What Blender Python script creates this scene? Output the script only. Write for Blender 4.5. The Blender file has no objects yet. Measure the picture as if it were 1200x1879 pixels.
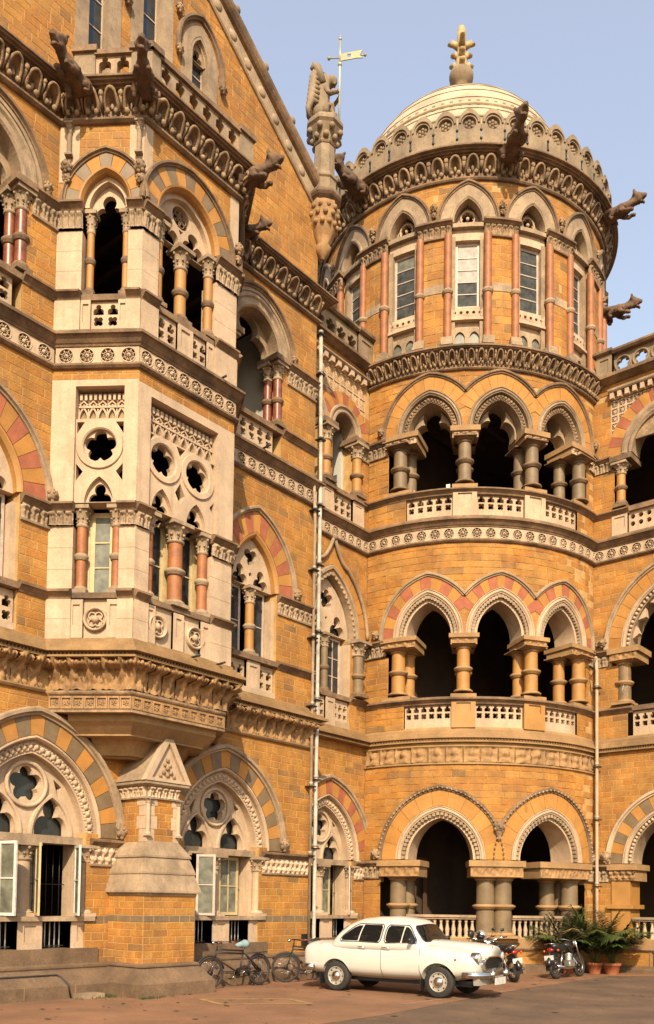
import bpy, bmesh, math, random
from mathutils import Vector, Matrix, noise
from mathutils.geometry import tessellate_polygon
random.seed(7)
PI=math.pi; rad=math.radians
SC=bpy.context.scene; COL=SC.collection
# ---------------------------------------------------------------- camera
YAW,PITCH,ROLL=rad(39.965),rad(2.7349),rad(.81671)
EYE=Vector((0,0,1.89))
fwd=Vector((-math.sin(YAW)*math.cos(PITCH),math.cos(YAW)*math.cos(PITCH),math.sin(PITCH)))
rt0=Vector((math.cos(YAW),math.sin(YAW),0)); up0=rt0.cross(fwd)
rt=math.cos(ROLL)*rt0+math.sin(ROLL)*up0; up=-math.sin(ROLL)*rt0+math.cos(ROLL)*up0
cam=bpy.data.cameras.new('camera'); cam.sensor_fit='HORIZONTAL'; cam.sensor_width=36
cam.lens=36*1662.35/1200; cam.shift_y=(1578.49-939.5)/1200; cam.clip_end=3000; cam.clip_start=.1
co=bpy.data.objects.new('camera',cam); COL.objects.link(co)
co.matrix_world=Matrix(((rt.x,up.x,-fwd.x,EYE.x),(rt.y,up.y,-fwd.y,EYE.y),(rt.z,up.z,-fwd.z,EYE.z),(0,0,0,1)))
SC.camera=co
# ---------------------------------------------------------------- sky and sun
SUN_EL=rad(36); LX,LY=-.66,.75            # the way the light travels in plan
wd=bpy.data.worlds.new('World'); SC.world=wd; wd.use_nodes=True
nt=wd.node_tree; nt.nodes.clear()
sk=nt.nodes.new('ShaderNodeTexSky'); sk.sky_type='NISHITA'; sk.sun_disc=False; sk.sun_elevation=SUN_EL
sk.sun_rotation=math.atan2(-LX,-LY); sk.air_density=2.0; sk.dust_density=2.0; sk.ozone_density=4.0
bg=nt.nodes.new('ShaderNodeBackground'); bg.inputs['Strength'].default_value=.15
hz=nt.nodes.new('ShaderNodeMix'); hz.data_type='RGBA'; hz.blend_type='ADD'; hz.inputs[0].default_value=1; hz.inputs[7].default_value=(1.15,.80,.62,1)   # even pale dust haze over the whole sky
wo=nt.nodes.new('ShaderNodeOutputWorld')
nt.links.new(sk.outputs[0],hz.inputs[6]); nt.links.new(hz.outputs[2],bg.inputs[0]); nt.links.new(bg.outputs[0],wo.inputs[0])
sl=bpy.data.lights.new('sun','SUN'); sl.energy=4.95; sl.angle=rad(.55); sl.color=(1,.84,.60)
so=bpy.data.objects.new('sun',sl); COL.objects.link(so)
ldir=Vector((LX*math.cos(SUN_EL),LY*math.cos(SUN_EL),-math.sin(SUN_EL)*math.hypot(LX,LY)))
so.rotation_euler=ldir.to_track_quat('-Z','Y').to_euler(); so.location=(20,-20,30)
SC.view_settings.view_transform='Standard'; SC.view_settings.look='None'; SC.view_settings.gamma=1
SC.view_settings.exposure=0.5; SC.view_settings.use_curve_mapping=False
SC.render.engine='CYCLES'
try: SC.cycles.max_bounces=6; SC.cycles.diffuse_bounces=3
except Exception: pass
# ---------------------------------------------------------------- materials
MATS={}; ALB=.72
def mat(name,c,rough=.85,var=.12,scale=3.,grime=0.,gcol=(.09,.06,.04),bump=.3,bscale=40,stone=0.,hue=None,metal=0,coat=0,streak=0.):
    if name in MATS: return MATS[name]
    if not metal: c=tuple(x*ALB for x in c); gcol=tuple(x*ALB for x in gcol); hue=[(p,tuple(x*ALB for x in q)) for p,q in hue] if hue else None
    m=bpy.data.materials.new(name); m.use_nodes=True; t=m.node_tree; N=t.nodes; L=t.links
    b=N['Principled BSDF']; b.inputs['Roughness'].default_value=rough; b.inputs['Metallic'].default_value=metal
    if coat: b.inputs['Coat Weight'].default_value=coat; b.inputs['Coat Roughness'].default_value=.08
    geo=N.new('ShaderNodeNewGeometry'); pos=geo.outputs['Position']
    def nz(sc,det=4,src=None):
        n=N.new('ShaderNodeTexNoise'); n.inputs['Scale'].default_value=sc; n.inputs['Detail'].default_value=det; n.inputs['Roughness'].default_value=.6
        L.new(src or pos,n.inputs['Vector']); return n.outputs['Fac']
    def mix(f,a,bb,typ='MIX'):
        n=N.new('ShaderNodeMix'); n.data_type='RGBA'; n.blend_type=typ
        for sock,v in ((n.inputs[0],f),(n.inputs[6],a),(n.inputs[7],bb)):
            if hasattr(v,'is_output'): L.new(v,sock)
            elif isinstance(v,(int,float)): sock.default_value=v
            else: sock.default_value=(*v,1)
        return n.outputs[2]
    def ramp(src,lo,hi,a=0.,bb=1.):
        n=N.new('ShaderNodeMapRange'); n.inputs[1].default_value=lo; n.inputs[2].default_value=hi; n.inputs[3].default_value=a; n.inputs[4].default_value=bb
        L.new(src,n.inputs[0]); return n.outputs[0]
    col=c
    if stone:
        at=N.new('ShaderNodeAttribute'); at.attribute_name='rnd'
        oi=N.new('ShaderNodeObjectInfo'); ad=N.new('ShaderNodeMath'); ad.operation='ADD'
        L.new(at.outputs['Fac'],ad.inputs[0]); L.new(oi.outputs['Random'],ad.inputs[1])
        fr=N.new('ShaderNodeMath'); fr.operation='FRACT'; L.new(ad.outputs[0],fr.inputs[0])
        cr=N.new('ShaderNodeValToRGB'); cr.color_ramp.interpolation='LINEAR'
        els=hue or [(0,c)]
        cr.color_ramp.elements[0].position=els[0][0]; cr.color_ramp.elements[0].color=(*els[0][1],1)
        cr.color_ramp.elements[1].position=els[-1][0]; cr.color_ramp.elements[1].color=(*els[-1][1],1)
        for p,cc in els[1:-1]:
            e=cr.color_ramp.elements.new(p); e.color=(*cc,1)
        L.new(fr.outputs[0],cr.inputs[0]); col=cr.outputs[0]
    if var:
        n1=nz(scale); v=ramp(n1,.3,.7,1-var*1.6,1+var)
        cb=N.new('ShaderNodeCombineColor'); [L.new(v,cb.inputs[i]) for i in range(3)]
        col=mix(1.0,col,cb.outputs[0],'MULTIPLY')
        n2=nz(bscale*1.1,3); v2=ramp(n2,.25,.75,1-var*1.1,1+var*.8)
        cb2=N.new('ShaderNodeCombineColor'); [L.new(v2,cb2.inputs[i]) for i in range(3)]
        col=mix(1.0,col,cb2.outputs[0],'MULTIPLY')
    if grime:
        g=nz(1.1,6); col=mix(ramp(g,.48,.72,0,grime),col,gcol)
        g3=nz(9,4); col=mix(ramp(g3,.52,.75,0,grime*.7),col,gcol)
    if streak:
        mp=N.new('ShaderNodeMapping'); mp.inputs['Scale'].default_value=(5,5,.35); L.new(pos,mp.inputs['Vector'])
        s=nz(1.3,5,mp.outputs[0]); col=mix(ramp(s,.5,.75,0,streak),col,gcol)
    if hasattr(col,'is_output'): L.new(col,b.inputs['Base Color'])
    else: b.inputs['Base Color'].default_value=(*col,1)
    if bump:
        bn=nz(bscale,5); bp=N.new('ShaderNodeBump'); bp.inputs['Strength'].default_value=bump; bp.inputs['Distance'].default_value=.012
        L.new(bn,bp.inputs['Height']); L.new(bp.outputs[0],b.inputs['Normal'])
    MATS[name]=m; return m
OCH=[(0,(.44,.178,.034)),(.2,(.485,.213,.044)),(.42,(.52,.24,.052)),(.62,(.45,.185,.036)),(.8,(.525,.262,.072)),(.93,(.40,.18,.048)),(1,(.29,.155,.065))]
OCH=[(p,(r*1.09,g*1.06,b_*.82)) for p,(r,g,b_) in OCH]
M_ST=mat('ochre_stone',(.5,.25,.06),var=.20,scale=1.7,grime=.42,gcol=(.21,.115,.055),bump=1.0,bscale=24,stone=1,hue=OCH,streak=.34)
M_VO=mat('ochre_voussoir',(.56,.26,.05),var=.12,scale=2,grime=.15,gcol=(.2,.12,.06),bump=.4,bscale=30,stone=1,hue=[(0,(.53,.23,.042)),(.5,(.59,.275,.062)),(1,(.47,.205,.042))])
M_MO=mat('lime_mortar',(.64,.38,.14),var=.15,scale=4,grime=.25,gcol=(.25,.15,.07),bump=.3)
M_CR=mat('cream_limestone',(.67,.475,.31),var=.13,scale=1.6,grime=.42,gcol=(.33,.225,.135),bump=.4,bscale=26,streak=.42)
M_CW=mat('weathered_limestone',(.48,.335,.205),var=.2,scale=1.9,grime=.65,gcol=(.17,.11,.065),bump=.45,bscale=30,streak=.4)
M_TR=mat('dark_weathered_trim',(.30,.18,.095),var=.28,scale=2.4,grime=.75,gcol=(.055,.033,.02),bump=.4,bscale=30)
M_TB=mat('brown_ledge_stone',(.42,.245,.10),var=.16,scale=2,grime=.45,gcol=(.14,.085,.05),bump=.4,bscale=30,streak=.3)
M_GB=mat('grey_brown_basalt',(.245,.162,.085),var=.16,scale=3,grime=.15,gcol=(.28,.2,.1),bump=.25,bscale=30,rough=.6)
M_RD=mat('red_sandstone',(.45,.135,.062),var=.18,scale=3,grime=.2,gcol=(.25,.1,.05),bump=.3)
M_RC=mat('red_column_stone',(.43,.15,.045),var=.2,scale=4,grime=.25,gcol=(.2,.08,.04),bump=.25,rough=.6)
M_WW=mat('whitewashed_pane',(.52,.47,.41),var=.15,scale=6,grime=.3,gcol=(.3,.22,.16),bump=.1,rough=.8)
M_GD=mat('dusty_window_glass',(.075,.08,.075),var=.4,scale=5,grime=.2,gcol=(.2,.17,.13),bump=.05,rough=.65)
M_GD.node_tree.nodes['Principled BSDF'].inputs['Specular IOR Level'].default_value=.15
M_RG=mat('red_granite',(.30,.085,.04),var=.35,scale=6,grime=.1,gcol=(.3,.16,.1),bump=.05,rough=.38)
M_OC=mat('ochre_column_stone',(.53,.25,.06),var=.12,scale=2,grime=.2,gcol=(.25,.14,.06),bump=.25,rough=.6)
M_SC=mat('carved_brown_stone',(.43,.275,.15),var=.3,scale=5,grime=.7,gcol=(.08,.048,.03),bump=.8,bscale=35)
M_GG=mat('gargoyle_stone',(.19,.105,.055),var=.28,scale=5,grime=.5,gcol=(.07,.045,.03),bump=.7,bscale=25)
M_GP=mat('tan_parapet_stone',(.37,.26,.155),var=.18,scale=2,grime=.5,gcol=(.12,.085,.055),bump=.5,bscale=25,streak=.35)
M_PL=mat('plinth_stone',(.215,.13,.07),var=.25,scale=2,grime=.6,gcol=(.14,.08,.045),bump=.6,bscale=20,streak=.3)
M_DM=mat('dome_stone',(.64,.50,.33),var=.18,scale=1.5,grime=.45,gcol=(.4,.3,.17),bump=.25,bscale=25)
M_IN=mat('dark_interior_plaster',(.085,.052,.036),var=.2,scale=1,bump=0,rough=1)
M_WP=mat('white_plaster',(.66,.62,.54),var=.1,scale=1,bump=.05)
M_WT=mat('white_paint',(.78,.74,.66),var=.12,scale=8,grime=.3,gcol=(.35,.25,.17),bump=.15,rough=.5)
M_YP=mat('cream_yellow_paint',(.68,.52,.27),var=.12,scale=6,grime=.25,gcol=(.4,.28,.13),bump=.15,rough=.5)
M_PK=mat('pinkish_white_paint',(.66,.52,.43),var=.15,scale=6,grime=.3,gcol=(.4,.2,.12),bump=.15,rough=.55)
M_GL=mat('window_glass',(.035,.04,.042),var=.3,scale=2,bump=.03,bscale=4,rough=.12)
M_GX=mat('pale_painted_glass',(.20,.195,.14),var=.3,scale=5,bump=.05,bscale=4,rough=.5)
M_BK=mat('black_iron',(.02,.018,.016),var=.2,bump=.1,rough=.5)
M_GN=mat('gilded_metal',(.42,.40,.2),var=.1,bump=.05,rough=.4,metal=.3)
# ---------------------------------------------------------------- objects
WM={}
def ob(name,mesh,parent=None,M=None,kind=None,label=None):
    o=bpy.data.objects.new(name,mesh); COL.objects.link(o)
    M=M or Matrix.Identity(4); o.matrix_basis=M; WM[o]=M
    if parent is not None:
        o.parent=parent; o.matrix_parent_inverse=WM[parent].inverted()
    if kind: o['kind']=kind
    if label: o['label']=label
    return o
def thing(name,label,cat,loc=(0,0,0),rz=0,group=None,mesh=None):
    M=Matrix.Translation(loc)@Matrix.Rotation(rz,4,'Z')
    o=ob(name,mesh,None,M); o['label']=label; o['category']=cat
    if group: o['group']=group
    return o
def copy_tree(o,M,label):
    """a copy of a thing and of its parts, moved to M"""
    new={}
    def rec(a,par):
        c=a.copy(); COL.objects.link(c)
        if par is None: c.matrix_basis=M; WM[c]=M
        else:
            c.parent=par; c.matrix_parent_inverse=WM[a.parent].inverted(); c.matrix_basis=WM[a]; WM[c]=WM[par]@WM[a.parent].inverted()@WM[a]
        for ch in a.children: rec(ch,c)
        return c
    c=rec(o,None); c['label']=label; return c
SPLIT={'quoin','jamb','gallery_wall','mortar_backing','pedestal_cap','basement_grille','loose_paper','window_bar','mud_flap','grip','pedal','balcony_floor','parapet_coping','oriel_soffit','drum_core','side_wall','interior_room','wiper','shock_absorber','wire','pilaster','window_surround'}
class Plane:
    def __init__(s,o,t): s.o=Vector(o); s.t=Vector(t).normalized(); s.n=Vector((s.t.y,-s.t.x)); s.cyl=False
    def P(s,a,z,d=0): p=s.o+s.t*a+s.n*d; return Vector((p.x,p.y,z))
    def F(s,a,z,d=0): return Matrix.Translation(s.P(a,z,d))@Matrix.Rotation(math.atan2(s.t.y,s.t.x),4,'Z')
class Cyl:
    def __init__(s,c,r): s.c=Vector(c); s.r=r; s.cyl=True
    def P(s,a,z,d=0): th=a/s.r; return Vector((s.c.x+(s.r+d)*math.cos(th),s.c.y+(s.r+d)*math.sin(th),z))
    def F(s,a,z,d=0): return Matrix.Translation(s.P(a,z,d))@Matrix.Rotation(a/s.r+PI/2,4,'Z')
    def S(s,deg): return rad(deg)*s.r
class Flat:        # bare local frame: x=s, z up, -y outward
    cyl=False
    def P(s,a,z,d=0): return Vector((a,-d,z))
FL=Flat()
class MB:
    def __init__(s): s.v=[]; s.f=[]; s.sm=[]; s.rn=[]; s.runs=[]
    def add(s,vs,fs,smooth=False,rnd=None):
        b=len(s.v); s.runs.append((b,len(s.f))); s.v+=vs
        for f in fs: s.f.append([b+i for i in f]); s.sm.append(smooth); s.rn.append(rnd if rnd is not None else 0)
    def box(s,m,a0,a1,z0,z1,d0,d1,rnd=None):
        n=max(1,math.ceil((a1-a0)/.3)) if m.cyl else 1
        vs=[];fs=[]
        for i in range(n+1):
            a=a0+(a1-a0)*i/n
            vs+=[m.P(a,z0,d0),m.P(a,z0,d1),m.P(a,z1,d1),m.P(a,z1,d0)]
        for i in range(n):
            k=4*i
            for j in range(4): q=(j+1)%4; fs.append((k+j,k+4+j,k+4+q,k+q))
        fs+=[(0,1,2,3),(4*n+3,4*n+2,4*n+1,4*n)]
        s.add(vs,fs,rnd=rnd)
    def quad(s,pts,smooth=False,rnd=None): s.add(list(pts),[tuple(range(len(pts)))],smooth,rnd)
    def plate(s,m,outer,holes,d0,d1):
        """flat plate with holes, front at d1, back at d0"""
        loops=[outer]+list(holes)
        flat=[p for l in loops for p in l]
        tri=tessellate_polygon([[Vector((p[0],p[1],0)) for p in l] for l in loops])
        n=len(flat)
        vs=[m.P(p[0],p[1],d1) for p in flat]+[m.P(p[0],p[1],d0) for p in flat]
        fs=[tuple(t) for t in tri]
        k=0
        for l in loops:
            c=len(l)
            for i in range(c):
                j=(i+1)%c; fs.append((k+i,k+j,n+k+j,n+k+i))
            k+=c
        s.add(vs,fs)
    def lathe(s,prof,n=16,M=None,smooth=True,mod=None,a0=0,a1=2*PI,caps=True):
        M=M or Matrix.Identity(4); vs=[];fs=[]
        full=abs(a1-a0-2*PI)<1e-6; c=n if full else n+1
        for r,z in prof:
            for i in range(c):
                a=a0+(a1-a0)*i/n; rr=r*(mod(a,z) if mod else 1)
                vs.append(M@Vector((rr*math.cos(a),rr*math.sin(a),z)))
        for k in range(len(prof)-1):
            for i in range(n):
                j=(i+1)%c
                fs.append((k*c+i,k*c+j,(k+1)*c+j,(k+1)*c+i))
        s.add(vs,fs,smooth)
        if full and caps:
            if prof[0][0]>1e-4: s.add([vs[i] for i in range(c)],[tuple(range(c-1,-1,-1))])
            if prof[-1][0]>1e-4: s.add([vs[(len(prof)-1)*c+i] for i in range(c)],[tuple(range(c))])
    def tube(s,pts,r,n=8,closed=False,smooth=True):
        pts=[Vector(p) for p in pts]; k=len(pts); vs=[];fs=[]
        rr=r if hasattr(r,'__len__') else [r]*k
        ref=None
        for i,p in enumerate(pts):
            a=pts[(i-1)%k] if (closed or i>0) else p; b=pts[(i+1)%k] if (closed or i<k-1) else p
            t=(b-a).normalized()
            if ref is None:
                ref=Vector((0,0,1)) if abs(t.z)<.9 else Vector((1,0,0))
            x=ref-t*ref.dot(t)
            if x.length<1e-4: x=Vector((1,0,0)).cross(t)
            x.normalize(); y=t.cross(x); ref=x
            for j in range(n):
                an=2*PI*j/n; vs.append(p+(x*math.cos(an)+y*math.sin(an))*rr[i])
        for i in range(k if closed else k-1):
            for j in range(n):
                q=(j+1)%n; i2=(i+1)%k
                fs.append((i*n+j,i*n+q,i2*n+q,i2*n+j))
        if not closed: fs+=[tuple(range(n-1,-1,-1)),tuple((k-1)*n+j for j in range(n))]
        s.add(vs,fs,smooth)
    def ball(s,c,r,n=8,k=5,sc=(1,1,1)):
        prof=[(math.sin(PI*i/k)*r if 0<i<k else 1e-5,-math.cos(PI*i/k)*r) for i in range(k+1)]
        s.lathe(prof,n,Matrix.Translation(c)@Matrix.Diagonal((*sc,1)))
    def relief(s,m,a0,a1,z0,z1,nu,nv,fn,smooth=True):
        """height field panel: d=fn(u,v), u along, v up"""
        vs=[];fs=[]
        for j in range(nv+1):
            for i in range(nu+1):
                u,v=i/nu,j/nv; vs.append(m.P(a0+(a1-a0)*u,z0+(z1-z0)*v,fn(u,v)))
        for j in range(nv):
            for i in range(nu):
                k=j*(nu+1)+i; fs.append((k,k+1,k+nu+2,k+nu+1))
        s.add(vs,fs,smooth)
    def sweep(s,path,prof,smooth=False,closed=False):
        """moulding: plan path, profile of (outward, z)"""
        pts=[Vector(p) for p in path]; k=len(pts); vs=[];fs=[]; c=len(prof)
        for i,p in enumerate(pts):
            a=pts[(i-1)%k] if (closed or i>0) else None; b=pts[(i+1)%k] if (closed or i<k-1) else None
            t1=(p-a).normalized() if a is not None else None; t2=(b-p).normalized() if b is not None else None
            if t1 is None: t1=t2
            if t2 is None: t2=t1
            n1=Vector((t1.y,-t1.x)); n2=Vector((t2.y,-t2.x)); n=(n1+n2); n=n/max(.3,n.dot(n1))
            for o,z in prof: q=p+n*o; vs.append(Vector((q.x,q.y,z)))
        for i in range(k if closed else k-1):
            for j in range(c-1): i2=(i+1)%k; fs.append((i*c+j,i2*c+j,i2*c+j+1,i*c+j+1))
        s.add(vs,fs,smooth)
        if not closed: s.add(vs[:c],[tuple(range(c))]); s.add(vs[-c:],[tuple(range(c-1,-1,-1))])
    def mesh(s,name,mat_):
        me=bpy.data.meshes.new(name); me.from_pydata([tuple(v) for v in s.v],[],s.f)
        me.polygons.foreach_set('use_smooth',s.sm)
        if any(s.rn):
            at=me.attributes.new('rnd','FLOAT','FACE'); at.data.foreach_set('value',s.rn)
        if mat_: me.materials.append(mat_)
        me.update(); return me
    def obj(s,name,mat_,parent=None,kind=None,label=None,M=None):
        if not s.f: return None
        if name in SPLIT and kind is None and len(s.runs)>1:
            o=None
            for (v0,f0),(v1,f1) in zip(s.runs,s.runs[1:]+[(len(s.v),len(s.f))]):
                q=MB(); q.v=s.v[v0:v1]; q.f=[[i-v0 for i in f] for f in s.f[f0:f1]]; q.sm=s.sm[f0:f1]; q.rn=s.rn[f0:f1]
                o=ob(name,q.mesh(name,mat_),parent,M,kind,label)
            return o
        return ob(name,s.mesh(name,mat_),parent,M,kind,label)
def part(name,mat_,parent,fn,**k):
    b=MB(); fn(b); return b.obj(name,mat_,parent,**k)
def arc_path(cy,d0,d1,n,dr=0): return [tuple((cy.c+Vector((math.cos(rad(d0+(d1-d0)*i/n)),math.sin(rad(d0+(d1-d0)*i/n))))*(cy.r+dr))) for i in range(n+1)]
class Arch:
    def __init__(s,s0,zs,w,h): s.s0=s0;s.zs=zs;s.w=w;s.h=h;s.c=(h*h-w*w)/(2*w)
    def pt(s,t,o=0):
        r=s.w+s.c+o; fm=math.acos(max(-1,min(1,s.c/r)))
        sg=-1 if t<=.5 else 1; q=t if t<=.5 else 1-t
        f=q/.5*fm
        return (s.s0+sg*(r*math.cos(f)-s.c), s.zs+r*math.sin(f))
    def half(s,z,o=0):
        r=s.w+s.c+o
        if z<=s.zs: return s.w+o
        dz=z-s.zs
        if dz>=r: return None
        x=math.sqrt(r*r-dz*dz)-s.c
        return x if x>0 else None
    def tclip(s,x,o=0):
        """t on the left side where |s-s0|==x"""
        lo,hi=0,.5
        for _ in range(40):
            mid=(lo+hi)/2
            if abs(s.pt(mid,o)[0]-s.s0)>x: lo=mid
            else: hi=mid
        return lo
    def poly(s,o=0,n=24,z0=None,t0=0,t1=1):
        p=[s.pt(t0+(t1-t0)*i/n,o) for i in range(n+1)]
        if z0 is not None: p=[(s.s0-s.w-o,z0)]+p+[(s.s0+s.w+o,z0)]
        return p
def ring(b,m,A,o0,o1,d0,d1,t0=0,t1=1,n=None,rnd=None,smooth=False):
    n=n or max(2,int(28*(t1-t0))); vs=[];fs=[]
    ts=[t0+(t1-t0)*i/n for i in range(n+1)]
    if t0<.5<t1 and all(abs(t-.5)>1e-6 for t in ts):
        ts.append(.5); ts.sort()
    n=len(ts)-1
    for t in ts:
        a=A.pt(t,o0); c=A.pt(t,o1)
        vs+=[m.P(*a,d0),m.P(*a,d1),m.P(*c,d1),m.P(*c,d0)]
    for i in range(n):
        k=4*i
        for j in range(4): q=(j+1)%4; fs.append((k+j,k+q,k+4+q,k+4+j))
    fs+=[(3,2,1,0),(4*n,4*n+1,4*n+2,4*n+3)]
    b.add(vs,fs,smooth,rnd)
def amould(b,m,A,prof,t0=0,t1=1,n=32,foot=None):
    """moulding swept along an arch; profile of (offset, d); foot: z to which the ends run down"""
    ts=[t0+(t1-t0)*i/n for i in range(n+1)]
    if t0<.5<t1 and all(abs(t-.5)>1e-6 for t in ts): ts.append(.5); ts.sort()
    c=len(prof); rows=[[m.P(*A.pt(t,o),d) for o,d in prof] for t in ts]
    if foot is not None:
        def ft(t): return [m.P(A.pt(t,o)[0],foot,d) for o,d in prof]
        rows=[ft(0)]+rows+[ft(1)]
    vs=[v for r in rows for v in r]; fs=[]
    for i in range(len(rows)-1):
        for j in range(c-1): fs.append((i*c+j,i*c+j+1,(i+1)*c+j+1,(i+1)*c+j))
    b.add(vs,fs)
    b.add(rows[0],[tuple(range(c))]); b.add(rows[-1],[tuple(range(c))])
def hood_prof(o,w=.13,d=.13): return [(o-.01,0),(o,d*.55),(o+w*.25,d*.6),(o+w*.4,d),(o+w*.8,d),(o+w,d*.7),(o+w,0)]
def voussoirs(parent,m,A,o0,o1,d0,d1,k,mats,t0=0,t1=1,first=0):
    for i in range(k):
        a=t0+(t1-t0)*i/k; c=t0+(t1-t0)*(i+1)/k; g=(c-a)*.018
        b=MB(); ring(b,m,A,o0,o1,d0,d1+random.uniform(-.004,.004),a+g,c-g,n=4,rnd=random.random())
        b.obj('voussoir',mats[(i+first)%len(mats)],parent)
def beads(b,m,A,o,d,r,k,t0=.01,t1=.99,sc=1.):
    for i in range(k):
        t=t0+(t1-t0)*(i+.5)/k; p=A.pt(t,o); b.ball(m.P(*p,d),r*random.uniform(.9,1.1),6,4)
def leafring(b,m,A,o0,o1,d0,d1,k):
    """carved ring: small leaf lumps crossing between two edges"""
    for i in range(k):
        t=(i+.5)/k; c=A.pt(t,(o0+o1)/2); w=(o1-o0)*.36
        b.ball(m.P(*c,d0+.2*(d1-d0)),w,7,4)
        for q in (-1,1):
            p=A.pt(t+.32*q/k,(o0+o1)/2+q*w*.9); b.ball(m.P(*p,d0),w*.62,6,4)
            p=A.pt(t+.32*q/k,(o0+o1)/2-q*w*.9); b.ball(m.P(*p,d0),w*.62,6,4)
def circ(cx,cz,r,n=20,a0=0): return [(cx+r*math.cos(a0+2*PI*i/n),cz+r*math.sin(a0+2*PI*i/n)) for i in range(n)]
def foil(cx,cz,R,k,rot=PI/2,n=7):
    a,b_={3:(.5,.5),4:(.54,.46),5:(.6,.40),6:(.64,.36)}[k]; out=[]
    for i in range(k):
        for j in range(n):
            f=(-.5+j/n)*2*PI/k; th=rot+i*2*PI/k+f
            r=a*math.cos(f)+math.sqrt(max(0,b_*b_-(a*math.sin(f))**2)); out.append((cx+R*r*math.cos(th),cz+R*r*math.sin(th)))
    return out
def trefoil_head(cx,z0,zs,w,top=1.35):
    """trefoil headed opening, counter clockwise from bottom right"""
    k=top/1.35; R=[]
    for i in range(8):
        a=rad(82.7)*i/7; R.append((w-.55*w+.55*w*math.cos(a),zs+.55*w*math.sin(a)*k))
    T=[]
    for i in range(13):
        a=rad(-40.5)+rad(261)*i/12; T.append((.5*w*math.cos(a),zs+(.85*w+.5*w*math.sin(a))*k))
    p=[(w,z0)]+R+T+[(-x,z) for x,z in reversed(R)]+[(-w,z0)]
    return [(cx+x,z) for x,z in p]
def head_plate(b,m,A,tre,d0,d1): b.plate(m,A.poly(0,28)+tre,[],d0,d1)
def rect(a0,a1,z0,z1): return [(a0,z0),(a1,z0),(a1,z1),(a0,z1)]
# stones -------------------------------------------------------------
STONES={}
def unit_stone():
    b=MB(); e=.035; d=.5
    f=[(-.5+e,-.5+2*e),(.5-e,-.5+2*e),(.5-e,.5-2*e),(-.5+e,.5-2*e)]; g=[(-.5,-.5),(.5,-.5),(.5,.5),(-.5,.5)]
    vs=[Vector((x,-1,z)) for x,z in f]+[Vector((x,-.45,z)) for x,z in g]+[Vector((x,1,z)) for x,z in g]
    fs=[(0,1,2,3)]+[(4+i,4+(i+1)%4,(i+1)%4,i) for i in range(4)]+[(8+i,8+(i+1)%4,4+(i+1)%4,4+i) for i in range(4)]
    b.add(vs,fs); return b.mesh('stone',M_ST)
U_ST=unit_stone()
def wall(thing_,m,a0,a1,z0,z1,holes=(),course=.17,lmin=.24,lmax=.52,top=None,reveal=.5,back=True,bands=()):
    """courses of separate stones with mortar behind; holes: functions z -> list of (sL,sR,jamb?)"""
    L=STONES.setdefault(thing_,[]); nrow=max(1,round((z1-z0)/course)); h=(z1-z0)/nrow
    bk=MB()
    for r in range(nrow):
        za=z0+r*h; zb=za+h; zm=(za+zb)/2
        lo,hi=a0,a1
        if top:
            q=top(zb)
            if q is None: continue
            lo,hi=max(lo,q[0]),min(hi,q[1])
            if hi-lo<.05: continue
        cuts=[]
        for f in holes:
            for c in f(zm): cuts.append(c)
        cuts.sort(); ivs=[]; x=lo
        for c in cuts:
            if c[1]<=x: continue
            if c[0]>=hi: break
            if c[0]>x: ivs.append((x,c[0],c[2]))
            x=max(x,c[1])
        if x<hi: ivs.append((x,hi,0))
        allc=[c for c in cuts]
        for u,v,_ in ivs:
            if back:
                n=max(1,math.ceil((v-u)/.4)) if m.cyl else 1
                for i in range(n):
                    p=u+(v-u)*i/n; q=u+(v-u)*(i+1)/n
                    bk.quad([m.P(p,za,-.001),m.P(q,za,-.001),m.P(q,zb,-.001),m.P(p,zb,-.001)])
            for c in allc:
                if c[2]:
                    if abs(c[1]-u)<1e-6: bk.quad([m.P(u,za,-.01),m.P(u,za,-reveal),m.P(u,zb,-reveal),m.P(u,zb,-.01)])
                    if abs(c[0]-v)<1e-6: bk.quad([m.P(v,za,-.01),m.P(v,za,-reveal),m.P(v,zb,-reveal),m.P(v,zb,-.01)])
            x=u; 
            if r%2: x=u
            first=True
            while x<v-1e-4:
                l=random.uniform(lmin,lmax)
                if first and r%2: l*=.55
                first=False
                if v-(x+l)<lmin*.5: l=v-x
                l=min(l,v-x)
                bandc=any(b0<=zm<=b1 for b0,b1 in bands)
                L.append((m,x+.006,x+l-.006,za+.006,zb-.006,bandc)); x+=l
    if back: bk.obj('mortar_backing',M_MO,thing_)
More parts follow.
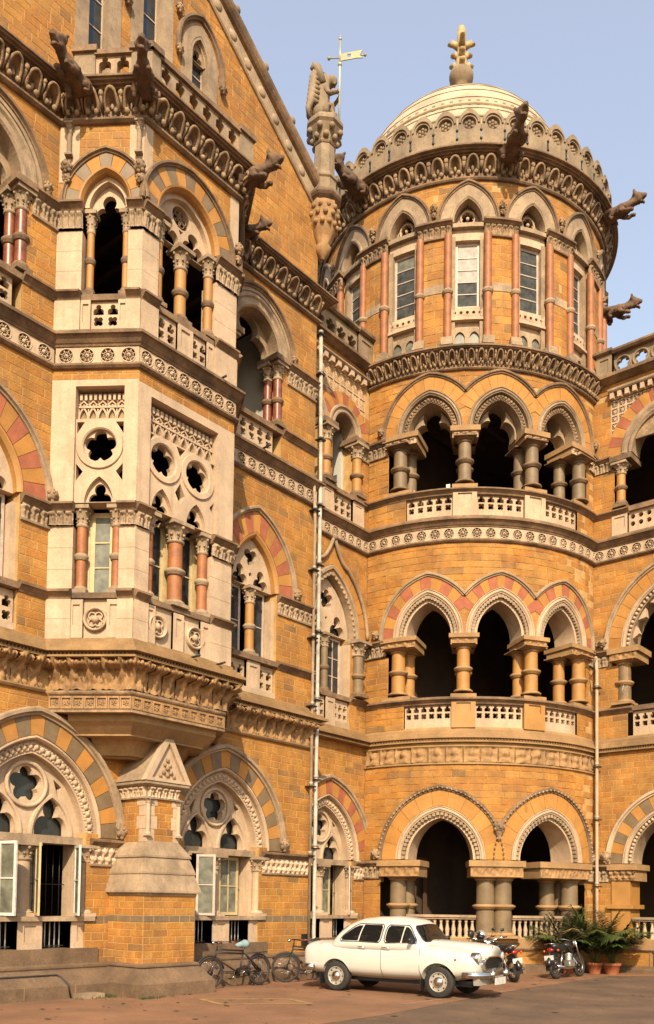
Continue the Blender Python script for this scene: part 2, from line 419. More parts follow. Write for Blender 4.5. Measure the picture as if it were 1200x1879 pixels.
def flush_stones(limit=280):
    for th,L in STONES.items():
        def sz(q):
            p=q[0].P((q[1]+q[2])/2,(q[3]+q[4])/2); d=(p-EYE)
            n=(q[0].P((q[1]+q[2])/2,0,1)-q[0].P((q[1]+q[2])/2,0,0))
            f=-n.dot(d.normalized()); infr=1
            v=Vector((d.dot(rt),d.dot(up),d.dot(fwd)))
            px,py=600+1662*v.x/v.z,1578-1662*v.y/v.z
            if not(0<px<1200 and 0<py<1879): infr=.001
            return (q[2]-q[1])*(q[4]-q[3])/d.length_squared*f*infr*(0.001 if q[5] else 1)
        L.sort(key=sz,reverse=True); rest=MB(); dk=MB()
        me={}
        for i,(m,a,c,z0,z1,bn) in enumerate(L):
            if i<limit and not bn:
                M=m.F((a+c)/2,(z0+z1)/2,random.uniform(-.001,.002))@Matrix.Diagonal((c-a,.005,z1-z0,1))
                ob('stone',U_ST,th,M)
            else:
                e=.007; j=random.uniform(-.001,.003); d1=.004+j
                f=[(a+e,z0+e),(c-e,z0+e),(c-e,z1-e),(a+e,z1-e)]; g=[(a,z0),(c,z0),(c,z1),(a,z1)]
                vs=[m.P(*p,d1) for p in f]+[m.P(*p,d1-.004) for p in g]+[m.P(*p,-.008) for p in g]
                fs=[(0,1,2,3)]+[(4+k,4+(k+1)%4,(k+1)%4,k) for k in range(4)]+[(8+k,8+(k+1)%4,4+(k+1)%4,4+k) for k in range(4)]
                (dk if bn else rest).add(vs,fs,False,random.random()*.999+.0005)
        rest.obj('stone_courses',M_ST,th,kind='stuff')
        dk.obj('dark_stone_course',M_GB,th,kind='stuff')
def hole_arch(A,o,sill,jamb):
    """opening cut: arch above springing (cut under the ring), rectangle of half width jamb below"""
    def f(z):
        if z<sill: return []
        if z<=A.zs: return [(A.s0-jamb,A.s0+jamb,1)]
        h=A.half(z,o)
        return [(A.s0-h,A.s0+h,0)] if h else []
    return f
def hole_rect(a0,a1,z0,z1,j=1): return lambda z: [(a0,a1,j)] if z0<z<z1 else []
# columns ---------------------------------------------------------------
CC={}
def cmesh(key,fn,mat_):
    if key not in CC: b=MB(); fn(b); CC[key]=b.mesh(key[0],mat_)
    return CC[key]
def capital_fn(r,h,k=8):
    def fn(b):
        b.lathe([(r*1.02,0),(r*1.18,.02),(r*1.18,.05),(r*1.0,.06),(r*1.05,h*.4),(r*1.25,h*.7),(r*1.55,h)],20,mod=lambda a,z:1+.10*math.cos(k*a)*min(1,z/h*1.4))
        for i in range(k):
            a=2*PI*i/k; b.ball(Vector((r*1.5*math.cos(a),r*1.5*math.sin(a),h*.86)),r*.27,6,4)
            a+=PI/k; b.ball(Vector((r*1.22*math.cos(a),r*1.22*math.sin(a),h*.5)),r*.22,6,4)
            b.ball(Vector((r*1.12*math.cos(a),r*1.12*math.sin(a),h*.3)),r*.13,5,3)
    return fn
def column(parent,M,z0,z1,r,mshaft,mtrim,cap=.4,ringz=.5,base=.16,capm=None,plinth=True,carved=True):
    """shaft object with capital, ring and base below it in the tree; M: frame on the column axis at z=0"""
    hb=base; zt=z1-cap; rr=round(r,3)
    sh=cmesh(('column',rr,round(zt-z0-hb,3),mshaft.name),lambda b:b.lathe([(r,0),(r*.99,(zt-z0-hb)*.6),(r*.96,zt-z0-hb)],18),mshaft)
    o=ob('column',sh,parent,M@Matrix.Translation((0,0,z0+hb)))
    def bs(b):
        if plinth: b.box(FL,-r*1.5,r*1.5,0,hb*.45,-r*1.5,r*1.5)
        b.lathe([(r*1.45,hb*.45),(r*1.5,hb*.55),(r*1.45,hb*.7),(r*1.2,hb*.75),(r*1.25,hb*.9),(r*1.02,hb)],18)
    ob('column_base',cmesh(('column_base',rr,hb,mtrim.name,plinth),bs,mtrim),o,M@Matrix.Translation((0,0,z0)))
    if ringz:
        def rg(b): b.lathe([(r,-.075),(r*1.2,-.07),(r*1.2,-.045),(r*1.32,-.03),(r*1.42,0),(r*1.42,.03),(r*1.2,.045),(r*1.2,.06),(r,.065)],18)
        ob('shaft_ring',cmesh(('shaft_ring',rr,mtrim.name),rg,mtrim),o,M@Matrix.Translation((0,0,z0+hb+(zt-z0-hb)*ringz)))
    if cap:
        cm=capm or M_CW
        def cp(b):
            if carved: capital_fn(r,cap*.82)(b)
            else: b.lathe([(r*1.0,0),(r*1.15,.01),(r*1.15,.05),(r,.06),(r*1.1,cap*.4),(r*1.4,cap*.7),(r*1.5,cap*.82)],18)
            b.box(FL,-r*1.75,r*1.75,cap*.82,cap,-r*1.75,r*1.75)
        ob('capital',cmesh(('capital',rr,cap,cm.name,carved),cp,cm),o,M@Matrix.Translation((0,0,zt)))
    return o
# relief patterns ----------------------------------------------------------
def g2(x,s): return math.exp(-(x/s)**2)
def acanthus(A_=.07):
    def f(u,v,k):
        c=abs(math.cos(PI*k)); leaf=c**.7
        r=.2+.8*leaf*(.55+.6*v)
        r+=.5*g2(v-.82,.14)*leaf-.45*g2((k%1)-0,.05)*(1-v)
        if v<.08 or v>.95: r=.35
        return A_*r
    return f
def carved(parent,m,a0,a1,z0,z1,pitch,style='leaf',A_=.07,d0=0.,mat_=None,name='carved_frieze'):
    n=max(1,round((a1-a0)/pitch)); b=MB(); sd=random.random()*50
    def fn(u,v):
        x=u*n; k=x-math.floor(x); e=.0
        if style=='leaf':
            c=abs(math.cos(PI*(x-.5))); body=max(0,min(1,(c-.30)/.35)); lip=g2(v-.80,.10)
            r=-.35+body*(.75+.35*v)-body*.30*g2(k-.5,.06)*(v<.75)+lip*(.55*body+.30)+.35*g2(v-.5,.08)*body*g2(abs(k-.5)-.2,.09)
            if v<.06 or v>.95: r=.55
        elif style=='flower':
            q=x*2; k2=q-math.floor(q); row=(v*2)%1; off=.5 if int(v*2)%2 else 0
            k3=(q+off)%1; dx,dz=k3-.5,(row-.5); rr=math.hypot(dx,dz*1.0); th=math.atan2(dz,dx)
            r=.1+.9*max(0,1-(rr/.5)**2*(1+.5*math.cos(5*th)))+.3*g2(rr,.12)
            if v<.05 or v>.95: r=.5
        elif style=='scroll':
            r=.35+.4*math.sin(2*PI*x+4*v)*math.sin(PI*v)+.35*math.cos(4*PI*x-5*v)*math.sin(PI*v)
            if v<.08 or v>.92: r=.7
        elif style=='head':      # square panels with a carved bust
            dx,dz=(k-.5)*1.0,(v-.48); r=.0
            if k<.06 or k>.94 or v<.07 or v>.93: r=.55
            else:
                t=math.sin(math.floor(x)*2.3)*.08; hx=dx-t
                r=.05+.9*max(0,1-(hx/.20)**2-((v-.58)/.26)**2)**.5+.7*max(0,1-(hx/.36)**2-((v-.12)/.22)**2)**.5+.45*g2(hx-.14*(1 if t>0 else -1),.06)*g2(v-.55,.07)+.4*g2(v-.76,.05)*(abs(hx)<.2)+.35*g2(abs(hx)-.33,.06)*g2(v-.6,.2)
        else: r=.5
        nn=noise.noise(Vector((x*3.1+sd,v*3,sd)))
        nn2=noise.noise(Vector((x*9.1+sd,v*11,sd)))
        return d0+A_*(r+.3*nn+.22*nn2)
    res={'leaf':12,'flower':16,'scroll':12,'head':12}[style]
    nv={'leaf':13,'flower':12,'scroll':7,'head':10}[style]
    b.relief(m,a0,a1,z0,z1,n*res,nv,fn)
    return b.obj(name,mat_ or M_SC,parent)
# repeated carved blocks -----------------------------------------------------
def mk_cup():
    """hooded leaf cup with two seed balls and a bud: unit 0.4 wide, 0.46 high"""
    b=MB()
    b.relief(FL,-.2,.2,0,.46,10,10,lambda u,v:.02+.07*v+.05*v**3-.05*g2((u-.5)*2,.5)*g2(v-.55,.35))
    arc=[]
    for i in range(13):
        t=PI*i/12; x=-.135*math.cos(t); z=.17+.25*math.sin(t)**.8; arc.append(Vector((x,-(.06+.27*(z/.46)**1.4),z)))
    b.tube([Vector((arc[0].x*.8,-.05,.06))]+arc+[Vector((arc[-1].x*.8,-.05,.06))],[.02]+[.032]*13+[.02],7)
    # inner shell of the hood
    vs=[];fs=[]
    for p in arc: vs+=[p,Vector((p.x*.55,-.05-.10*p.z,.10+(p.z-.1)*.75))]
    for i in range(12): fs.append((2*i,2*i+1,2*i+3,2*i+2))
    b.add(vs,fs,True)
    for q in (-1,1):
        b.ball(Vector((q*.085,-.13,.085)),.055,8,6,(1,1,1.15)); b.ball(Vector((q*.2,-.24,.36)),.042,7,6,(1,1,1.6)); b.tube([(q*.2,-.05,.12),(q*.2,-.14,.22),(q*.2,-.23,.31)],[.02,.026,.03],6)
    b.ball(Vector((0,-.10,.20)),.035,6,5,(1,1,2.0))
    return b.mesh('carved_leaf',M_SC)
CUP=mk_cup()
def roughen(me,amp,sc,seed):
    q=me.copy()
    for v in q.vertices:
        n_=noise.noise_vector(v.co*sc+Vector((seed,0,0))); v.co+=n_*amp
    return q
CUPS=[roughen(CUP,.022,9,k*7.3) for k in range(4)]
def cups(parent,m,a0,a1,z0,h=.46,pitch=.42,d=0.,mesh=None,name='carved_leaf',w0=.4):
    n=max(1,round((a1-a0)/pitch)); p=(a1-a0)/n
    for i in range(n): ob(name,mesh or random.choice(CUPS),parent,m.F(a0+p*(i+.5),z0,d)@Matrix.Diagonal((p/w0,1,h/.46,1)))
def mk_bracket():
    b=MB()
    def fn(u,v):
        x=abs(u-.5)*2
        d=.02+.04*v; st=max(0,1-(x/.42)**2)
        d+=st**.5*(.05+.26*max(0,v-.25)**1.5*1.6)
        if v>.72: d=max(d,.2+.12*g2(v-.85,.1)+.05*math.cos(9*u*PI)*(v<.97))
        d+=.03*math.cos(14*v)*g2(x-.35,.15)*(v<.7)
        return d
    b.relief(FL,-.17,.17,0,.56,14,16,fn); return b.mesh('leaf_bracket',mat('carved_ochre_stone',(.47,.26,.105),var=.25,scale=4,grime=.4,gcol=(.13,.08,.045),bump=.6,bscale=35))
BRK=mk_bracket()
BRKS=[roughen(BRK,.035,13,k*5.1) for k in range(4)]
def mk_rosette(R=.15):
    b=MB()
    for i in range(8):
        a=2*PI*(i+.5)/8; b.tube([(R*.40*math.cos(a),.02,R*.40*math.sin(a)),(R*1.02*math.cos(a),.02,R*1.02*math.sin(a))],[R*.07,R*.13],5)
    for i in range(8):
        a=2*PI*i/8; b.ball(Vector((R*.66*math.cos(a),.02,R*.66*math.sin(a))),R*.13,6,4)
    b.lathe([(R*.34,-.03),(R*.34,.0),(R*.2,.012),(1e-5,.012)],10,Matrix.Rotation(PI/2,4,'X'))
    b.lathe([(R*.13,.0),(R*.13,.03),(1e-5,.035)],8,Matrix.Rotation(PI/2,4,'X'))
    b.plate(FL,circ(0,0,R*1.22,20),[circ(0,0,R*1.06,20)],-.01,.012)
    return b.mesh('rosette',M_CR)
ROS=mk_rosette()
M_HB=mat('painted_recess_shade',(.045,.028,.018),var=.2,bump=.2)  # dark backing colour that paints shade into the rosette recesses
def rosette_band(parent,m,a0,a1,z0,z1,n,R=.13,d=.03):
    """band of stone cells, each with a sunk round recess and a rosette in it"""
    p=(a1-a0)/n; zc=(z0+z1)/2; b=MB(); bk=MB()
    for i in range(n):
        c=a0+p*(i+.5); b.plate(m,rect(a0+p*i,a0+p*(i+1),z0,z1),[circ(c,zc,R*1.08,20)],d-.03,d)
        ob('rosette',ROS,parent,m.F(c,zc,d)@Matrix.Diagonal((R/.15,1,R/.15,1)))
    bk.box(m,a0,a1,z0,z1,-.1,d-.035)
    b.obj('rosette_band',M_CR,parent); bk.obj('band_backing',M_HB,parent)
def pierced(parent,m,a0,a1,z0,z1,n,d0=-.13,d1=0.,style='tre',mat_=None,base=0.,topm=True):
    """balustrade panel with two rows of pierced foils per cell"""
    p=(a1-a0)/n; zb=z0+base; h=(z1-zb); b=MB()
    if base: b.box(m,a0,a1,z0,zb,d0,d1)
    for i in range(n):
        c=a0+p*(i+.5); w=p*.36
        if style=='tre':
            hs=[trefoil_head(c,zb+h*.50,zb+h*.63,w,min(1.35,.26*h/w)),foil(c,zb+h*.25,min(p*.40,h*.20),4,PI/4)]
        elif style=='quat': hs=[foil(c,zb+h*.5,min(p*.44,h*.42),5)]
        elif style=='lancet': hs=[trefoil_head(c,zb+h*.06,zb+h*.66,p*.33,.27*h/(p*.33))]
        b.plate(m,rect(a0+p*i,a0+p*(i+1),zb,z1),hs,d0,d1)
    b.obj('pierced_balustrade',mat_ or M_CR,parent)
def sash(parent,M,w,h,mf,mg,rows=3,cols=1,name='window',fr=.06,pane_name='pane',lab=None,mgs=None,rows_pale=()):
    """a glazed sash: frame with panes as its children; M at its lower centre, -y outward"""
    b=MB(); 
    b.plate(FL,rect(-w/2,w/2,0,h),[rect(-w/2+fr+(w-2*fr)*c/cols+(.012 if c else 0),-w/2+fr+(w-2*fr)*(c+1)/cols-(.012 if c<cols-1 else 0),fr+(h-2*fr)*r/rows+(.012 if r else 0),fr+(h-2*fr)*(r+1)/rows-(.012 if r<rows-1 else 0)) for r in range(rows) for c in range(cols)],-.02,.02)
    f=b.obj(name,mf,parent,M=M,label=lab)
    pw,ph=(w-2*fr)/cols,(h-2*fr)/rows
    def pn(q): q.box(FL,-pw/2-.006,pw/2+.006,-ph/2-.006,ph/2+.006,-.006,.0)
    me=cmesh((pane_name,round(pw,3),round(ph,3),mg.name),pn,mg)
    for r in range(rows):
        for c in range(cols):
            ob(pane_name,me if not mgs or r<len(rows_pale) and not rows_pale[r] else cmesh((pane_name,round(pw,3),round(ph,3),mgs.name),lambda q:q.box(FL,-pw/2-.006,pw/2+.006,-ph/2-.006,ph/2+.006,-.006,.0),mgs),f,M@Matrix.Translation((-w/2+fr+pw*(c+.5),0,fr+ph*(r+.5)))@Matrix.Rotation(rad(random.uniform(-1.5,1.5)),4,'Z'))
    return f
def skin_mesh(name,pts,edges,mat_,sub=2,root=0):
    """one continuous body grown round a skeleton: pts (x,y,z,rx[,ry])"""
    me=bpy.data.meshes.new(name+'_skeleton'); me.from_pydata([p[:3] for p in pts],edges,[])
    o=bpy.data.objects.new(name+'_tmp',me); COL.objects.link(o)
    md=o.modifiers.new('skin','SKIN'); md.use_smooth_shade=True
    bm=bmesh.new(); bm.from_mesh(me); sl_=bm.verts.layers.skin.verify(); bm.verts.ensure_lookup_table()
    for i,p in enumerate(pts):
        d=bm.verts[i][sl_]; d.radius=(p[3],p[4] if len(p)>4 else p[3]); d.use_root=(i==root)
    bm.to_mesh(me); bm.free()
    if sub: s_=o.modifiers.new('sub','SUBSURF'); s_.levels=sub; s_.render_levels=sub
    dg=bpy.context.evaluated_depsgraph_get(); out=bpy.data.meshes.new_from_object(o.evaluated_get(dg))
    bpy.data.objects.remove(o); bpy.data.meshes.remove(me)
    out.name=name; out.materials.clear(); out.materials.append(mat_); return out
def mk_gargoyle():
    """crouching beast leaning out: +x outward, origin at its haunches against the wall"""
    P=[(-.1,0,-.02,.23,.24),(.1,0,.03,.23,.24),(.32,0,.05,.165,.175),(.56,0,.09,.215,.225),(.76,0,.16,.155,.165),(.90,0,.24,.135,.145),(1.02,0,.31,.185,.18),(1.20,0,.35,.125,.10),(1.36,0,.38,.085,.06),
       (1.12,0,.18,.09,.06),(1.30,0,.09,.06,.035),
       (.52,.19,.0,.11),(.66,.2,-.13,.085),(.84,.16,-.10,.07),(.95,.14,-.13,.075),
       (.52,-.19,.0,.11),(.66,-.2,-.13,.085),(.84,-.16,-.10,.07),(.95,-.14,-.13,.075),
       (.0,.22,-.06,.15),(.24,.27,-.1,.115),(.12,.27,-.25,.075),(.25,.27,-.31,.075),
       (.0,-.22,-.06,.15),(.24,-.27,-.1,.115),(.12,-.27,-.25,.075),(.25,-.27,-.31,.075),
       (.97,.15,.45,.07),(.89,.20,.57,.03),(.97,-.15,.45,.07),(.89,-.20,.57,.03)]
    E=[(0,1),(1,2),(2,3),(3,4),(4,5),(5,6),(6,7),(7,8),(6,9),(9,10),(3,11),(11,12),(12,13),(13,14),(3,15),(15,16),(16,17),(17,18),(1,19),(19,20),(20,21),(21,22),(1,23),(23,24),(24,25),(25,26),(6,27),(27,28),(6,29),(29,30)]
    return skin_mesh('gargoyle',P,E,M_GG,2)
GARG=mk_gargoyle()
for v in GARG.vertices: v.co+=noise.noise_vector(v.co*7)*.035+noise.noise_vector(v.co*19)*.018
def gargoyle(parent,p,ang,pitch=0,sc=1.):
    return ob('gargoyle',GARG,parent,Matrix.Translation(p)@Matrix.Rotation(rad(ang),4,'Z')@Matrix.Rotation(rad(-pitch),4,'Y')@Matrix.Scale(sc,4))
def boss(b,m,a,z,d,r=.12):
    """carved label stop at the foot of a hood mould"""
    b.ball(m.P(a,z,d),r,8,6)
    for i in range(7):
        an=2*PI*i/7; b.ball(m.P(a+r*.8*math.cos(an),z+r*.9*math.sin(an),d+.02),r*.42,6,4)
    b.ball(m.P(a,z,d+r*.8),r*.4,6,4); b.ball(m.P(a-.3*r,z+.3*r,d+r*.8),r*.3,6,4)
# ================================================================ ground
def sheet(name,pts,z,m):
    b=MB(); b.quad([Vector((x,y,z)) for x,y in pts]); o=b.obj(name,m); o['kind']='structure'; return o
M_AS=mat('brown_asphalt',(.185,.108,.06),var=.24,scale=.8,grime=.65,gcol=(.10,.062,.04),bump=.8,bscale=50)
M_PV=mat('red_earth_paving',(.315,.15,.07),var=.22,scale=.7,grime=.5,gcol=(.19,.105,.06),bump=.7,bscale=40)
M_YW=mat('worn_yellow_paint',(.45,.27,.09),var=.3,scale=5,grime=.8,gcol=(.34,.18,.095),bump=.3)
sheet('ground',[(-400,-400),(400,-400),(400,600),(-400,600)],-.004,M_AS)
b=MB(); P_=[(-15.4,-12),(-9.2,-12),(-9.25,12.5),(-9.6,15.6),(-9.95,19),(-10.1,24.2),(-9.0,25.6),(8,25.6),(8,26.4),(-17,26.4),(-17,16),(-15.4,16)]
sheet('pavement',P_,0.0,M_PV)
def line(name,p,q,w,z,m):
    p=Vector(p);q=Vector(q);n=(q-p).normalized(); n=Vector((-n.y,n.x))*w/2
    return sheet(name,[p+n,p-n,q-n,q+n],z,m)
mk=[(-13.2,12.0),(-12.1,13.3),(-11.2,13.0),(-12.3,11.7)]
for i in range(4): line('pavement_marking',mk[i],mk[(i+1)%4],.14,.004+.0003*i,M_YW)
line('pavement_marking',(-10.0,14.2),(-9.9,18.5),.07,.004,mat('pale_kerb_line',(.42,.26,.14),grime=.7,gcol=(.3,.17,.1),bump=.3))
M_LT=mat('dry_leaf',(.11,.065,.03),bump=0)
lb=MB()
for i in range(90):
    x,y=random.uniform(-14.5,-7),random.uniform(8,24); r=random.uniform(.02,.06); a=random.random()*6
    lb.quad([Vector((x+r*math.cos(a+k*PI/2)*(1 if k%2 else 1.8),y+r*math.sin(a+k*PI/2),.006+.01*random.random())) for k in range(4)])
lb.obj('leaf_litter',M_LT,kind='stuff')
# ================================================================ gabled wing
WING=thing('gabled_wing','ochre stone gabled wing with pale canted oriel bay and a gabled buttress beneath it','building',(-17,12,0))
MW=Plane((-15.5,0),(0,1)); MF=Plane((-14.1,0),(0,1)); MC=Plane((-15.5,9.82),(1.4,1.03)); MD=Plane((-14.1,13.45),(-1.4,1.03)); MW2=Plane((-16.45,0),(0,1))
LC=1.738
PW=[(-15.5,2),(-15.5,9.82),(-14.1,10.85),(-14.1,13.45),(-15.5,14.48),(-15.5,17.75),(-16.5,17.75)]
PWL=PW[:2]; PBAY=PW[1:5]; PWR=PW[4:]
# --- openings in the main wall
GA=[Arch(c,3.17,1.55,1.9) for c in (9.7,14.7)]; GA.append(Arch(4.7,3.17,1.55,1.9))
FR=Arch(15.6,9.68,.8,1.27); FLL=Arch(8.4,9.68,.8,1.27); SR=Arch(15.5,15.75,.8,.88); SLL=Arch(8.15,15.75,.88,.95)
gh=[hole_arch(A,.1,.9,1.2) for A in GA]
dkb=[(1.42,1.56)]
wall(WING,MW,2,17.75,.57,5.93,gh,bands=dkb)
uh=[hole_arch(FR,.15,6.95,.8),hole_arch(FLL,.15,6.95,.8)]
sh=[hole_arch(SR,.15,13.1,.95),hole_arch(SLL,.15,13.1,.95)]
for a0,a1 in ((2,9.82),(14.48,17.75)):
    wall(WING,MW,a0,a1,6.95,12.42,uh); wall(WING,MW,a0,a1,13.1,17.45,sh)
zr=lambda z:(6.55+max(0,z-20.33)/.69,17.75-max(0,z-20.33)/.69)
def win_hole(c,w,z0,zs,h): A=Arch(c,zs,w,h); return A,hole_arch(A,.12,z0,w+.14)
GW=[win_hole(10.65,.22,19.0,21.55,.45),win_hole(12.05,.24,19.0,22.5,.5),win_hole(13.45,.22,20.35,21.55,.45)]
wall(WING,MW,4,17.75,18.15,25.2,[g[1] for g in GW],top=lambda z: zr(z-.25))
part('mortar_backing',M_MO,WING,lambda b:(b.quad([MW.P(2,17.4,-.012),MW.P(17.75,17.4,-.012),MW.P(17.75,18.2,-.012),MW.P(2,18.2,-.012)]),b.quad([MW.P(2,12.4,-.012),MW.P(17.75,12.4,-.012),MW.P(17.75,13.12,-.012),MW.P(2,13.12,-.012)]),b.quad([MW.P(2,5.9,-.012),MW.P(17.75,5.9,-.012),MW.P(17.75,6.97,-.012),MW.P(2,6.97,-.012)])))
# return wall at the corner and recessed wall
RT=Plane((-16.45,17.75),(1,0))
part('side_wall',M_MO,WING,lambda b:(b.quad([Vector((-15.51,17.74,0)),Vector((-24,17.74,0)),Vector((-24,17.74,20.3)),Vector((-15.51,17.74,20.3))])))
W2G=Arch(19.66,3.17,1.44,1.85); W2F=Arch(19.67,9.68,1.05,1.68); W2S=[Arch(18.6,15.75,.5,.52),Arch(20.17,15.75,.5,.52)]
wall(WING,MW2,17.75,21.45,.57,6.55,[hole_arch(W2G,.1,.9,1.1)],bands=dkb)
wall(WING,MW2,17.75,21.45,6.95,12.42,[hole_arch(W2F,.12,6.95,.9)])
wall(WING,MW2,17.75,21.45,13.1,16.6,[hole_arch(A,.12,13.1,.55) for A in W2S])
wall(WING,MW2,17.75,21.45,17.62,18.0)
part('mortar_backing',M_MO,WING,lambda b:[b.quad([MW2.P(17.7,z0,-.013),MW2.P(21.5,z0,-.013),MW2.P(21.5,z1,-.013),MW2.P(17.7,z1,-.013)]) for z0,z1 in ((6.5,7),(12.4,13.12),(16.58,18.1))])
# --- mouldings all round
PW2=[(-16.45,17.70),(-16.45,21.42)]
def mould(name,path,prof,m=M_TR,th=None): return part(name,m,th or WING,lambda b:b.sweep(path,prof))
P_SILL=lambda z:[(0,z-.02),(.03,z+.0),(.04,z+.03),(.12,z+.11),(.15,z+.115),(.15,z+.155),(.05,z+.2),(0,z+.22)]
P_IMP=lambda z,e=0:[(0,z-.02),(.05+e,z),(.06+e,z+.02),(.14+e,z+.10),(.17+e,z+.105),(.17+e,z+.145),(.1+e,z+.17),(0,z+.18)]
P_BAND=[(0,12.80),(.05,12.81),(.07,12.85),(.09,12.86),(.18,12.975),(.22,12.98),(.22,13.03),(.17,13.07),(.10,13.13),(0,13.16)]
P_FIL=[(0,12.36),(.06,12.37),(.10,12.41),(.10,12.45),(.03,12.47),(0,12.47)]
P_CLO=[(0,17.38),(.06,17.39),(.11,17.43),(.11,17.47),(.03,17.5),(0,17.5)]
P_CHI=[(0,17.93),(.22,17.94),(.24,17.965),(.30,17.97),(.315,17.995),(.37,18.0),(.38,18.03),(.42,18.035),(.42,18.075),(.36,18.10),(.35,18.14),(.2,18.18),(0,18.2)]
P_LED=[(0,6.56),(.26,6.56),(.26,6.60),(.19,6.60),(.19,6.65),(.34,6.66),(.34,6.72),(.24,6.74),(.24,6.80),(.15,6.82),(.15,6.88),(.07,6.90),(.07,6.96),(0,6.99)]
for p in (PWL,PBAY,PWR,PW2):
    mould('string_course',p,P_BAND); mould('string_course',p,P_FIL)
for p in (PWL,PBAY,PWR):
    mould('string_course',p,P_CLO); mould('cornice_moulding',p,P_CHI)
    mould('sloping_ledge',p,P_LED,M_TB)
mould('sloping_ledge',PW2,P_LED,M_TB)
def dentils(path_m,a0,a1,z,h=.045,w=.035,pitch=.075,d0=.15,d1=.24,m=M_TB,th=None):
    b=MB(); n=int((a1-a0)/pitch)
    for i in range(n): a=a0+(i+.5)*(a1-a0)/n; b.box(path_m,a-w/2,a+w/2,z,z+h,d0,d1)
    b.obj('dentil_row',m,th or WING,kind='stuff')
for m,a0,a1 in ((MW,7.5,9.8),(MC,0,LC),(MF,10.85,13.45),(MW,14.6,17.75),(MW2,17.8,21.4)): dentils(m,a0,a1,6.602)
# rosette band
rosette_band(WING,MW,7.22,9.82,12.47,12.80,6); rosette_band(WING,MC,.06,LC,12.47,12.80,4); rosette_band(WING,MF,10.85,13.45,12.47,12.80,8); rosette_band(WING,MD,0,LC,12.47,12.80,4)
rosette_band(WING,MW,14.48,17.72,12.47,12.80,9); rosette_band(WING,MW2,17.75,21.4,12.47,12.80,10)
# carved cornice blocks
cups(WING,MW,7.3,9.72,17.48); cups(WING,MC,.1,LC-.05,17.48); cups(WING,MF,10.9,13.4,17.48); cups(WING,MD,.05,LC-.1,17.48); cups(WING,MW,14.62,17.72,17.48)
# leaf bracket frieze under the ledge
for m,a0,a1 in ((MW,7.0,9.78),(MW,14.7,17.75)):
    n=round((a1-a0)/.34)
    for i in range(n): ob('leaf_bracket',random.choice(BRKS),WING,m.F(a0+(i+.5)*(a1-a0)/n,5.99))
for p in (PWL,PWR): mould('string_course',p,[(0,5.90),(.06,5.91),(.09,5.95),(.09,5.98),(0,6.0)],M_TB)
# --- ground floor two-light windows
M_CURT=mat('faded_curtain',(.35,.29,.24),var=.3,scale=14,bump=.2)
def big_tracery(m,A,th):
    """hood, striped voussoirs, carved ring and plate tracery of a ground-floor window"""
    w=A.w; a=Arch(A.s0,A.zs,w-.33,A.h-.33)
    part('arch_moulding',M_CR,th,lambda b:(amould(b,m,A,[(-.08,-.2),(-.08,-.02),(-.05,.03),(-.02,.03),(.0,.0)],n=40)))
    part('carved_arch_ring',M_SC if 0 else M_CR,th,lambda b:(ring(b,m,A,-.33,-.08,-.5,-.13,n=36),leafring(b,m,A,-.29,-.11,-.13,-.07,34)))
    ins=a.poly(0,26,A.zs-.02); c=A.s0; L=a.w
    big=[foil(c,A.zs+a.h-.60,.36,5)]
    lights=[trefoil_head(c+q*L*.47,A.zs,A.zs+.12,L*.30,1.75) for q in (-1,1)]
    eyes=[[(c+q*L*.60,A.zs+.72),(c+q*L*.66,A.zs+.98),(c+q*L*.50,A.zs+1.12)][::q] for q in (-1,1)]
    part('window_tracery',M_CR,th,lambda b:(b.plate(m,[(x*.999+c*.001,z) for x,z in ins],big+lights+eyes,-.5,-.33)))
    part('window_tracery',M_CR,th,lambda b:(amould(b,m,Arch(c-L*.47,A.zs,L*.36,L*.62),[(-.02,-.34),(0,-.28),(.05,-.28),(.07,-.34)],n=16),amould(b,m,Arch(c+L*.47,A.zs,L*.36,L*.62),[(-.02,-.34),(0,-.28),(.05,-.28),(.07,-.34)],n=16),
        b.tube([m.P(x,z,-.3) for x,z in circ(c,A.zs+a.h-.60,.43,28)],.045,6,True)))
    part('leaded_pane',M_GL,th,lambda b:b.box(m,c-L+.03,c+L-.03,A.zs-.02,A.zs+a.h-.1,-.56,-.54))
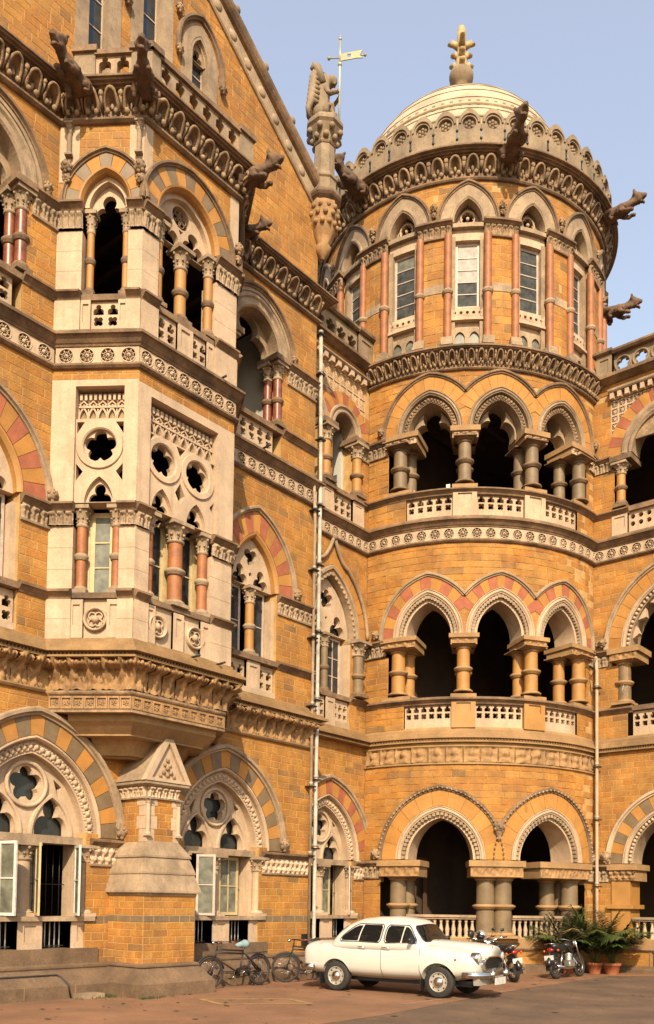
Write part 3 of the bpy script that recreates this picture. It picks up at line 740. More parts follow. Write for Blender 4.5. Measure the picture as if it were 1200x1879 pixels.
def ground_window(m,A,th,bossr=True,mats=None,jr=1.2):
    c=A.s0; mats=mats or [M_GB,M_VO]
    voussoirs(th,m,A,.0,.38,-.1,.03,19,mats)
    part('hood_mould',M_CW,th,lambda b:(amould(b,m,A,hood_prof(.38,.16,.14),n=44)))
    part('label_stop',M_SC,th,lambda b:boss(b,m,c+A.w+.46,A.zs+.16,.1,.14))
    big_tracery(m,A,th)
    # columns between the lights, sill, apron
    M=m.F(c,0,-.36); column(th,M,1.56,3.0,.15,M_CR,M_CR,.36,0,.14)
    for q in (-1,1):
        Mj=m.F(c+q*(jr+.06),0,-.12); column(th,Mj,1.56,3.0,.12,M_CR,M_CR,.36,0,.14,plinth=True)
    for q in (-1,1):
        part('jamb',M_CR,th,lambda b:b.box(m,c+q*jr-.14,c+q*jr+.14,1.56,3.0,-.6,-.2))
    part('window_sill',M_CW,th,lambda b:(b.box(m,c-jr-.1,c+jr+.22,1.47,1.56,-.6,.06)))
    for q in (-1,0,1):
        x=c+q*(jr-.02)
        part('pedestal',M_CR,th,lambda b:(b.plate(m,rect(x-.26,x+.26,.93,1.47),[rect(x-.13,x+.13,1.06,1.38)],-.45,-.02),b.box(m,x-.26,x+.26,.93,1.47,-.45,-.05)))
    for q in (-.5,.5):
        x=c+q*(jr-.02)
        br=part('iron_grille',M_BK,th,lambda b:b.box(m,x-.32,x+.32,.96,.99,-.3,-.27))
        for i in range(5): part('bar',M_WT,br,lambda b:b.tube([m.P(x-.22+.11*i,.95,-.28),m.P(x-.22+.11*i,1.47,-.28)],.014,5))
    part('base_course',M_PL,th,lambda b:b.box(m,c-jr-.3,c+jr+.32,.58,.93,-.5,.05))
    part('impost_moulding',M_CW,th,lambda b:b.box(m,c-jr-.1,c+jr+.1,3.0,3.15,-.55,-.12))
def casement(th,m,a,z0,h,w,d,ang,mf,lab=None):
    """an open sash: hinge at a, turned outward by ang degrees"""
    M=m.F(a,z0,d)@Matrix.Rotation(rad(ang),4,'Z')@Matrix.Translation((w/2,0,0))
    return sash(th,M,w,h,mf,M_GX,2,1,'casement',.055,lab=lab)
ground_window(MW,GA[0],WING); ground_window(MW,GA[1],WING); ground_window(MW,GA[2],WING); ground_window(MW2,W2G,WING,mats=[M_VO,M_RD],jr=1.1)
for c,m in ((9.7,MW),(14.7,MW),(19.66,MW2)):
    for q in (-1,1):
        x0=c+q*.62
        part('curtain',M_CURT,WING,lambda b:b.relief(m,x0-.42,x0-.1,1.6,3.0,14,2,lambda u,v:-.62+.03*math.sin(u*22)))
        part('window_bar',M_BK,WING,lambda b:[b.tube([m.P(x0-.3+.15*i,1.56,-.5),m.P(x0-.3+.15*i,3.0,-.5)],.009,4) for i in range(5)]+[b.tube([m.P(x0-.42,2.2,-.5),m.P(x0+.42,2.2,-.5)],.009,4)])
# casements as they stand in the photograph
casement(WING,MW,9.06,1.58,1.4,.42,-.12,-72,M_WT); casement(WING,MW,9.90,1.58,1.4,.42,-.2,-113,M_YP); casement(WING,MW,10.72,1.58,1.4,.42,-.1,-112,M_WT)
sash(WING,MW.F(15.3,1.58,-.45),.66,1.4,M_YP,M_GX,2,2,'window',.07); casement(WING,MW,13.98,1.58,1.4,.44,-.12,-46,M_PK)
sash(WING,MW2.F(20.05,1.58,-.42),.42,1.4,M_YP,M_GX,2,1,'window',.06); casement(WING,MW2,20.86,1.58,1.4,.44,-.08,-150,M_PK)
# friezes at the ground-floor impost
def impost_run(m,a0,a1,z0,zf,zt,style,pitch,th,mat_=None,e=0,A_=.07,path=None):
    carved(th,m,a0,a1,z0+.03,zf,pitch,style,A_,.01,mat_ or M_CW)
    pr=[(x,z) for x,z in P_IMP(zf,e)]
    pa=path or [tuple(m.P(a0,0).xy),tuple(m.P(a1,0).xy)]
    mould('impost_moulding',pa,[(x,zf+(z-zf)*(zt-zf)/.18) for x,z in pr],M_TR,th)
    mould('impost_moulding',pa,[(0,z0-.02),(.05,z0-.01),(.06,z0+.03),(0,z0+.05)],M_CW,th)
for a0,a1 in ((10.98,13.42),(15.98,17.75),(6.0,8.42)): impost_run(MW,a0,a1,2.6,2.98,3.15,'flower',.36,WING,M_CR,A_=.09)
impost_run(MW2,20.84,21.42,2.6,2.98,3.15,'flower',.34,WING,M_CR,A_=.08)
# plinth
P_PL=[(.48,-.1),(.48,.24),(.44,.27),(.20,.50),(.12,.53),(.14,.56),(.14,.60),(.08,.63),(0,.64)]
mould('plinth',[(-15.5,2),(-15.5,17.75),(-16.45,17.75)],P_PL,M_PL); mould('plinth',[(-16.45,17.75),(-16.45,21.3)],P_PL,M_PL)
for y in [3,4.3,5.7,7.1,8.2,9.3,10.4,13.6,14.5,15.6,16.7]:
    part('plinth_joint',M_TB,WING,lambda b:b.box(MW,y-.008,y+.008,.02,.26,.47,.484))
# --- buttress with gabled head
BY0,BY1,BX=11.48,12.84,-14.36
def rectpath(y0,y1,x): return [(-15.6,y0),(x,y0),(x,y1),(-15.6,y1)]
BP=rectpath(BY0,BY1,BX)
MB1=Plane((-15.5,BY0),(1,0)); MB2=Plane((BX,0),(0,1)); MB3=Plane((BX,BY1),(-1,0))
BUT=WING
wall(BUT,MB1,0,-BX*-1+15.5 if 0 else 15.5+BX,.6,2.03,course=.145,lmin=.25,lmax=.42,bands=[(1.40,1.55)]); wall(BUT,MB2,BY0,BY1,.6,2.03,course=.145,lmin=.25,lmax=.42,bands=[(1.40,1.55)]); wall(BUT,MB3,0,15.5+BX,.6,2.03,course=.145)
mould('buttress_plinth',BP,[(.32,-.1),(.32,.26),(.30,.28),(.10,.53),(.05,.55),(.08,.57),(.08,.6),(.05,.63),(0,.64)],M_PL)
mould('buttress_weathering',BP,[(0,1.99),(.02,2.0),(.02,2.05),(.09,2.06),(.09,2.10),(-.02,2.44),(0.0,2.44),(0.0,2.48),(-.10,2.78),(-.07,2.78),(-.07,2.82),(-.27,3.12),(-.34,3.12)],M_CW)
SY0,SY1,SX=11.74,12.58,-14.66
SP=rectpath(SY0,SY1,SX); MS1=Plane((-15.5,SY0),(1,0)); MS2=Plane((SX,0),(0,1))
wall(BUT,MS1,0,15.5+SX,3.1,4.0,course=.15,lmin=.25,lmax=.4); wall(BUT,MS2,SY0,SY1,3.1,4.0,course=.15,lmin=.25,lmax=.4); part('mortar_backing',M_MO,WING,lambda b:b.quad([Vector((SX,SY1,3.1)),Vector((-15.5,SY1,3.1)),Vector((-15.5,SY1,4.0)),Vector((SX,SY1,4.0))]))
for i,z in enumerate((3.1,3.37,3.64,3.85)):
    w=.2+.07*(i%2); h=(.27,.27,.21,.17)[i]
    part('quoin',M_CR,BUT,lambda b:(b.box(MS2,SY0-.014,SY0+w,z,z+h-.008,-.1,.014),b.box(MS2,SY1-w*.7,SY1+.014,z,z+h-.008,-.1,.014)))
    part('quoin',M_CR,BUT,lambda b:b.box(MS1,15.5+SX-w*1.1,15.5+SX+.002,z,z+h-.008,-.1,.013))
for y in (SY0+.02,SY1-.02):
    M=Matrix.Translation((SX+.03,y,0)); column(BUT,M,3.22,4.0,.045,M_CR,M_CR,.12,0,.08)
for m,a0,a1 in ((MS1,0,15.5+SX+.0),(MS2,SY0,SY1)): carved(BUT,m,a0,a1,4.02,4.24,.17,'leaf',.06,.03,M_CR)
mould('buttress_cornice',SP,[(0,3.98),(.06,3.99),(.06,4.02),(.02,4.03),(.02,4.22),(.12,4.25),(.16,4.28),(.16,4.33),(.02,4.36)],M_CW)
yc=(SY0+SY1)/2; hx=(SY1-SY0)/2+.16
def roof(b):
    x0,x1=-15.5,SX+.14; za,zb=4.35,5.36
    for q in (-1,1): b.quad([Vector((x0,yc+q*hx,za)),Vector((x1,yc+q*hx,za)),Vector((x1,yc,zb)),Vector((x0,yc,zb))])
    b.quad([Vector((x1-.1,yc-hx,za)),Vector((x1-.1,yc+hx,za)),Vector((x1-.1,yc,zb))])
part('buttress_gable_roof',M_CW,BUT,roof)
def gab(b):
    pl=Plane((SX+.14,0),(0,1)); za,zb=4.34,5.42
    o=[(yc-hx-.03,za),(yc+hx+.03,za),(yc,zb)]; i=[(yc-hx+.14,za+.07),(yc+hx-.14,za+.07),(yc,zb-.25)]
    b.plate(pl,o,[i],-.1,.04); b.plate(pl,[(yc-hx+.1,za+.05),(yc+hx-.1,za+.05),(yc,zb-.2)],[],-.1,-.03)
part('buttress_gable',M_CR,BUT,gab)
def gabl(b):
    pl=Plane((SX+.14,0),(0,1))
    for y,z,r in ((0,4.5,.06),(-.1,4.55,.05),(.1,4.55,.05),(0,4.64,.06),(-.07,4.7,.04),(.07,4.7,.04),(0,4.8,.05),(-.18,4.47,.045),(.18,4.47,.045)): b.ball(pl.P(yc+y,z,-.02),r,6,4)
part('carved_leafwork',M_SC,BUT,gabl)
# --- oriel bay: corbel
PB2=[(-15.5,9.95),(-14.18,10.93),(-14.18,13.37),(-15.5,14.35)]
mould('oriel_corbel',PB2,[(-.02,5.54),(.04,5.55),(.04,5.60),(0,5.61),(0,5.88),(.04,5.90),(.06,5.93),(.06,5.97),(0,5.99)],M_SC)
part('oriel_soffit',M_TB,WING,lambda b:(b.quad([Vector((x,y,5.55)) for x,y in PB2]),))
PB3=[(-15.5,10.5),(-14.55,11.2),(-14.55,13.1),(-15.5,13.8)]
mould('oriel_corbel',PB3,[(0,5.16),(.03,5.17),(.03,5.2),(.28,5.42),(.28,5.5),(.3,5.56)],M_TB); part('oriel_soffit',M_TB,WING,lambda b:b.quad([Vector((x,y,5.165)) for x,y in PB3]))
PB4=[(-15.5,11.0),(-14.95,11.5),(-14.95,12.8),(-15.5,13.3)]
mould('oriel_corbel',PB4,[(-.1,4.8),(.0,4.85),(.1,5.05),(.2,5.17)],M_TB); part('oriel_soffit',M_TB,WING,lambda b:b.quad([Vector((x,y,4.83)) for x,y in PB4]))
ml=[Plane(PB2[0],Vector(PB2[1])-Vector(PB2[0])),Plane(PB2[1],Vector(PB2[2])-Vector(PB2[1])),Plane(PB2[2],Vector(PB2[3])-Vector(PB2[2]))]
M_CO=MATS['carved_ochre_stone']
for m,L in zip(ml,(1.644,2.44,1.644)):
    n=round(L/.245); p=L/n
    for i in range(n):
        b=MB(); c=p*(i+.5); b.plate(m,rect(p*i+.004,p*(i+1)-.004,5.62,5.87),[rect(c-.085,c+.085,5.66,5.83)],-.02,.035); b.box(m,p*i,p*i+p,5.62,5.87,-.05,-.012)
        for k in range(5): a=2*PI*k/5; b.ball(m.P(c+.04*math.cos(a),5.745+.04*math.sin(a),0),.026,5,3)
        b.ball(m.P(c,5.745,.01),.025,5,3); b.obj('corbel_panel',M_CO,WING)
    n=round((L+.1)/.34)
    for i in range(n): ob('leaf_bracket',random.choice(BRKS),WING,m.F(L/n*(i+.5),5.99))
# --- oriel: first floor
def ashlar(th,m,a0,a1,z0,z1,d0,d1,ch=.42,mt=None):
    n=max(1,round((z1-z0)/ch)); h=(z1-z0)/n
    for i in range(n): part('ashlar_block',mt or M_CR,th,lambda b:b.box(m,a0,a1,z0+h*i+.003,z0+h*(i+1)-.003,d0,d1))
for m,a0,a1 in ((MC,0,.5),(MC,1.42,LC),(MF,10.85,11.2),(MF,12.86,13.45),(MD,0,.32),(MD,1.24,LC)):
    ashlar(WING,m,a0,a1,7.92,9.22,-.4,0); ashlar(WING,m,a0,a1,6.97,7.76,-.4,.03)
    mould('sill_string',[tuple(m.P(a0,0).xy),tuple(m.P(a1,0).xy)],P_SILL(7.76),M_TR)
    carved(WING,m,a0,a1,9.22,9.5,.17,'leaf',.07,.02,M_CW)
    mould('impost_moulding',[tuple(m.P(a0-.03,0).xy),tuple(m.P(a1+.03,0).xy)],P_IMP(9.5),M_TR)
for m,a0,a1 in ((MC,.5,1.42),(MF,11.2,12.86),(MD,.32,1.24)):
    part('sill_string',M_TR,WING,lambda b:b.box(m,a0,a1,7.79,7.9,-.35,-.02)); part('apron_panel',M_CR,WING,lambda b:b.box(m,a0,a1,6.97,7.79,-.4,-.10))
def apron_rose(m,c,z,R=.24):
    def f(b):
        b.lathe([(R,-.10),(R,-.03),(R*.9,.0),(R*.8,-.03),(R*.75,-.08)],24,m.F(c,z,0)@Matrix.Rotation(PI/2,4,'X'),caps=False)
        for k in range(4):
            a=PI/4+k*PI/2; b.tube([m.P(c+R*.38*math.cos(a)+R*.3*math.cos(t),z+R*.38*math.sin(a)+R*.3*math.sin(t),-.07) for t in [2*PI*i/12 for i in range(12)]],.018,5,True)
        b.ball(m.P(c,z,-.06),R*.32,10,6)
    part('apron_rosette',M_CR,WING,f)
apron_rose(MC,.97,7.38)
for c in (11.5,12.5): apron_rose(MF,c,7.38)
for m,c in ((MC,.6),(MC,1.34),(MF,12.02),(MF,12.76),(MF,11.28)):
    part('pedestal',M_CR,WING,lambda b:(b.plate(m,rect(c-.13,c+.13,7.0,7.76),[rect(c-.07,c+.07,7.25,7.66)],-.15,-.01),b.box(m,c-.13,c+.13,7.0,7.76,-.15,-.04)))
for m,c,r in ((MC,.62,.1),(MC,1.33,.1),(MF,12.02,.155),(MF,12.76,.11),(MF,11.3,.11),(MD,.42,.1),(MD,1.15,.1)):
    column(WING,m.F(c,0,-.18),7.9,9.66,r,M_RC,M_CW,.42,.5,.16)
# windows behind the columns
sash(WING,MC.F(.985,7.9,-.36),.5,1.72,M_YP,M_GX,3,1,'window',.10)
sash(WING,MF.F(11.68,7.9,-.42),.36,1.72,M_YP,M_GL,2,1,'window',.045); sash(WING,MF.F(12.48,7.9,-.42),.36,1.72,M_YP,M_GL,2,1,'window',.045)
part('window_surround',M_YP,WING,lambda b:(b.box(MC,.66,.74,7.9,9.66,-.4,-.32),b.box(MC,1.24,1.3,7.9,9.66,-.4,-.32),b.box(MF,11.38,11.5,7.9,9.66,-.46,-.36),b.box(MF,11.86,12.28,7.9,9.66,-.46,-.36),b.box(MF,12.66,12.86,7.9,9.66,-.46,-.36)))
# big cream frames with pierced circles
def lattice_panel(m,a0,a1,z0,z1,n,d=-.16):
    h=z1-z0; bk=part('panel_back',M_SC,WING,lambda b:b.box(m,a0,a1,z0,z1,d-.12,d-.06))
    part('dentil_row',M_CR,WING,lambda b:[b.box(m,a0+(i+.25)*(a1-a0)/(2*n),a0+(i+.8)*(a1-a0)/(2*n),z1-.12*h/.6-.05,z1-.05,d-.06,d+.02) for i in range(2*n)],kind='stuff')
    def dia(b):
        p=(a1-a0)/n; zc=z0+h*.58
        for i in range(n):
            c=a0+p*(i+.5); e=p*.5; k=.62
            o=[(c+e,zc),(c,zc+e*.9),(c-e,zc),(c,zc-e*.9)]; b.plate(m,o,[[(c+e*k,zc),(c,zc+e*.9*k),(c-e*k,zc),(c,zc-e*.9*k)]],d-.06,d)
            b.ball(m.P(c,zc,d-.04),e*.28,6,4)
    part('lattice_diamonds',M_CR,WING,dia)
    def arcs(b):
        p=(a1-a0)/n; za=z0+.06
        for i in range(n):
            A=Arch(a0+p*(i+.5),za,p*.44,h*.36); amould(b,m,A,[(-.012,d-.06),(-.012,d),(.022,d),(.022,d-.06)],n=8)
            x=a0+p*i; b.box(m,x-.012,x+.012,za,za+h*.34,d-.06,d-.01)
        b.box(m,a0,a1,z0,z0+.05,d-.1,d+.02); b.box(m,a0,a1,z0+.06+h*.36,z0+.1+h*.36,d-.06,d+.01)
    part('lattice_arcs',M_CR,WING,arcs)
# frame on canted face and front
part('oriel_frame',M_CR,WING,lambda b:b.plate(MC,rect(.0,LC,9.68,12.16),[rect(.48,1.46,9.68+.01,12.03)],-.3,.01))
part('oriel_frame',M_CR,WING,lambda b:b.plate(MF,rect(10.85,13.45,9.68,12.12),[rect(11.16,12.98,9.69,11.94)],-.3,.01))
part('oriel_frame',M_CR,WING,lambda b:b.plate(MD,rect(0,LC,9.68,12.12),[rect(.48,1.26,9.69,11.94)],-.3,.01))
lattice_panel(MC,.49,1.45,11.40,12.0,5); lattice_panel(MF,11.17,12.97,11.27,11.9,8)
def gapcorner(x0,z0,qx,qz,r): return None
def circ_tr(m,cs,a0,a1,z0,z1,R,Rh,zc,w,gaps,apx):
    hs=[circ(c,zc,Rh,24) for c in cs]+gaps
    for c in cs:
        A=Arch(c,z0+.02,w,apx-z0-.02); hs.append(A.poly(0,16)[::-1])
    part('window_tracery',M_CR,WING,lambda b:b.plate(m,rect(a0,a1,z0,z1),hs,-.24,-.06))
    for c in cs:
        part('circle_moulding',M_CR,WING,lambda b:(b.lathe([(Rh,.0),(Rh,.20),(Rh+.025,.225),(R-.01,.228),(R,.215),(R,.15)],36,m.F(c,zc,-.25)@Matrix.Rotation(PI/2,4,'X'),caps=False,smooth=False)))
        part('foil',M_CR,WING,lambda b:b.plate(m,circ(c,zc,Rh+.01,24),[foil(c,zc,Rh*.99,5,PI/2)],-.20,-.11))
        part('foil',M_CR,WING,lambda b:head_plate(b,m,Arch(c,z0+.02,w,apx-z0-.02),trefoil_head(c,z0+.02,z0+.10,w*.78,1.1*(apx-z0)/w*.72),-.23,-.16))
zc=10.80
circ_tr(MF,(11.55,12.47),11.16,12.98,9.69,11.27,.455,.315,zc,.27,[[(12.01,10.06),(12.14,10.27),(12.01,10.5),(11.88,10.27)],[(12.01,11.02),(12.13,11.24),(11.89,11.24)],[(12.95,11.24),(12.83,11.24),(12.95,11.02)],[(11.19,11.02),(11.31,11.24),(11.19,11.24)],[(12.95,10.1),(12.95,10.42),(12.83,10.28)]],10.22)
circ_tr(MC,(.97,),.48,1.46,9.69,11.4,.475,.33,10.86,.29,[[(1.44,10.15),(1.44,10.5),(1.30,10.34)],[(.50,10.5),(.50,10.15),(.64,10.34)],[(.5,11.1),(.66,11.34),(.5,11.34)],[(1.44,11.34),(1.28,11.34),(1.44,11.1)]],10.24)
for m,a0,a1,z0 in ((MC,0,LC,12.16),(MF,10.85,13.45,12.12),(MD,0,LC,12.12)): wall(WING,m,a0,a1,z0,12.4,course=.13,lmin=.25,lmax=.4)
# --- oriel: second floor
for m,a0,a1 in ((MC,0,.52),(MC,1.45,LC),(MF,10.85,11.27),(MF,12.83,13.45),(MD,0,.5),(MD,1.2,LC)):
    ashlar(WING,m,a0,a1,13.98,15.22,-.45,0); ashlar(WING,m,a0,a1,13.14,13.77,-.45,.04)
    mould('sill_string',[tuple(m.P(a0,0).xy),tuple(m.P(a1,0).xy)],P_SILL(13.77),M_TR)
    carved(WING,m,a0,a1,15.24,15.6,.13,'leaf',.06,.02,M_CW)
    mould('impost_moulding',[tuple(m.P(a0-.02,0).xy),tuple(m.P(a1+.02,0).xy)],P_IMP(15.6),M_TR)
pierced(WING,MC,.72,1.3,13.16,13.80,2,-.2,-.08,base=.1); pierced(WING,MF,11.30,11.82,13.16,13.80,2,-.2,-.08,base=.1); pierced(WING,MF,12.24,12.66,13.16,13.80,2,-.2,-.08,base=.1)
for m,a0,a1 in ((MC,.52,1.45),(MF,11.27,12.83)): part('sill_string',M_TR,WING,lambda b:b.box(m,a0,a1,13.8,13.92,-.3,-.02))
for m,c,w in ((MC,.62,.1),(MC,1.37,.09),(MF,12.03,.2),(MF,12.73,.1)):
    part('pedestal',M_CR,WING,lambda b:(b.plate(m,rect(c-w,c+w,13.16,13.8),[rect(c-w*.6,c+w*.6,13.36,13.72)],-.25,-.01),b.box(m,c-w,c+w,13.16,13.8,-.25,-.04)))
for m,c,r,d in ((MC,.63,.075,-.2),(MC,1.36,.075,-.2),(MF,12.05,.125,-.25),(MF,12.74,.1,-.15),(MF,11.36,.1,-.15),(MD,.6,.08,-.2)):
    column(WING,m.F(c,0,d),13.94,15.72 if r<.12 else 15.55,r,M_OC,M_TR,.45,.5,.2)
BA=Arch(12.03,15.8,.82,.90); BC_=Arch(.97,15.8,.5,.68); BD_=Arch(.85,15.8,.5,.68)
for m,A,a0,a1,vo,k in ((MF,BA,10.85,13.45,.33,13),(MC,BC_,0,LC,.27,9),(MD,BD_,0,LC,.27,9)):
    wall(WING,m,a0,a1,15.78,17.42,[hole_arch(A,.15,15.7,A.w)],lmin=.25,lmax=.45)
    voussoirs(WING,m,A,.04,vo+.04,-.1,.03,k,[M_GB,M_VO])
    part('arch_moulding',M_OC,WING,lambda b:amould(b,m,A,[(-.04,-.5),(-.04,-.03),(0,.04),(.03,.05),(.04,.0)],n=28))
    part('arch_moulding',M_CR,WING,lambda b:ring(b,m,A,-.13,-.02,-.5,-.14,n=24))
    part('hood_mould',M_TR,WING,lambda b:amould(b,m,A,hood_prof(vo+.04,.1,.11),n=32))
part('window_tracery',M_CR,WING,lambda b:b.plate(MF,Arch(12.03,15.8,.7,.78).poly(0,24,15.57),[circ(12.03,16.27,.235,20),trefoil_head(11.685,15.58,15.74,.285,1.3),trefoil_head(12.375,15.58,15.74,.285,1.3),[(12.03,15.9),(12.09,16.0),(11.97,16.0)]],-.4,-.25))
part('rose_tracery',M_TR,WING,lambda b:[b.tube([MF.P(12.03+.1*math.cos(a)+.075*math.cos(t),16.27+.1*math.sin(a)+.075*math.sin(t),-.3) for t in [2*PI*i/10 for i in range(10)]],.014,5,True) for a in [2*PI*k/6 for k in range(6)]])
part('window_tracery',M_CR,WING,lambda b:head_plate(b,MC,Arch(.97,15.6,.42,.78),trefoil_head(.97,15.6,15.72,.28,1.5),-.4,-.28))
for m,c,z0,z1 in ((MC,.22,16.72,17.40),(MC,1.64,16.72,17.40)):
    column(WING,m.F(c,0,.05),z0,z1,.05,M_CW,M_CW,.2,0,.08)
    part('quoin',M_CR,WING,lambda b:b.box(m,c-.2,min(LC,c+.2),z0-.5,17.4,-.05,.016))
part('quoin',M_CR,WING,lambda b:b.box(MF,10.85,11.05,16.2,17.4,-.05,.016)); part('quoin',M_CR,WING,lambda b:b.box(MF,13.2,13.45,15.9,17.4,-.05,.016))
for m,c,z in ((MC,.2,16.35),(MC,1.68,16.3),(MF,13.4,16.1)): part('label_stop',M_SC,WING,lambda b:(boss(b,m,c,z+.12,.1,.11),boss(b,m,c,z-.1,.07,.08)))
# --- balcony parapet over the oriel, standing out on the cornice
QB=[(-15.5,9.60),(-13.84,10.78),(-13.84,13.62),(-15.5,14.8)]
QC=Plane(QB[0],Vector(QB[1])-Vector(QB[0])); QF=Plane((-13.84,0),(0,1)); LQ=(Vector(QB[1])-Vector(QB[0])).length
for m,a0,a1 in ((QC,.45,.88),(QC,LQ-.42,LQ),(QF,10.78,11.0),(QF,13.22,13.62)):
    part('parapet_pier',M_GP,WING,lambda b:b.box(m,a0,a1,18.14,18.74,-.3,.0))
    part('parapet_coping',M_TR,WING,lambda b:b.box(m,a0-.04,a1+.04,18.74,18.86,-.35,.06))
pierced(WING,QC,.88,LQ-.42,18.14,18.72,2,-.22,-.05,'lancet',M_CW); pierced(WING,QF,11.0,13.22,18.14,18.72,6,-.22,-.05,'lancet',M_CW)
part('parapet_coping',M_TR,WING,lambda b:(b.box(QC,.86,LQ-.4,18.69,18.79,-.3,.02),b.box(QF,10.98,13.24,18.69,18.79,-.3,.02)))
part('parapet_side',M_GP,WING,lambda b:b.box(Plane(QB[2],Vector(QB[3])-Vector(QB[2])),0,LQ,18.14,18.8,-.3,0))
part('balcony_floor',M_TB,WING,lambda b:b.quad([Vector((x,y,18.17)) for x,y in QB]))
def corner_block(mesh,pl_a,sa,pl_b,z,sc=(1,1,1)):
    A_=pl_a.t.angle_signed(Vector((1,0))) if 0 else math.atan2(pl_a.t.y,pl_a.t.x); B_=math.atan2(pl_b.t.y,pl_b.t.x); p=pl_a.P(sa,z)
    ob('carved_corner_leaf',mesh,WING,Matrix.Translation(p)@Matrix.Rotation((A_+B_)/2,4,'Z')@Matrix.Diagonal((*sc,1)))
corner_block(CUP,MC,LC,MF,17.48,(1,1.12,1)); corner_block(CUP,MF,13.45,MD,17.48,(1,1.12,1)); corner_block(BRK,ml[0],1.644,ml[1],5.99,(1,1.12,1)); corner_block(BRK,ml[1],2.44,ml[2],5.99,(1,1.12,1))
# --- first and second floor openings of the main wall
def sec_arch(m,A,th,mo,mi,vo=.42,k=13,mats=(M_VO,M_RD),hood=M_CW,hw=.12):
    voussoirs(th,m,A,.06,vo+.06,-.1,.025,k,mats)
    part('arch_moulding',mi,th,lambda b:amould(b,m,A,[(-.06,-.5),(-.06,-.04),(0,.02),(.04,.03),(.06,.0)],n=32))
    part('hood_mould',hood,th,lambda b:amould(b,m,A,hood_prof(vo+.06,hw,.12),n=36))
for m,A in ((MW,FR),(MW,FLL)):
    c=A.s0; sec_arch(m,A,WING,None,M_OC,.48,15,(M_RD,M_VO))
    part('label_stop',M_SC,WING,lambda b:boss(b,m,c+1.44,9.8,.1,.12))
    a=Arch(c,9.68,.74,1.2)
    part('window_tracery',M_CR,WING,lambda b:b.plate(m,a.poly(0,24),[foil(c,10.42,.24,3,-PI/2),trefoil_head(c-.36,9.69,9.78,.25,1.5),trefoil_head(c+.36,9.69,9.78,.25,1.5),circ(c,9.98,.055,8)],-.35,-.18))
    part('leaded_pane',M_GL,WING,lambda b:b.box(m,c-.72,c+.72,9.68,10.8,-.42,-.40))
    column(WING,m.F(c+.02,0,-.2),7.93,9.66,.115,M_OC,M_CW,.42,.5,.18)
    for q in (-1,1):
        sash(WING,m.F(c+q*.42,7.93,-.36),.5,1.74,M_PK,M_GL,2,1,'window',.06)
        part('apron_panel',M_CR,WING,lambda b:(b.box(m,c+q*.42-.4,c+q*.42+.4,6.97,7.12,-.4,-.06)))
        pierced(WING,m,c+q*.5-.27,c+q*.5+.27,7.1,7.77,2,-.2,-.1)
    part('pedestal',M_CR,WING,lambda b:(b.plate(m,rect(c-.22,c+.22,6.97,7.78),[rect(c-.13,c+.13,7.2,7.66)],-.3,-.0),b.box(m,c-.22,c+.22,6.97,7.78,-.3,-.03)))
    part('sill_string',M_TR,WING,lambda b:b.box(m,c-.8,c+.8,7.79,7.92,-.35,.06)); part('base_course',M_CR,WING,lambda b:b.box(m,c-.85,c+.7,6.97,7.1,-.3,.06))
    part('jamb',M_CR,WING,lambda b:(b.box(m,c+.7,c+.82,7.9,9.5,-.5,-.12),b.box(m,c-.82,c-.7,7.9,9.5,-.5,-.12)))
for a0,a1 in ((16.4,17.75),(14.5,14.8),(9.2,9.82),(6.5,7.6)):
    impost_run(MW,a0,a1,9.16,9.48,9.66,'leaf',.2,WING)
    mould('sill_string',[(-15.5,a0),(-15.5,a1)],P_SILL(7.76))
for m,A in ((MW,SR),(MW,SLL)):
    c=A.s0; w=A.w
    part('arch_ring',M_CW,WING,lambda b:(ring(b,m,A,.0,.34,-.5,.02,n=36),amould(b,m,A,[(-.02,-.3),(-.02,.02),(.02,.06),(.06,.06),(.1,.02)],n=36),amould(b,m,A,[(.18,.02),(.22,.07),(.28,.07),(.33,.02)],n=36)))
    part('hood_mould',M_TR,WING,lambda b:amould(b,m,A,hood_prof(.42,.14,.14),n=36)); part('arch_ring',M_CW,WING,lambda b:ring(b,m,A,.34,.42,-.1,.05,n=36))
    part('label_stop',M_SC,WING,lambda b:boss(b,m,c+w+.5,15.9,.1,.09))
    part('cusped_lining',M_CW,WING,lambda b:head_plate(b,m,A,trefoil_head(c,15.75,15.86,w*.82,1.12),-.5,-.3))
    for q in (-1,1):
        for d,x in ((-.08,w+.06),(-.34,w-.03)):
            column(WING,m.F(c+q*x,0,d),13.97,15.62,.115,M_RG,M_TR,.42,.48,.2,plinth=True)
    pierced(WING,m,c-w+.02,c+w-.1,13.16,13.8,5,-.2,-.08,base=.1)
    part('sill_string',M_TR,WING,lambda b:b.box(m,c-w-.15,c+w+.15,13.8,13.93,-.5,.04))
    part('impost_block',M_TR,WING,lambda b:[b.box(m,c+q*(w+.02)-.24,c+q*(w+.02)+.24,15.62,15.76,-.55,.16) for q in (-1,1)])
for a0,a1 in ((16.62,17.75),(14.48,14.5),(9.24,9.82),(6,7.1)):
    if a1-a0>.1:
        impost_run(MW,a0,a1,15.22,15.58,15.76,'leaf',.2,WING); 
    mould('sill_string',[(-15.5,a0-.15),(-15.5,a1)],P_SILL(13.77))
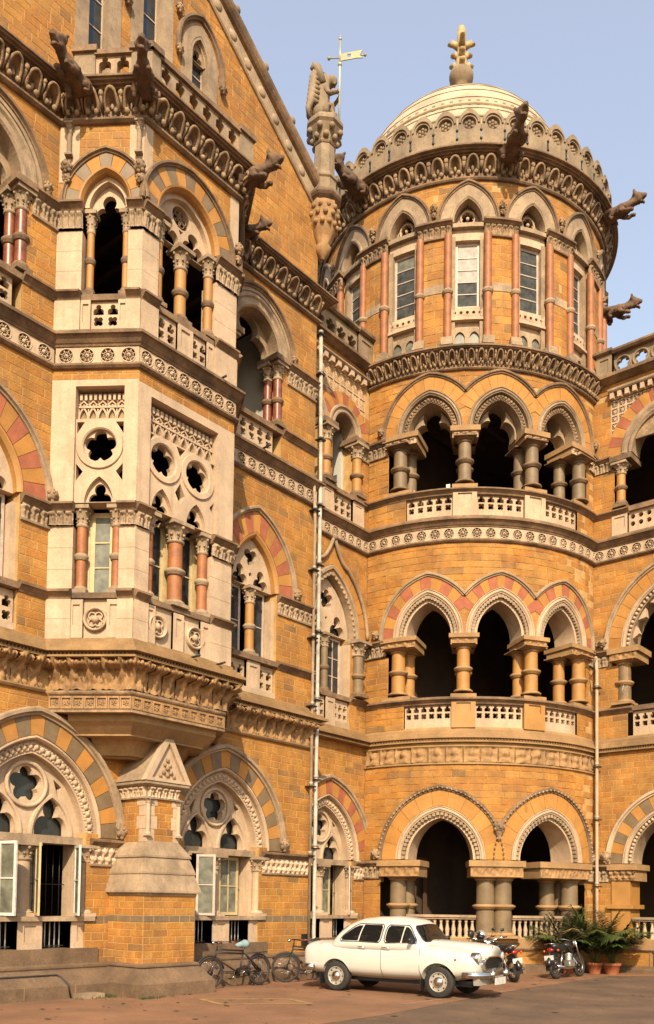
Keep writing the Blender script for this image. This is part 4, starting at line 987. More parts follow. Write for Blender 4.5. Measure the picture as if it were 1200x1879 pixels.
# --- recessed wall, first floor ogee window
c=19.67
part('carved_arch_ring',M_CW,WING,lambda b:(ring(b,MW2,W2F,-.02,.22,-.4,-.0,n=34),beads(b,MW2,W2F,.02,.0,.05,26),amould(b,MW2,W2F,[(.12,0),(.14,.06),(.22,.06),(.26,0)],n=34)))
voussoirs(WING,MW2,W2F,.26,.56,-.1,.02,13,[M_VO])
def ogee(b):
    p=[]; 
    for i in range(15):
        t=.02+.36*i/14; p.append(W2F.pt(t,.58))
    x,z=p[-1]; tip=(c,12.45)
    for i in range(1,9):
        u=i/8; p.append((x+(tip[0]-x)*(1-(1-u)**1.7 if 0 else u**.8),z+(tip[1]-z)*u**1.5))
    pl=[MW2.P(a,zz,.07) for a,zz in p]; pr=[MW2.P(2*c-a,zz,.07) for a,zz in p]
    b.tube(pl,.06,6); b.tube(pr,.06,6); b.ball(MW2.P(c,12.42,.08),.1,8,5); b.box(MW2,c-.06,c+.06,12.4,12.62,0,.1)
part('hood_mould',M_CW,WING,ogee)
a=Arch(c,9.68,1.0,1.6)
part('window_tracery',M_CR,WING,lambda b:b.plate(MW2,a.poly(0,26),[foil(c,10.66,.30,5),trefoil_head(c-.5,9.7,9.82,.32,1.4),trefoil_head(c+.5,9.7,9.82,.32,1.4),circ(c,10.12,.05,8)],-.4,-.2))
part('leaded_pane',M_GL,WING,lambda b:b.box(MW2,c-.98,c+.98,9.68,11.1,-.46,-.44))
column(WING,MW2.F(c+.0,0,-.25),7.93,9.66,.11,M_GB,M_TR,.4,.5,.18)
for q in (-1,1):
    sash(WING,MW2.F(c+q*.48,7.93,-.36),.66,1.72,M_PK,M_GL,3,2,'window',.06); pierced(WING,MW2,c+q*.52-.33,c+q*.52+.33,7.15,7.77,3,-.2,-.06); part('base_course',M_CW,WING,lambda b:b.box(MW2,c+q*.5-.45,c+q*.5+.45,6.97,7.15,-.3,.0))
    part('jamb',M_CR,WING,lambda b:b.box(MW2,c+q*.92-.1,c+q*.92+.1,7.9,9.5,-.5,-.03))
    column(WING,MW2.F(c+q*1.18,0,.06),7.95,9.62,.17,M_GB,M_TR,.45,.45,.16)
part('pedestal',M_CR,WING,lambda b:(b.plate(MW2,rect(c-.2,c+.2,6.97,7.78),[rect(c-.12,c+.12,7.2,7.66)],-.3,.02),b.box(MW2,c-.2,c+.2,6.97,7.78,-.3,-.01)))
part('sill_string',M_TR,WING,lambda b:b.box(MW2,c-.9,c+.9,7.79,7.92,-.35,.04))
impost_run(MW2,20.62,21.42,9.18,9.48,9.66,'leaf',.18,WING,e=.02); impost_run(MW2,17.75,18.7,9.18,9.48,9.66,'leaf',.18,WING)
mould('sill_string',[(-16.45,20.55),(-16.45,21.42)],P_SILL(7.76))
# --- recessed wall, second floor pair of arches with lattice
for A in W2S:
    c2=A.s0
    part('arch_ring',M_CW,WING,lambda b:(ring(b,MW2,A,0,.24,-.45,.02,n=30),amould(b,MW2,A,[(.0,.02),(.03,.06),(.08,.06),(.1,.02)],n=30),amould(b,MW2,A,[(.15,.02),(.18,.07),(.23,.07),(.26,.0)],n=30)))
    voussoirs(WING,MW2,A,.26,.62,-.1,.015,11,[M_VO,M_RD],.02,.98)
    part('sill_string',M_TR,WING,lambda b:b.box(MW2,c2-.6,c2+.6,13.82,13.95,-.3,.06)); pierced(WING,MW2,c2-.42,c2+.42,13.22,13.82,3,-.2,-.05,'quat' if 0 else 'tre',base=.0); part('base_course',M_CR,WING,lambda b:b.box(MW2,c2-.5,c2+.5,13.13,13.22,-.3,-.02))
for x in (19.385,20.82,18.0):
    column(WING,MW2.F(x,0,-.05),13.97,15.6,.15,M_OC,M_TR,.44,.48,.22); part('impost_block',M_TR,WING,lambda b:b.box(MW2,x-.3,x+.3,15.6,15.75,-.5,.17))
    part('pedestal',M_CR,WING,lambda b:(b.plate(MW2,rect(x-.26,x+.26,13.13,13.82),[rect(x-.15,x+.15,13.64,13.72)],-.3,.05),b.box(MW2,x-.26,x+.26,13.13,13.82,-.3,.03)))
    part('sill_string',M_TR,WING,lambda b:b.box(MW2,x-.32,x+.32,13.82,13.96,-.35,.12))
impost_run(MW2,20.98,21.42,15.22,15.58,15.76,'leaf',.18,WING)
mould('sill_string',[(-16.45,20.95),(-16.45,21.42)],P_SILL(13.77))
def lattice(th,m,a0,a1,z0,z1,cut,n):
    """pierced star lattice above an arcade with a row of corbel teeth on top"""
    p=(a1-a0)/n; rows=max(1,round((z1-z0)/p)); h=(z1-z0)/rows; bk=MB(); bk.box(m,a0,a1,z0,z1,-.14,-.05); bk.obj('panel_back',M_SC,th)
    for i in range(n):
        for r in range(rows):
            x0,za=a0+p*i,z0+h*r; c,zc_=x0+p/2,za+h/2
            if cut(c,zc_): continue
            b=MB(); w=.016
            for k in range(4):
                a=k*PI/4; dx,dz=math.cos(a)*p*.5*(1.35 if k%2 else 1),math.sin(a)*h*.5*(1.35 if k%2 else 1)
                b.tube([m.P(c-dx,zc_-dz,-.02),m.P(c+dx,zc_+dz,-.02)],w,4)
            b.plate(m,rect(x0,x0+p,za,za+h),[rect(x0+.025,x0+p-.025,za+.025,za+h-.025)],-.05,.01)
            b.obj('lattice_cell',M_CR,th)
    t=MB()
    for i in range(n): t.box(m,a0+p*(i+.1),a0+p*(i+.6),z1+.03,z1+.2,-.02,.16)
    t.obj('corbel_teeth',M_CR,th,kind='stuff')
lattice(WING,MW2,18.1,21.12,16.42,17.44,lambda x,z:any(math.hypot(x-A.s0,z-A.zs)<.80 for A in W2S),10)
mould('string_course',PW2,[(0,17.6),(.16,17.62),(.2,17.66),(.2,17.7),(.04,17.73),(0,17.73)],M_CW)
mould('cornice_moulding',PW2,[(0,17.98),(.08,18.0),(.22,18.08),(.28,18.1),(.28,18.18),(.1,18.24),(0,18.24)],M_TR)
pierced(WING,MW2,17.75,20.75,18.24,19.05,6,-.3,-.04,'quat',M_GP); part('parapet_pier',M_GP,WING,lambda b:(b.plate(MW2,rect(20.75,21.5,18.24,19.05),[rect(20.9,21.35,18.4,18.9)],-.35,.03),b.box(MW2,20.75,21.5,18.24,19.05,-.35,.0)))
mould('parapet_coping',[(-16.45,17.75),(-16.45,20.75)],[(-.35,19.05),(.05,19.05),(.1,19.1),(.1,19.17),(-.35,19.22)],M_TR); mould('parapet_coping',[(-16.45,20.7),(-16.45,21.5)],[(-.4,19.05),(.08,19.05),(.14,19.1),(.14,19.2),(-.35,19.25)],M_TR)
# --- gable windows and coping
for (A,_),z0,lab in zip(GW,(19.0,19.0,20.35),(0,0,0)):
    c=A.s0; w=A.w
    part('window_surround',M_CW,WING,lambda b:(b.plate(MW,[(c-w-.34,z0)]+A.poly(.34,20)+[(c+w+.34,z0)],[[(c-w-.02,z0+.02)]+A.poly(.02,20)+[(c+w+.02,z0+.02)]],-.3,.02)))
    part('arch_moulding',M_CW,WING,lambda b:amould(b,MW,A,[(-.02,-.25),(0,-.08),(.05,-.02),(.08,.03)],n=20))
    part('hood_mould',M_TR,WING,lambda b:amould(b,MW,A,hood_prof(.40,.12,.12),n=24,foot=A.zs-.25)); part('label_stop',M_SC,WING,lambda b:[boss(b,MW,c+q*(w+.46),A.zs-.32,.1,.09) for q in (-1,1)])
    sash(WING,MW.F(c,z0,-.22),2*w+.06,A.zs-z0+.05,M_PK,M_GL,4,1,'window',.03)
    part('leaded_pane',M_GL,WING,lambda b:b.plate(MW,A.poly(.02,16),[],-.26,-.24)); part('cusp',M_CW,WING,lambda b:b.plate(MW,A.poly(.02,16),[trefoil_head(c,A.zs+.01,A.zs+.04,w*.8,1.4)],-.2,-.12))
def rake(q):
    s0=17.75 if q>0 else 6.55; sg=-1 if q>0 else 1; pk=12.15
    def P(t,u,d): # t along rake 0..1, u above inner line, d out
        s=s0+sg*(17.75-pk)*t; z=20.33+.69*(17.75-pk)*t; return MW.P(s-sg*u*.568*0,z+u*1.215,d)
    def seg(b,prof,n=1):
        vs=[];c=len(prof)
        for i in range(n+1): vs+=[P(i/n,u,d) for u,d in prof]
        fs=[(i*c+j,i*c+j+1,(i+1)*c+j+1,(i+1)*c+j) for i in range(n) for j in range(c-1)]
        b.add(vs,fs); b.add(vs[:c],[tuple(range(c))])
    part('gable_coping_band',M_CW,WING,lambda b:seg(b,[(-.0,-.1),(-.0,.05),(.03,.08),(.06,.05),(.42,.05),(.42,-.1)]))
    part('gable_coping',M_TR,WING,lambda b:seg(b,[(.40,0),(.42,.14),(.46,.2),(.52,.24),(.60,.24),(.64,.18),(.66,.0),(.66,-.4)]))
    n=11
    for i in range(n):
        p=P((i+.5)/n,.23,.05); part('gable_roundel',M_CW,WING,lambda b:b.ball(p,.13,10,6,(.4,1,1)))
        if i%2==0:
            p2=P((i+.6)/n,.72,.0); part('crocket',M_GP,WING,lambda b:(b.ball(p2,.17,8,5,(1,1.2,.8)),b.ball(p2+Vector((.02,-sg*.16,.10)),.12,8,5)))
rake(1); rake(-1)
part('wing_roof',M_TR,WING,lambda b:[b.quad([Vector((-15.6,12.15,24.6)),Vector((-26,12.15,24.6)),Vector((-26,y,20.6)),Vector((-15.6,y,20.6))]) for y in (17.75,6.55)])
def room(th,x0,x1,y0,y1,zs,front=None):
    b=MB()
    for z in zs: b.quad([Vector((x0,y0,z)),Vector((x1,y0,z)),Vector((x1,y1,z)),Vector((x0,y1,z))])
    z0,z1=zs[0],zs[-1]
    b.quad([Vector((x0,y0,z0)),Vector((x0,y1,z0)),Vector((x0,y1,z1)),Vector((x0,y0,z1))])
    for y in (y0,y1): b.quad([Vector((x0,y,z0)),Vector((x1,y,z0)),Vector((x1,y,z1)),Vector((x0,y,z1))])
    b.obj('interior_room',M_IN,th)
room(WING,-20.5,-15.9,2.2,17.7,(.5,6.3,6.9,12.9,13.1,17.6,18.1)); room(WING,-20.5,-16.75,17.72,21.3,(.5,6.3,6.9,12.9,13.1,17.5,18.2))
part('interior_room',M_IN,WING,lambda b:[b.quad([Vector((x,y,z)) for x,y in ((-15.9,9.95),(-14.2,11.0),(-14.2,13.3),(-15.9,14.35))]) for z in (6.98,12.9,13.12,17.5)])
part('gallery_wall',M_WP,WING,lambda b:(b.box(MW2,20.62,20.72,13.13,17,-3.5,-.5),b.box(MW,16.5,16.6,13.13,17,-3.2,-.7),b.box(MW,14.3,16.5,13.13,17,-3.3,-3.2)))
# --- gargoyles of the wing
gargoyle(WING,(-14.9,9.9,17.9),-70,0,.74); gargoyle(WING,(-13.95,10.72,17.85),-44,0,.72); gargoyle(WING,(-14.1,13.5,17.85),14,-4,.80); gargoyle(WING,(-15.15,14.45,17.75),26,-6,.62)
part('rain_pipe',M_GG,WING,lambda b:b.tube([(-14.2,13.55,17.75),(-14.6,14.0,17.5),(-14.6,14.0,16.7)],[.09,.1,.11],8))
for x,y,z,l in ((-14.05,12.3,6.9,.28),(-14.05,13.0,6.9,.28),(-14.0,12.9,13.05,.2),(-15.3,15.6,13.05,.25)):
    part('drain_spout',M_BK,WING,lambda b:b.tube([(x-.1,y,z),(x+l,y,z+.02)],.025,8))

# small things along the foot of the wing
SLB=thing('drain_slab','low pale stone slab lying at the foot of the wing plinth','slab',(-14.75,10.55,0))
part('slab_top',M_CW,SLB,lambda b:b.box(Plane((-14.75,0),(0,1)),10.35,10.85,.0,.09,-.28,.06))
GR=MB()
for i in range(420):
    y=random.gauss(11.0,.28); x=-14.93+.18*abs(random.gauss(0,1)); h=random.uniform(.02,.07); a=random.random()*6.28; dx,dy=math.cos(a)*.012,math.sin(a)*.012
    if x<-14.98 or (y>11.12 and x<-13.98): x=-13.95+random.random()*.1
    GR.add([Vector((x-dx,y-dy,0)),Vector((x+dx,y+dy,0)),Vector((x+random.uniform(-.03,.03),y+random.uniform(-.03,.03),h))],[(0,1,2)])
GR.obj('grass',mat('weed_green',(.07,.085,.02),bump=0),kind='stuff')
HP=thing('hose_pipe','thin dark pipe running along the plinth and bending down to the ground','pipe',(-14.95,9.0,0))
part('pipe',M_BK,HP,lambda b:b.tube([(-15.22,4,.44),(-15.22,10.1,.44),(-15.18,10.18,.40),(-15.02,10.24,.27),(-14.99,10.28,.02)],.018,6))

M_TI=mat('ceiling_timber',(.13,.075,.045),var=.2,bump=.1)
for i in range(7): part('ceiling_beam',M_TI,WING,lambda b:b.box(Plane((-15.9,9.9+.62*i),(-1,0)),(-1.6 if 11.2<9.9+.62*i<13.2 else -.25),4.3,17.3,17.5,-.07,.07))
for i in range(4): part('ceiling_beam',M_TI,WING,lambda b:b.box(Plane((-15.9,15.0+.62*i),(-1,0)),0,4.3,17.3,17.5,-.07,.07))

gv=MB()
for i in range(380):
    x,y=random.uniform(-14.6,-6.5),random.uniform(9.5,25); 
    if y>17 and x<-13: continue
    r=random.uniform(.005,.012); gv.ball(Vector((x,y,r*.4)),r,5,3)
gv.obj('gravel',mat('loose_grit',(.16,.10,.06),var=.3,bump=0),kind='stuff')
# ================================================================ domed corner tower
TX,TY,TR=-16.3,26.2,4.88
TOW=thing('domed_tower','round ochre stone corner tower with pale dome and three tiers of open arcades','building',(TX,TY,0))
MT=Cyl((TX,TY),TR); S=MT.S
TA0,TA1=-91.5,2.0
def tarc(a0,a1,m=None): return arc_path(m or MT,a0,a1,max(2,int(abs(a1-a0)/3)))
TG=[Arch(S(-63.4),3.2,1.29,1.53),Arch(S(-24.3),3.2,1.29,1.53)]
TF=[Arch(S(t),9.70,1.03,1.36) for t in (-68.2,-43.3,-18.6)]
TS=[Arch(S(t),15.78,.98,1.2) for t in (-68.2,-43.5,-18.8)]
# stone walls: ends below the springing, pierced walls above
def tw(a0,a1,z0,z1,holes=(),**k): wall(TOW,MT,S(a0),S(a1),z0,z1,holes,lmin=.4,lmax=.8,course=.2,**k)
tw(TA0,TA1,.02,.68)
for a0,a1 in ((TA0,-84.6),(-6.6,TA1)): tw(a0,a1,.98,2.6,reveal=.8)
def ah(L,o): return [hole_arch(A,o,A.zs-.3,A.w) for A in L]
tw(TA0,TA1,3.18,5.95,ah(TG,-.05)); 
for a0,a1 in ((TA0,-76.2),(-11.4,TA1)): tw(a0,a1,6.97,7.68,reveal=.4)
for a0,a1 in ((TA0,-82.3),(-6.0,TA1)): tw(a0,a1,7.85,9.16,reveal=.8)
tw(TA0,TA1,9.66,12.42,ah(TF,-.05))
for a0,a1 in ((TA0,-76.2),(-11.4,TA1)): tw(a0,a1,13.1,13.78,reveal=.4)
for a0,a1 in ((TA0,-83),(-5.6,TA1)): tw(a0,a1,13.95,15.3,reveal=.8)
tw(TA0,TA1,15.74,17.5,ah(TS,-.05))
part('mortar_backing',M_MO,TOW,lambda b:[b.box(MT,S(TA0),S(TA1),z0,z1,-.2,-.012) for z0,z1 in ((5.9,7.0),(12.4,13.12),(17.45,18.2),(.6,1.0))]+[b.box(MT,S(a0),S(a1),z0,z1,-.2,-.012) for a0,a1 in ((TA0,-84.6),(-6.6,TA1)) for z0,z1 in ((2.55,3.2),(9.1,9.7),(15.25,15.8),(13.7,14),(7.6,7.9))])
M_TC=mat('tower_trim_stone',(.46,.265,.11),var=.15,scale=2,grime=.35,gcol=(.15,.09,.05),bump=.3,bscale=30)
def tmould(name,prof,a0=TA0,a1=TA1,m=M_TR,mm=None): return part(name,m,TOW,lambda b:b.sweep(tarc(a0,a1,mm),prof))
# bands
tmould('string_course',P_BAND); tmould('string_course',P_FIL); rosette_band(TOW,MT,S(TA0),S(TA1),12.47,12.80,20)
tmould('sloping_ledge',[(0,6.54),(.12,6.55),(.12,6.59),(.09,6.6),(.09,6.64),(.18,6.66),(.18,6.71),(.13,6.73),(.13,6.80),(.08,6.82),(.08,6.90),(.02,6.92),(0,6.98)],m=M_TC)
dentils(MT,S(TA0),S(TA1),6.595,d0=.06,d1=.13,pitch=.09,w=.045,th=TOW)
for i in range(16):
    a=TA0+1+(TA1-TA0-1)*i/16; e=TA0+1+(TA1-TA0-1)*(i+1)/16
    carved(TOW,MT,S(a)+.006,S(e)-.006,5.98,6.42,.5,'head',.11,.01,MATS['carved_ochre_stone'],'carved_portrait_panel')
tmould('string_course',[(0,5.9),(.06,5.92),(.06,5.97),(0,5.985)],m=M_TC); tmould('string_course',[(0,6.42),(.05,6.43),(.05,6.47),(0,6.48)],m=M_TC)
tmould('plinth_string',[(0,.62),(.05,.63),(.07,.67),(.05,.70),(0,.70)],m=M_TR)
tmould('plinth',[(.1,-.05),(.1,.2),(.04,.24),(0,.26)],m=M_PL)
# cornice of the lower tower
tmould('string_course',[(0,17.46),(.07,17.47),(.1,17.5),(.1,17.53),(.02,17.55)]); cups(TOW,MT,S(-90.6),S(1.2),17.53,.44,.27,w0=.4)
tmould('cornice_moulding',[(0,17.95),(.22,17.955),(.23,17.98),(.29,17.985),(.30,18.015),(.34,18.02),(.34,18.07),(.28,18.11),(.1,18.2),(-.3,18.24)])
# ---- arcades
def arcade_arch(A,th,outer,inner,kind,vo,mats,k,t0=0,t1=1,hood=M_TR):
    w=A.w; d=outer-inner
    part('arch_moulding',outer_m,th,lambda b:(ring(b,MT,A,-.20,0,-.6,.0,n=36),amould(b,MT,A,[(-.10,0),(-.07,.05),(-.02,.06),(.0,.04),(.02,.0)],n=36)))
outer_m=M_CR
def open_arch(A,win,ring_m,dent,vo,vk,vm,hood_o,hood_m,hw,t0,t1,hfoot=None,first=0):
    """w is the outside of the pale moulded ring; win its inside"""
    e=A.w-win
    part('arch_moulding',ring_m,TOW,lambda b:(ring(b,MT,A,-e*.45,0,-.3,.02,n=36),amould(b,MT,A,[(-e*.40,.02),(-e*.3,.06),(-e*.2,.06),(-e*.12,.03),(-e*.06,.06),(-.0,.06),(.01,0)],n=36)))
    part('arch_soffit',M_CR if dent!='carve' else M_CW,TOW,lambda b:ring(b,MT,A,-e,-e*.42,-.85,-.10,n=36))
    if dent=='bead': part('dog_tooth',M_CW,TOW,lambda b:[b.box(MT,p[0]-.045,p[0]+.045,p[1]-.045,p[1]+.045,-.12,.0) for p in [A.pt((i+.5)/30,-e*.62) for i in range(30)]],kind='stuff')
    else: part('dog_tooth',M_SC,TOW,lambda b:leafring(b,MT,A,-e*.95,-e*.48,-.10,-.03,26),kind='stuff')
    voussoirs(TOW,MT,A,.02,vo,-.1,.02,vk,vm,t0,t1,first)
    part('hood_mould',hood_m,TOW,lambda b:amould(b,MT,A,hood_prof(hood_o,hw,.10),t0 if hood_o<0 else A.tclip(hl[0],hood_o+hw*.5) if hl[0] else 0,1-(A.tclip(hl[1],hood_o+hw*.5) if hl[1] else 0),n=40))
# second floor
P1=S(-56)-S(-68.2); 
for i,A in enumerate(TS):
    hl=(None if i==0 else (A.s0-TS[i-1].s0)/2, None if i==2 else (TS[i+1].s0-A.s0)/2)
    t0=A.tclip(hl[0]-.01,.2) if hl[0] else 0; t1=1-(A.tclip(hl[1]-.01,.2) if hl[1] else 0)
    open_arch(A,.68,M_CW,'carve',.40,11,[M_VO],.40,M_TR,.12,t0,t1)
    part('cusped_lining',M_CW,TOW,lambda b:head_plate(b,MT,Arch(A.s0,15.7,.67,.98),trefoil_head(A.s0,15.7,15.86,.60,1.38),-.8,-.42))
part('label_stop',M_SC,TOW,lambda b:(boss(b,MT,S(-85.6),16.0,.1,.1),boss(b,MT,S(-1.2),16.1,.1,.1)))
for i,A in enumerate(TF):
    hl=(None if i==0 else (A.s0-TF[i-1].s0)/2, None if i==2 else (TF[i+1].s0-A.s0)/2)
    t0=A.tclip(hl[0]-.01,.2) if hl[0] else 0; t1=1-(A.tclip(hl[1]-.01,.2) if hl[1] else 0)
    open_arch(A,.68,M_CR,'bead',.36,11,[M_RD,M_VO],.36,M_CW,.12,t0,t1)
    # keep the coloured ring in step across the valleys
part('label_stop',M_SC,TOW,lambda b:(boss(b,MT,S(-87.0),9.86,.1,.11),boss(b,MT,S(.5),9.9,.1,.11)))
for i,A in enumerate(TG):
    hl=(None if i==0 else (A.s0-TG[0].s0)/2, None if i==1 else (TG[1].s0-A.s0)/2)
    t0=A.tclip(hl[0]-.01,.3) if hl[0] else 0; t1=1-(A.tclip(hl[1]-.01,.3) if hl[1] else 0)
    open_arch(A,.96,M_CR,'bead',.46,11,[M_VO],.46,M_TR,.14,t0,t1)
    part('nailhead_row',M_CW,TOW,lambda b:[b.ball(MT.P(*A.pt(t0+(t1-t0)*(j+.5)/44,.52),.10),.035,5,3) for j in range(44)],kind='stuff')
part('label_stop',M_SC,TOW,lambda b:(boss(b,MT,S(-86),3.36,.1,.13),boss(b,MT,S(-1.6),3.36,.1,.13),boss(b,MT,S(-43.85),4.12,.1,.15)))
part('corbel_drop',M_SC,TOW,lambda b:b.lathe([(.01,0),(.12,.25),(.14,.4)],8,MT.F(S(-43.85),3.72,.06)))
# impost blocks with carved faces: (angle centre, half width, depth)
def impost_block(a,hw,z0,zf,zt,d,style='scroll',mat_=None):
    s=S(a); c=mat_ or MATS['carved_ochre_stone']
    part('impost_block',M_TC,TOW,lambda b:(b.box(MT,s-hw,s+hw,zf,zt,-.95,d+.05),b.box(MT,s-hw+.06,s+hw-.06,zf-.03,zf,-.9,d+.0),b.box(MT,s-hw+.05,s+hw-.05,z0,zf-.03,-.88,d-.03)))
    carved(TOW,MT,s-hw+.05,s+hw-.05,z0+.01,zf-.03,.28,style,.045,d-.03,c)
def end_impost(a0,a1,z0,zf,zt,th=TOW):
    carved(th,MT,S(a0),S(a1),z0+.03,zf,.19,'leaf',.06,.01,M_CW)
    part('impost_moulding',M_TR,th,lambda b:(b.sweep(tarc(a0,a1),[(0,zf-.02),(.08,zf),(.13,zf+.06),(.17,zf+.09),(.17,zt-.03),(.1,zt),(0,zt+.01)]),b.sweep(tarc(a0,a1),[(0,z0-.01),(.06,z0),(.06,z0+.03),(0,z0+.05)])))
# ground tier
for a,hw in ((-77.2,.66),(-44.4,.80),(-17.5,1.05)): impost_block(a,hw,2.70,3.0,3.17,.13)
end_impost(TA0,-84.8,2.64,3.0,3.17); end_impost(-7,TA1,2.64,3.0,3.17)
def gcol(a,r,d): 
    return column(TOW,MT.F(S(a),0,d),.98,2.72,r,M_GB,M_TC,.12,.5,.16,M_TC,True,False)
for a,r,d in ((-78.3,.24,-.12),(-77.2,.22,-.62),(-48.0,.26,-.08),(-42.0,.26,-.08),(-46.8,.22,-.62),(-41.2,.22,-.62),(-14.0,.25,-.1),(-19.0,.23,-.62),(-11.5,.22,-.62)): gcol(a,r,d)
for a,hw in ((-77.6,.55),(-45,.72),(-14,.5)): part('pedestal',M_TC,TOW,lambda b:b.box(MT,S(a)-hw,S(a)+hw,.86,.985,-.9,.12))
part('balustrade_base',M_TC,TOW,lambda b:(b.box(MT,S(TA0),S(TA1),.68,.97,-.8,.03)))
def rail(m,a0,a1,th,n):
    part('balustrade_rail',M_CW,th,lambda b:(b.box(m,a0,a1,1.50,1.55,-.22,-.0),b.box(m,a0,a1,1.55,1.62,-.25,.04)))
    bal=cmesh(('baluster',),lambda b:(b.lathe([(.065,0),(.065,.06),(.045,.08),(.06,.2),(.065,.24),(.035,.38),(.034,.44),(.055,.47),(.04,.5),(.06,.53)],10),),M_CR)
    for i in range(n): ob('baluster',bal,th,m.F(a0+(i+.5)*(a1-a0)/n,.97,-.11))
rail(MT,S(-74.5),S(-51.2),TOW,11); rail(MT,S(-38.8),S(-17.2),TOW,10)
# upper tiers
for z,TT,zs,shaft,capz in ((6.97,TF,7.83,M_OC,9.36),(13.12,TS,13.95,M_GB,15.42)):
    top=9.68 if z<10 else 15.77
    for a,hw in ((-78.2,.56),(-55.85,.42),(-31,.42),(-9.0,.62)): impost_block(a,hw,capz,capz+.2,top,.10 if z<10 else .10,'scroll' if z<10 else 'leaf',None if z<10 else M_CR)
    end_impost(TA0,-83.4,capz-.18,capz+.16,top); end_impost(-3.6,TA1,capz-.18,capz+.16,top)
    for a,r,d in ((-79,.205,-.10),(-77.6,.19,-.6),(-55.95,.19,-.08),(-55.6,.18,-.6),(-31.8,.20,-.08),(-33.2,.18,-.6),(-9.2,.20,-.08),(-12.6,.18,-.6)):
        column(TOW,MT.F(S(a),0,d),zs+.1,capz+.02,r,shaft,M_TC if z<10 else M_TR,.14,.5,.16,M_TC if z<10 else M_TR,False,False)
    for a,hw in ((-79,.45),(-55.9,.36),(-31.2,.36),(-9.3,.45)):
        part('pedestal_cap',M_TC,TOW,lambda b:b.box(MT,S(a)-hw,S(a)+hw,zs-.02,zs+.11,-.9,.10))
    for a in (-55.85,-31.15):
        mt=M_OC if z<10 else M_CR; part('pedestal',mt,TOW,lambda b:(b.plate(MT,rect(S(a)-.34,S(a)+.34,z,zs-.02),[rect(S(a)-.2,S(a)+.2,zs-.38,zs-.14)],-.4,.06),b.box(MT,S(a)-.34,S(a)+.34,z,zs-.02,-.4,.02)))
    tmould('sill_string',P_SILL(zs-.17))
    for a0,a1 in ((-76.1,-59.9),(-51.8,-35.2),(-27.1,-11.5)):
        pierced(TOW,MT,S(a0),S(a1),z+.02,zs-.13,6 if z<10 else 5,-.24,-.06,base=.22 if z<10 else .18)
# interior: floors, dark inner wall, ceilings
def tint(b):
    for z in (.9,6.3,6.9,12.7,13.05,17.4,18.2):
        ps=[Vector((TX,TY,z))]+[Vector((p[0],p[1],z)) for p in arc_path(MT,-93,4,20,-.3)]
        b.add(ps,[(0,i,i+1) for i in range(1,len(ps)-1)])
    for a in (-91.2,):
        p0=(TX,TY); p1=arc_path(MT,a,a+.1,1,-.3)[0]
        b.quad([Vector((*p0,.5)),Vector((*p1,.5)),Vector((*p1,18.2)),Vector((*p0,18.2))])
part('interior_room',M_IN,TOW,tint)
for i in range(6):
    for z in (6.15,12.5,17.2): part('ceiling_beam',M_TI,TOW,lambda b:b.box(Plane((TX+.3+.78*i,TY-.1),(0,-1)),0,math.sqrt(max(.2,4.4**2-(.3+.78*i)**2)),z,z+.2,-.07,.07))
part('inner_door',mat('brown_door',(.12,.06,.03)),TOW,lambda b:(b.plate(Plane((TX+.12,TY-3.3),(0,1)),rect(0,1.3,.9,3.4),[rect(.12,.6,1.1,3.2),rect(.7,1.18,1.1,3.2)],0,.08)))
part('notice_board',M_WP,TOW,lambda b:(b.box(Plane((-17.5,23.0),(1,.5)),0,.7,1.5,2.6,0,.04)))
part('loose_paper',M_WT,TOW,lambda b:(b.box(MT,S(-75),S(-73.6),13.98,14.1,-.2,-.1),b.box(MT,S(-62.4),S(-61),13.98,14.2,-.25,-.2)))
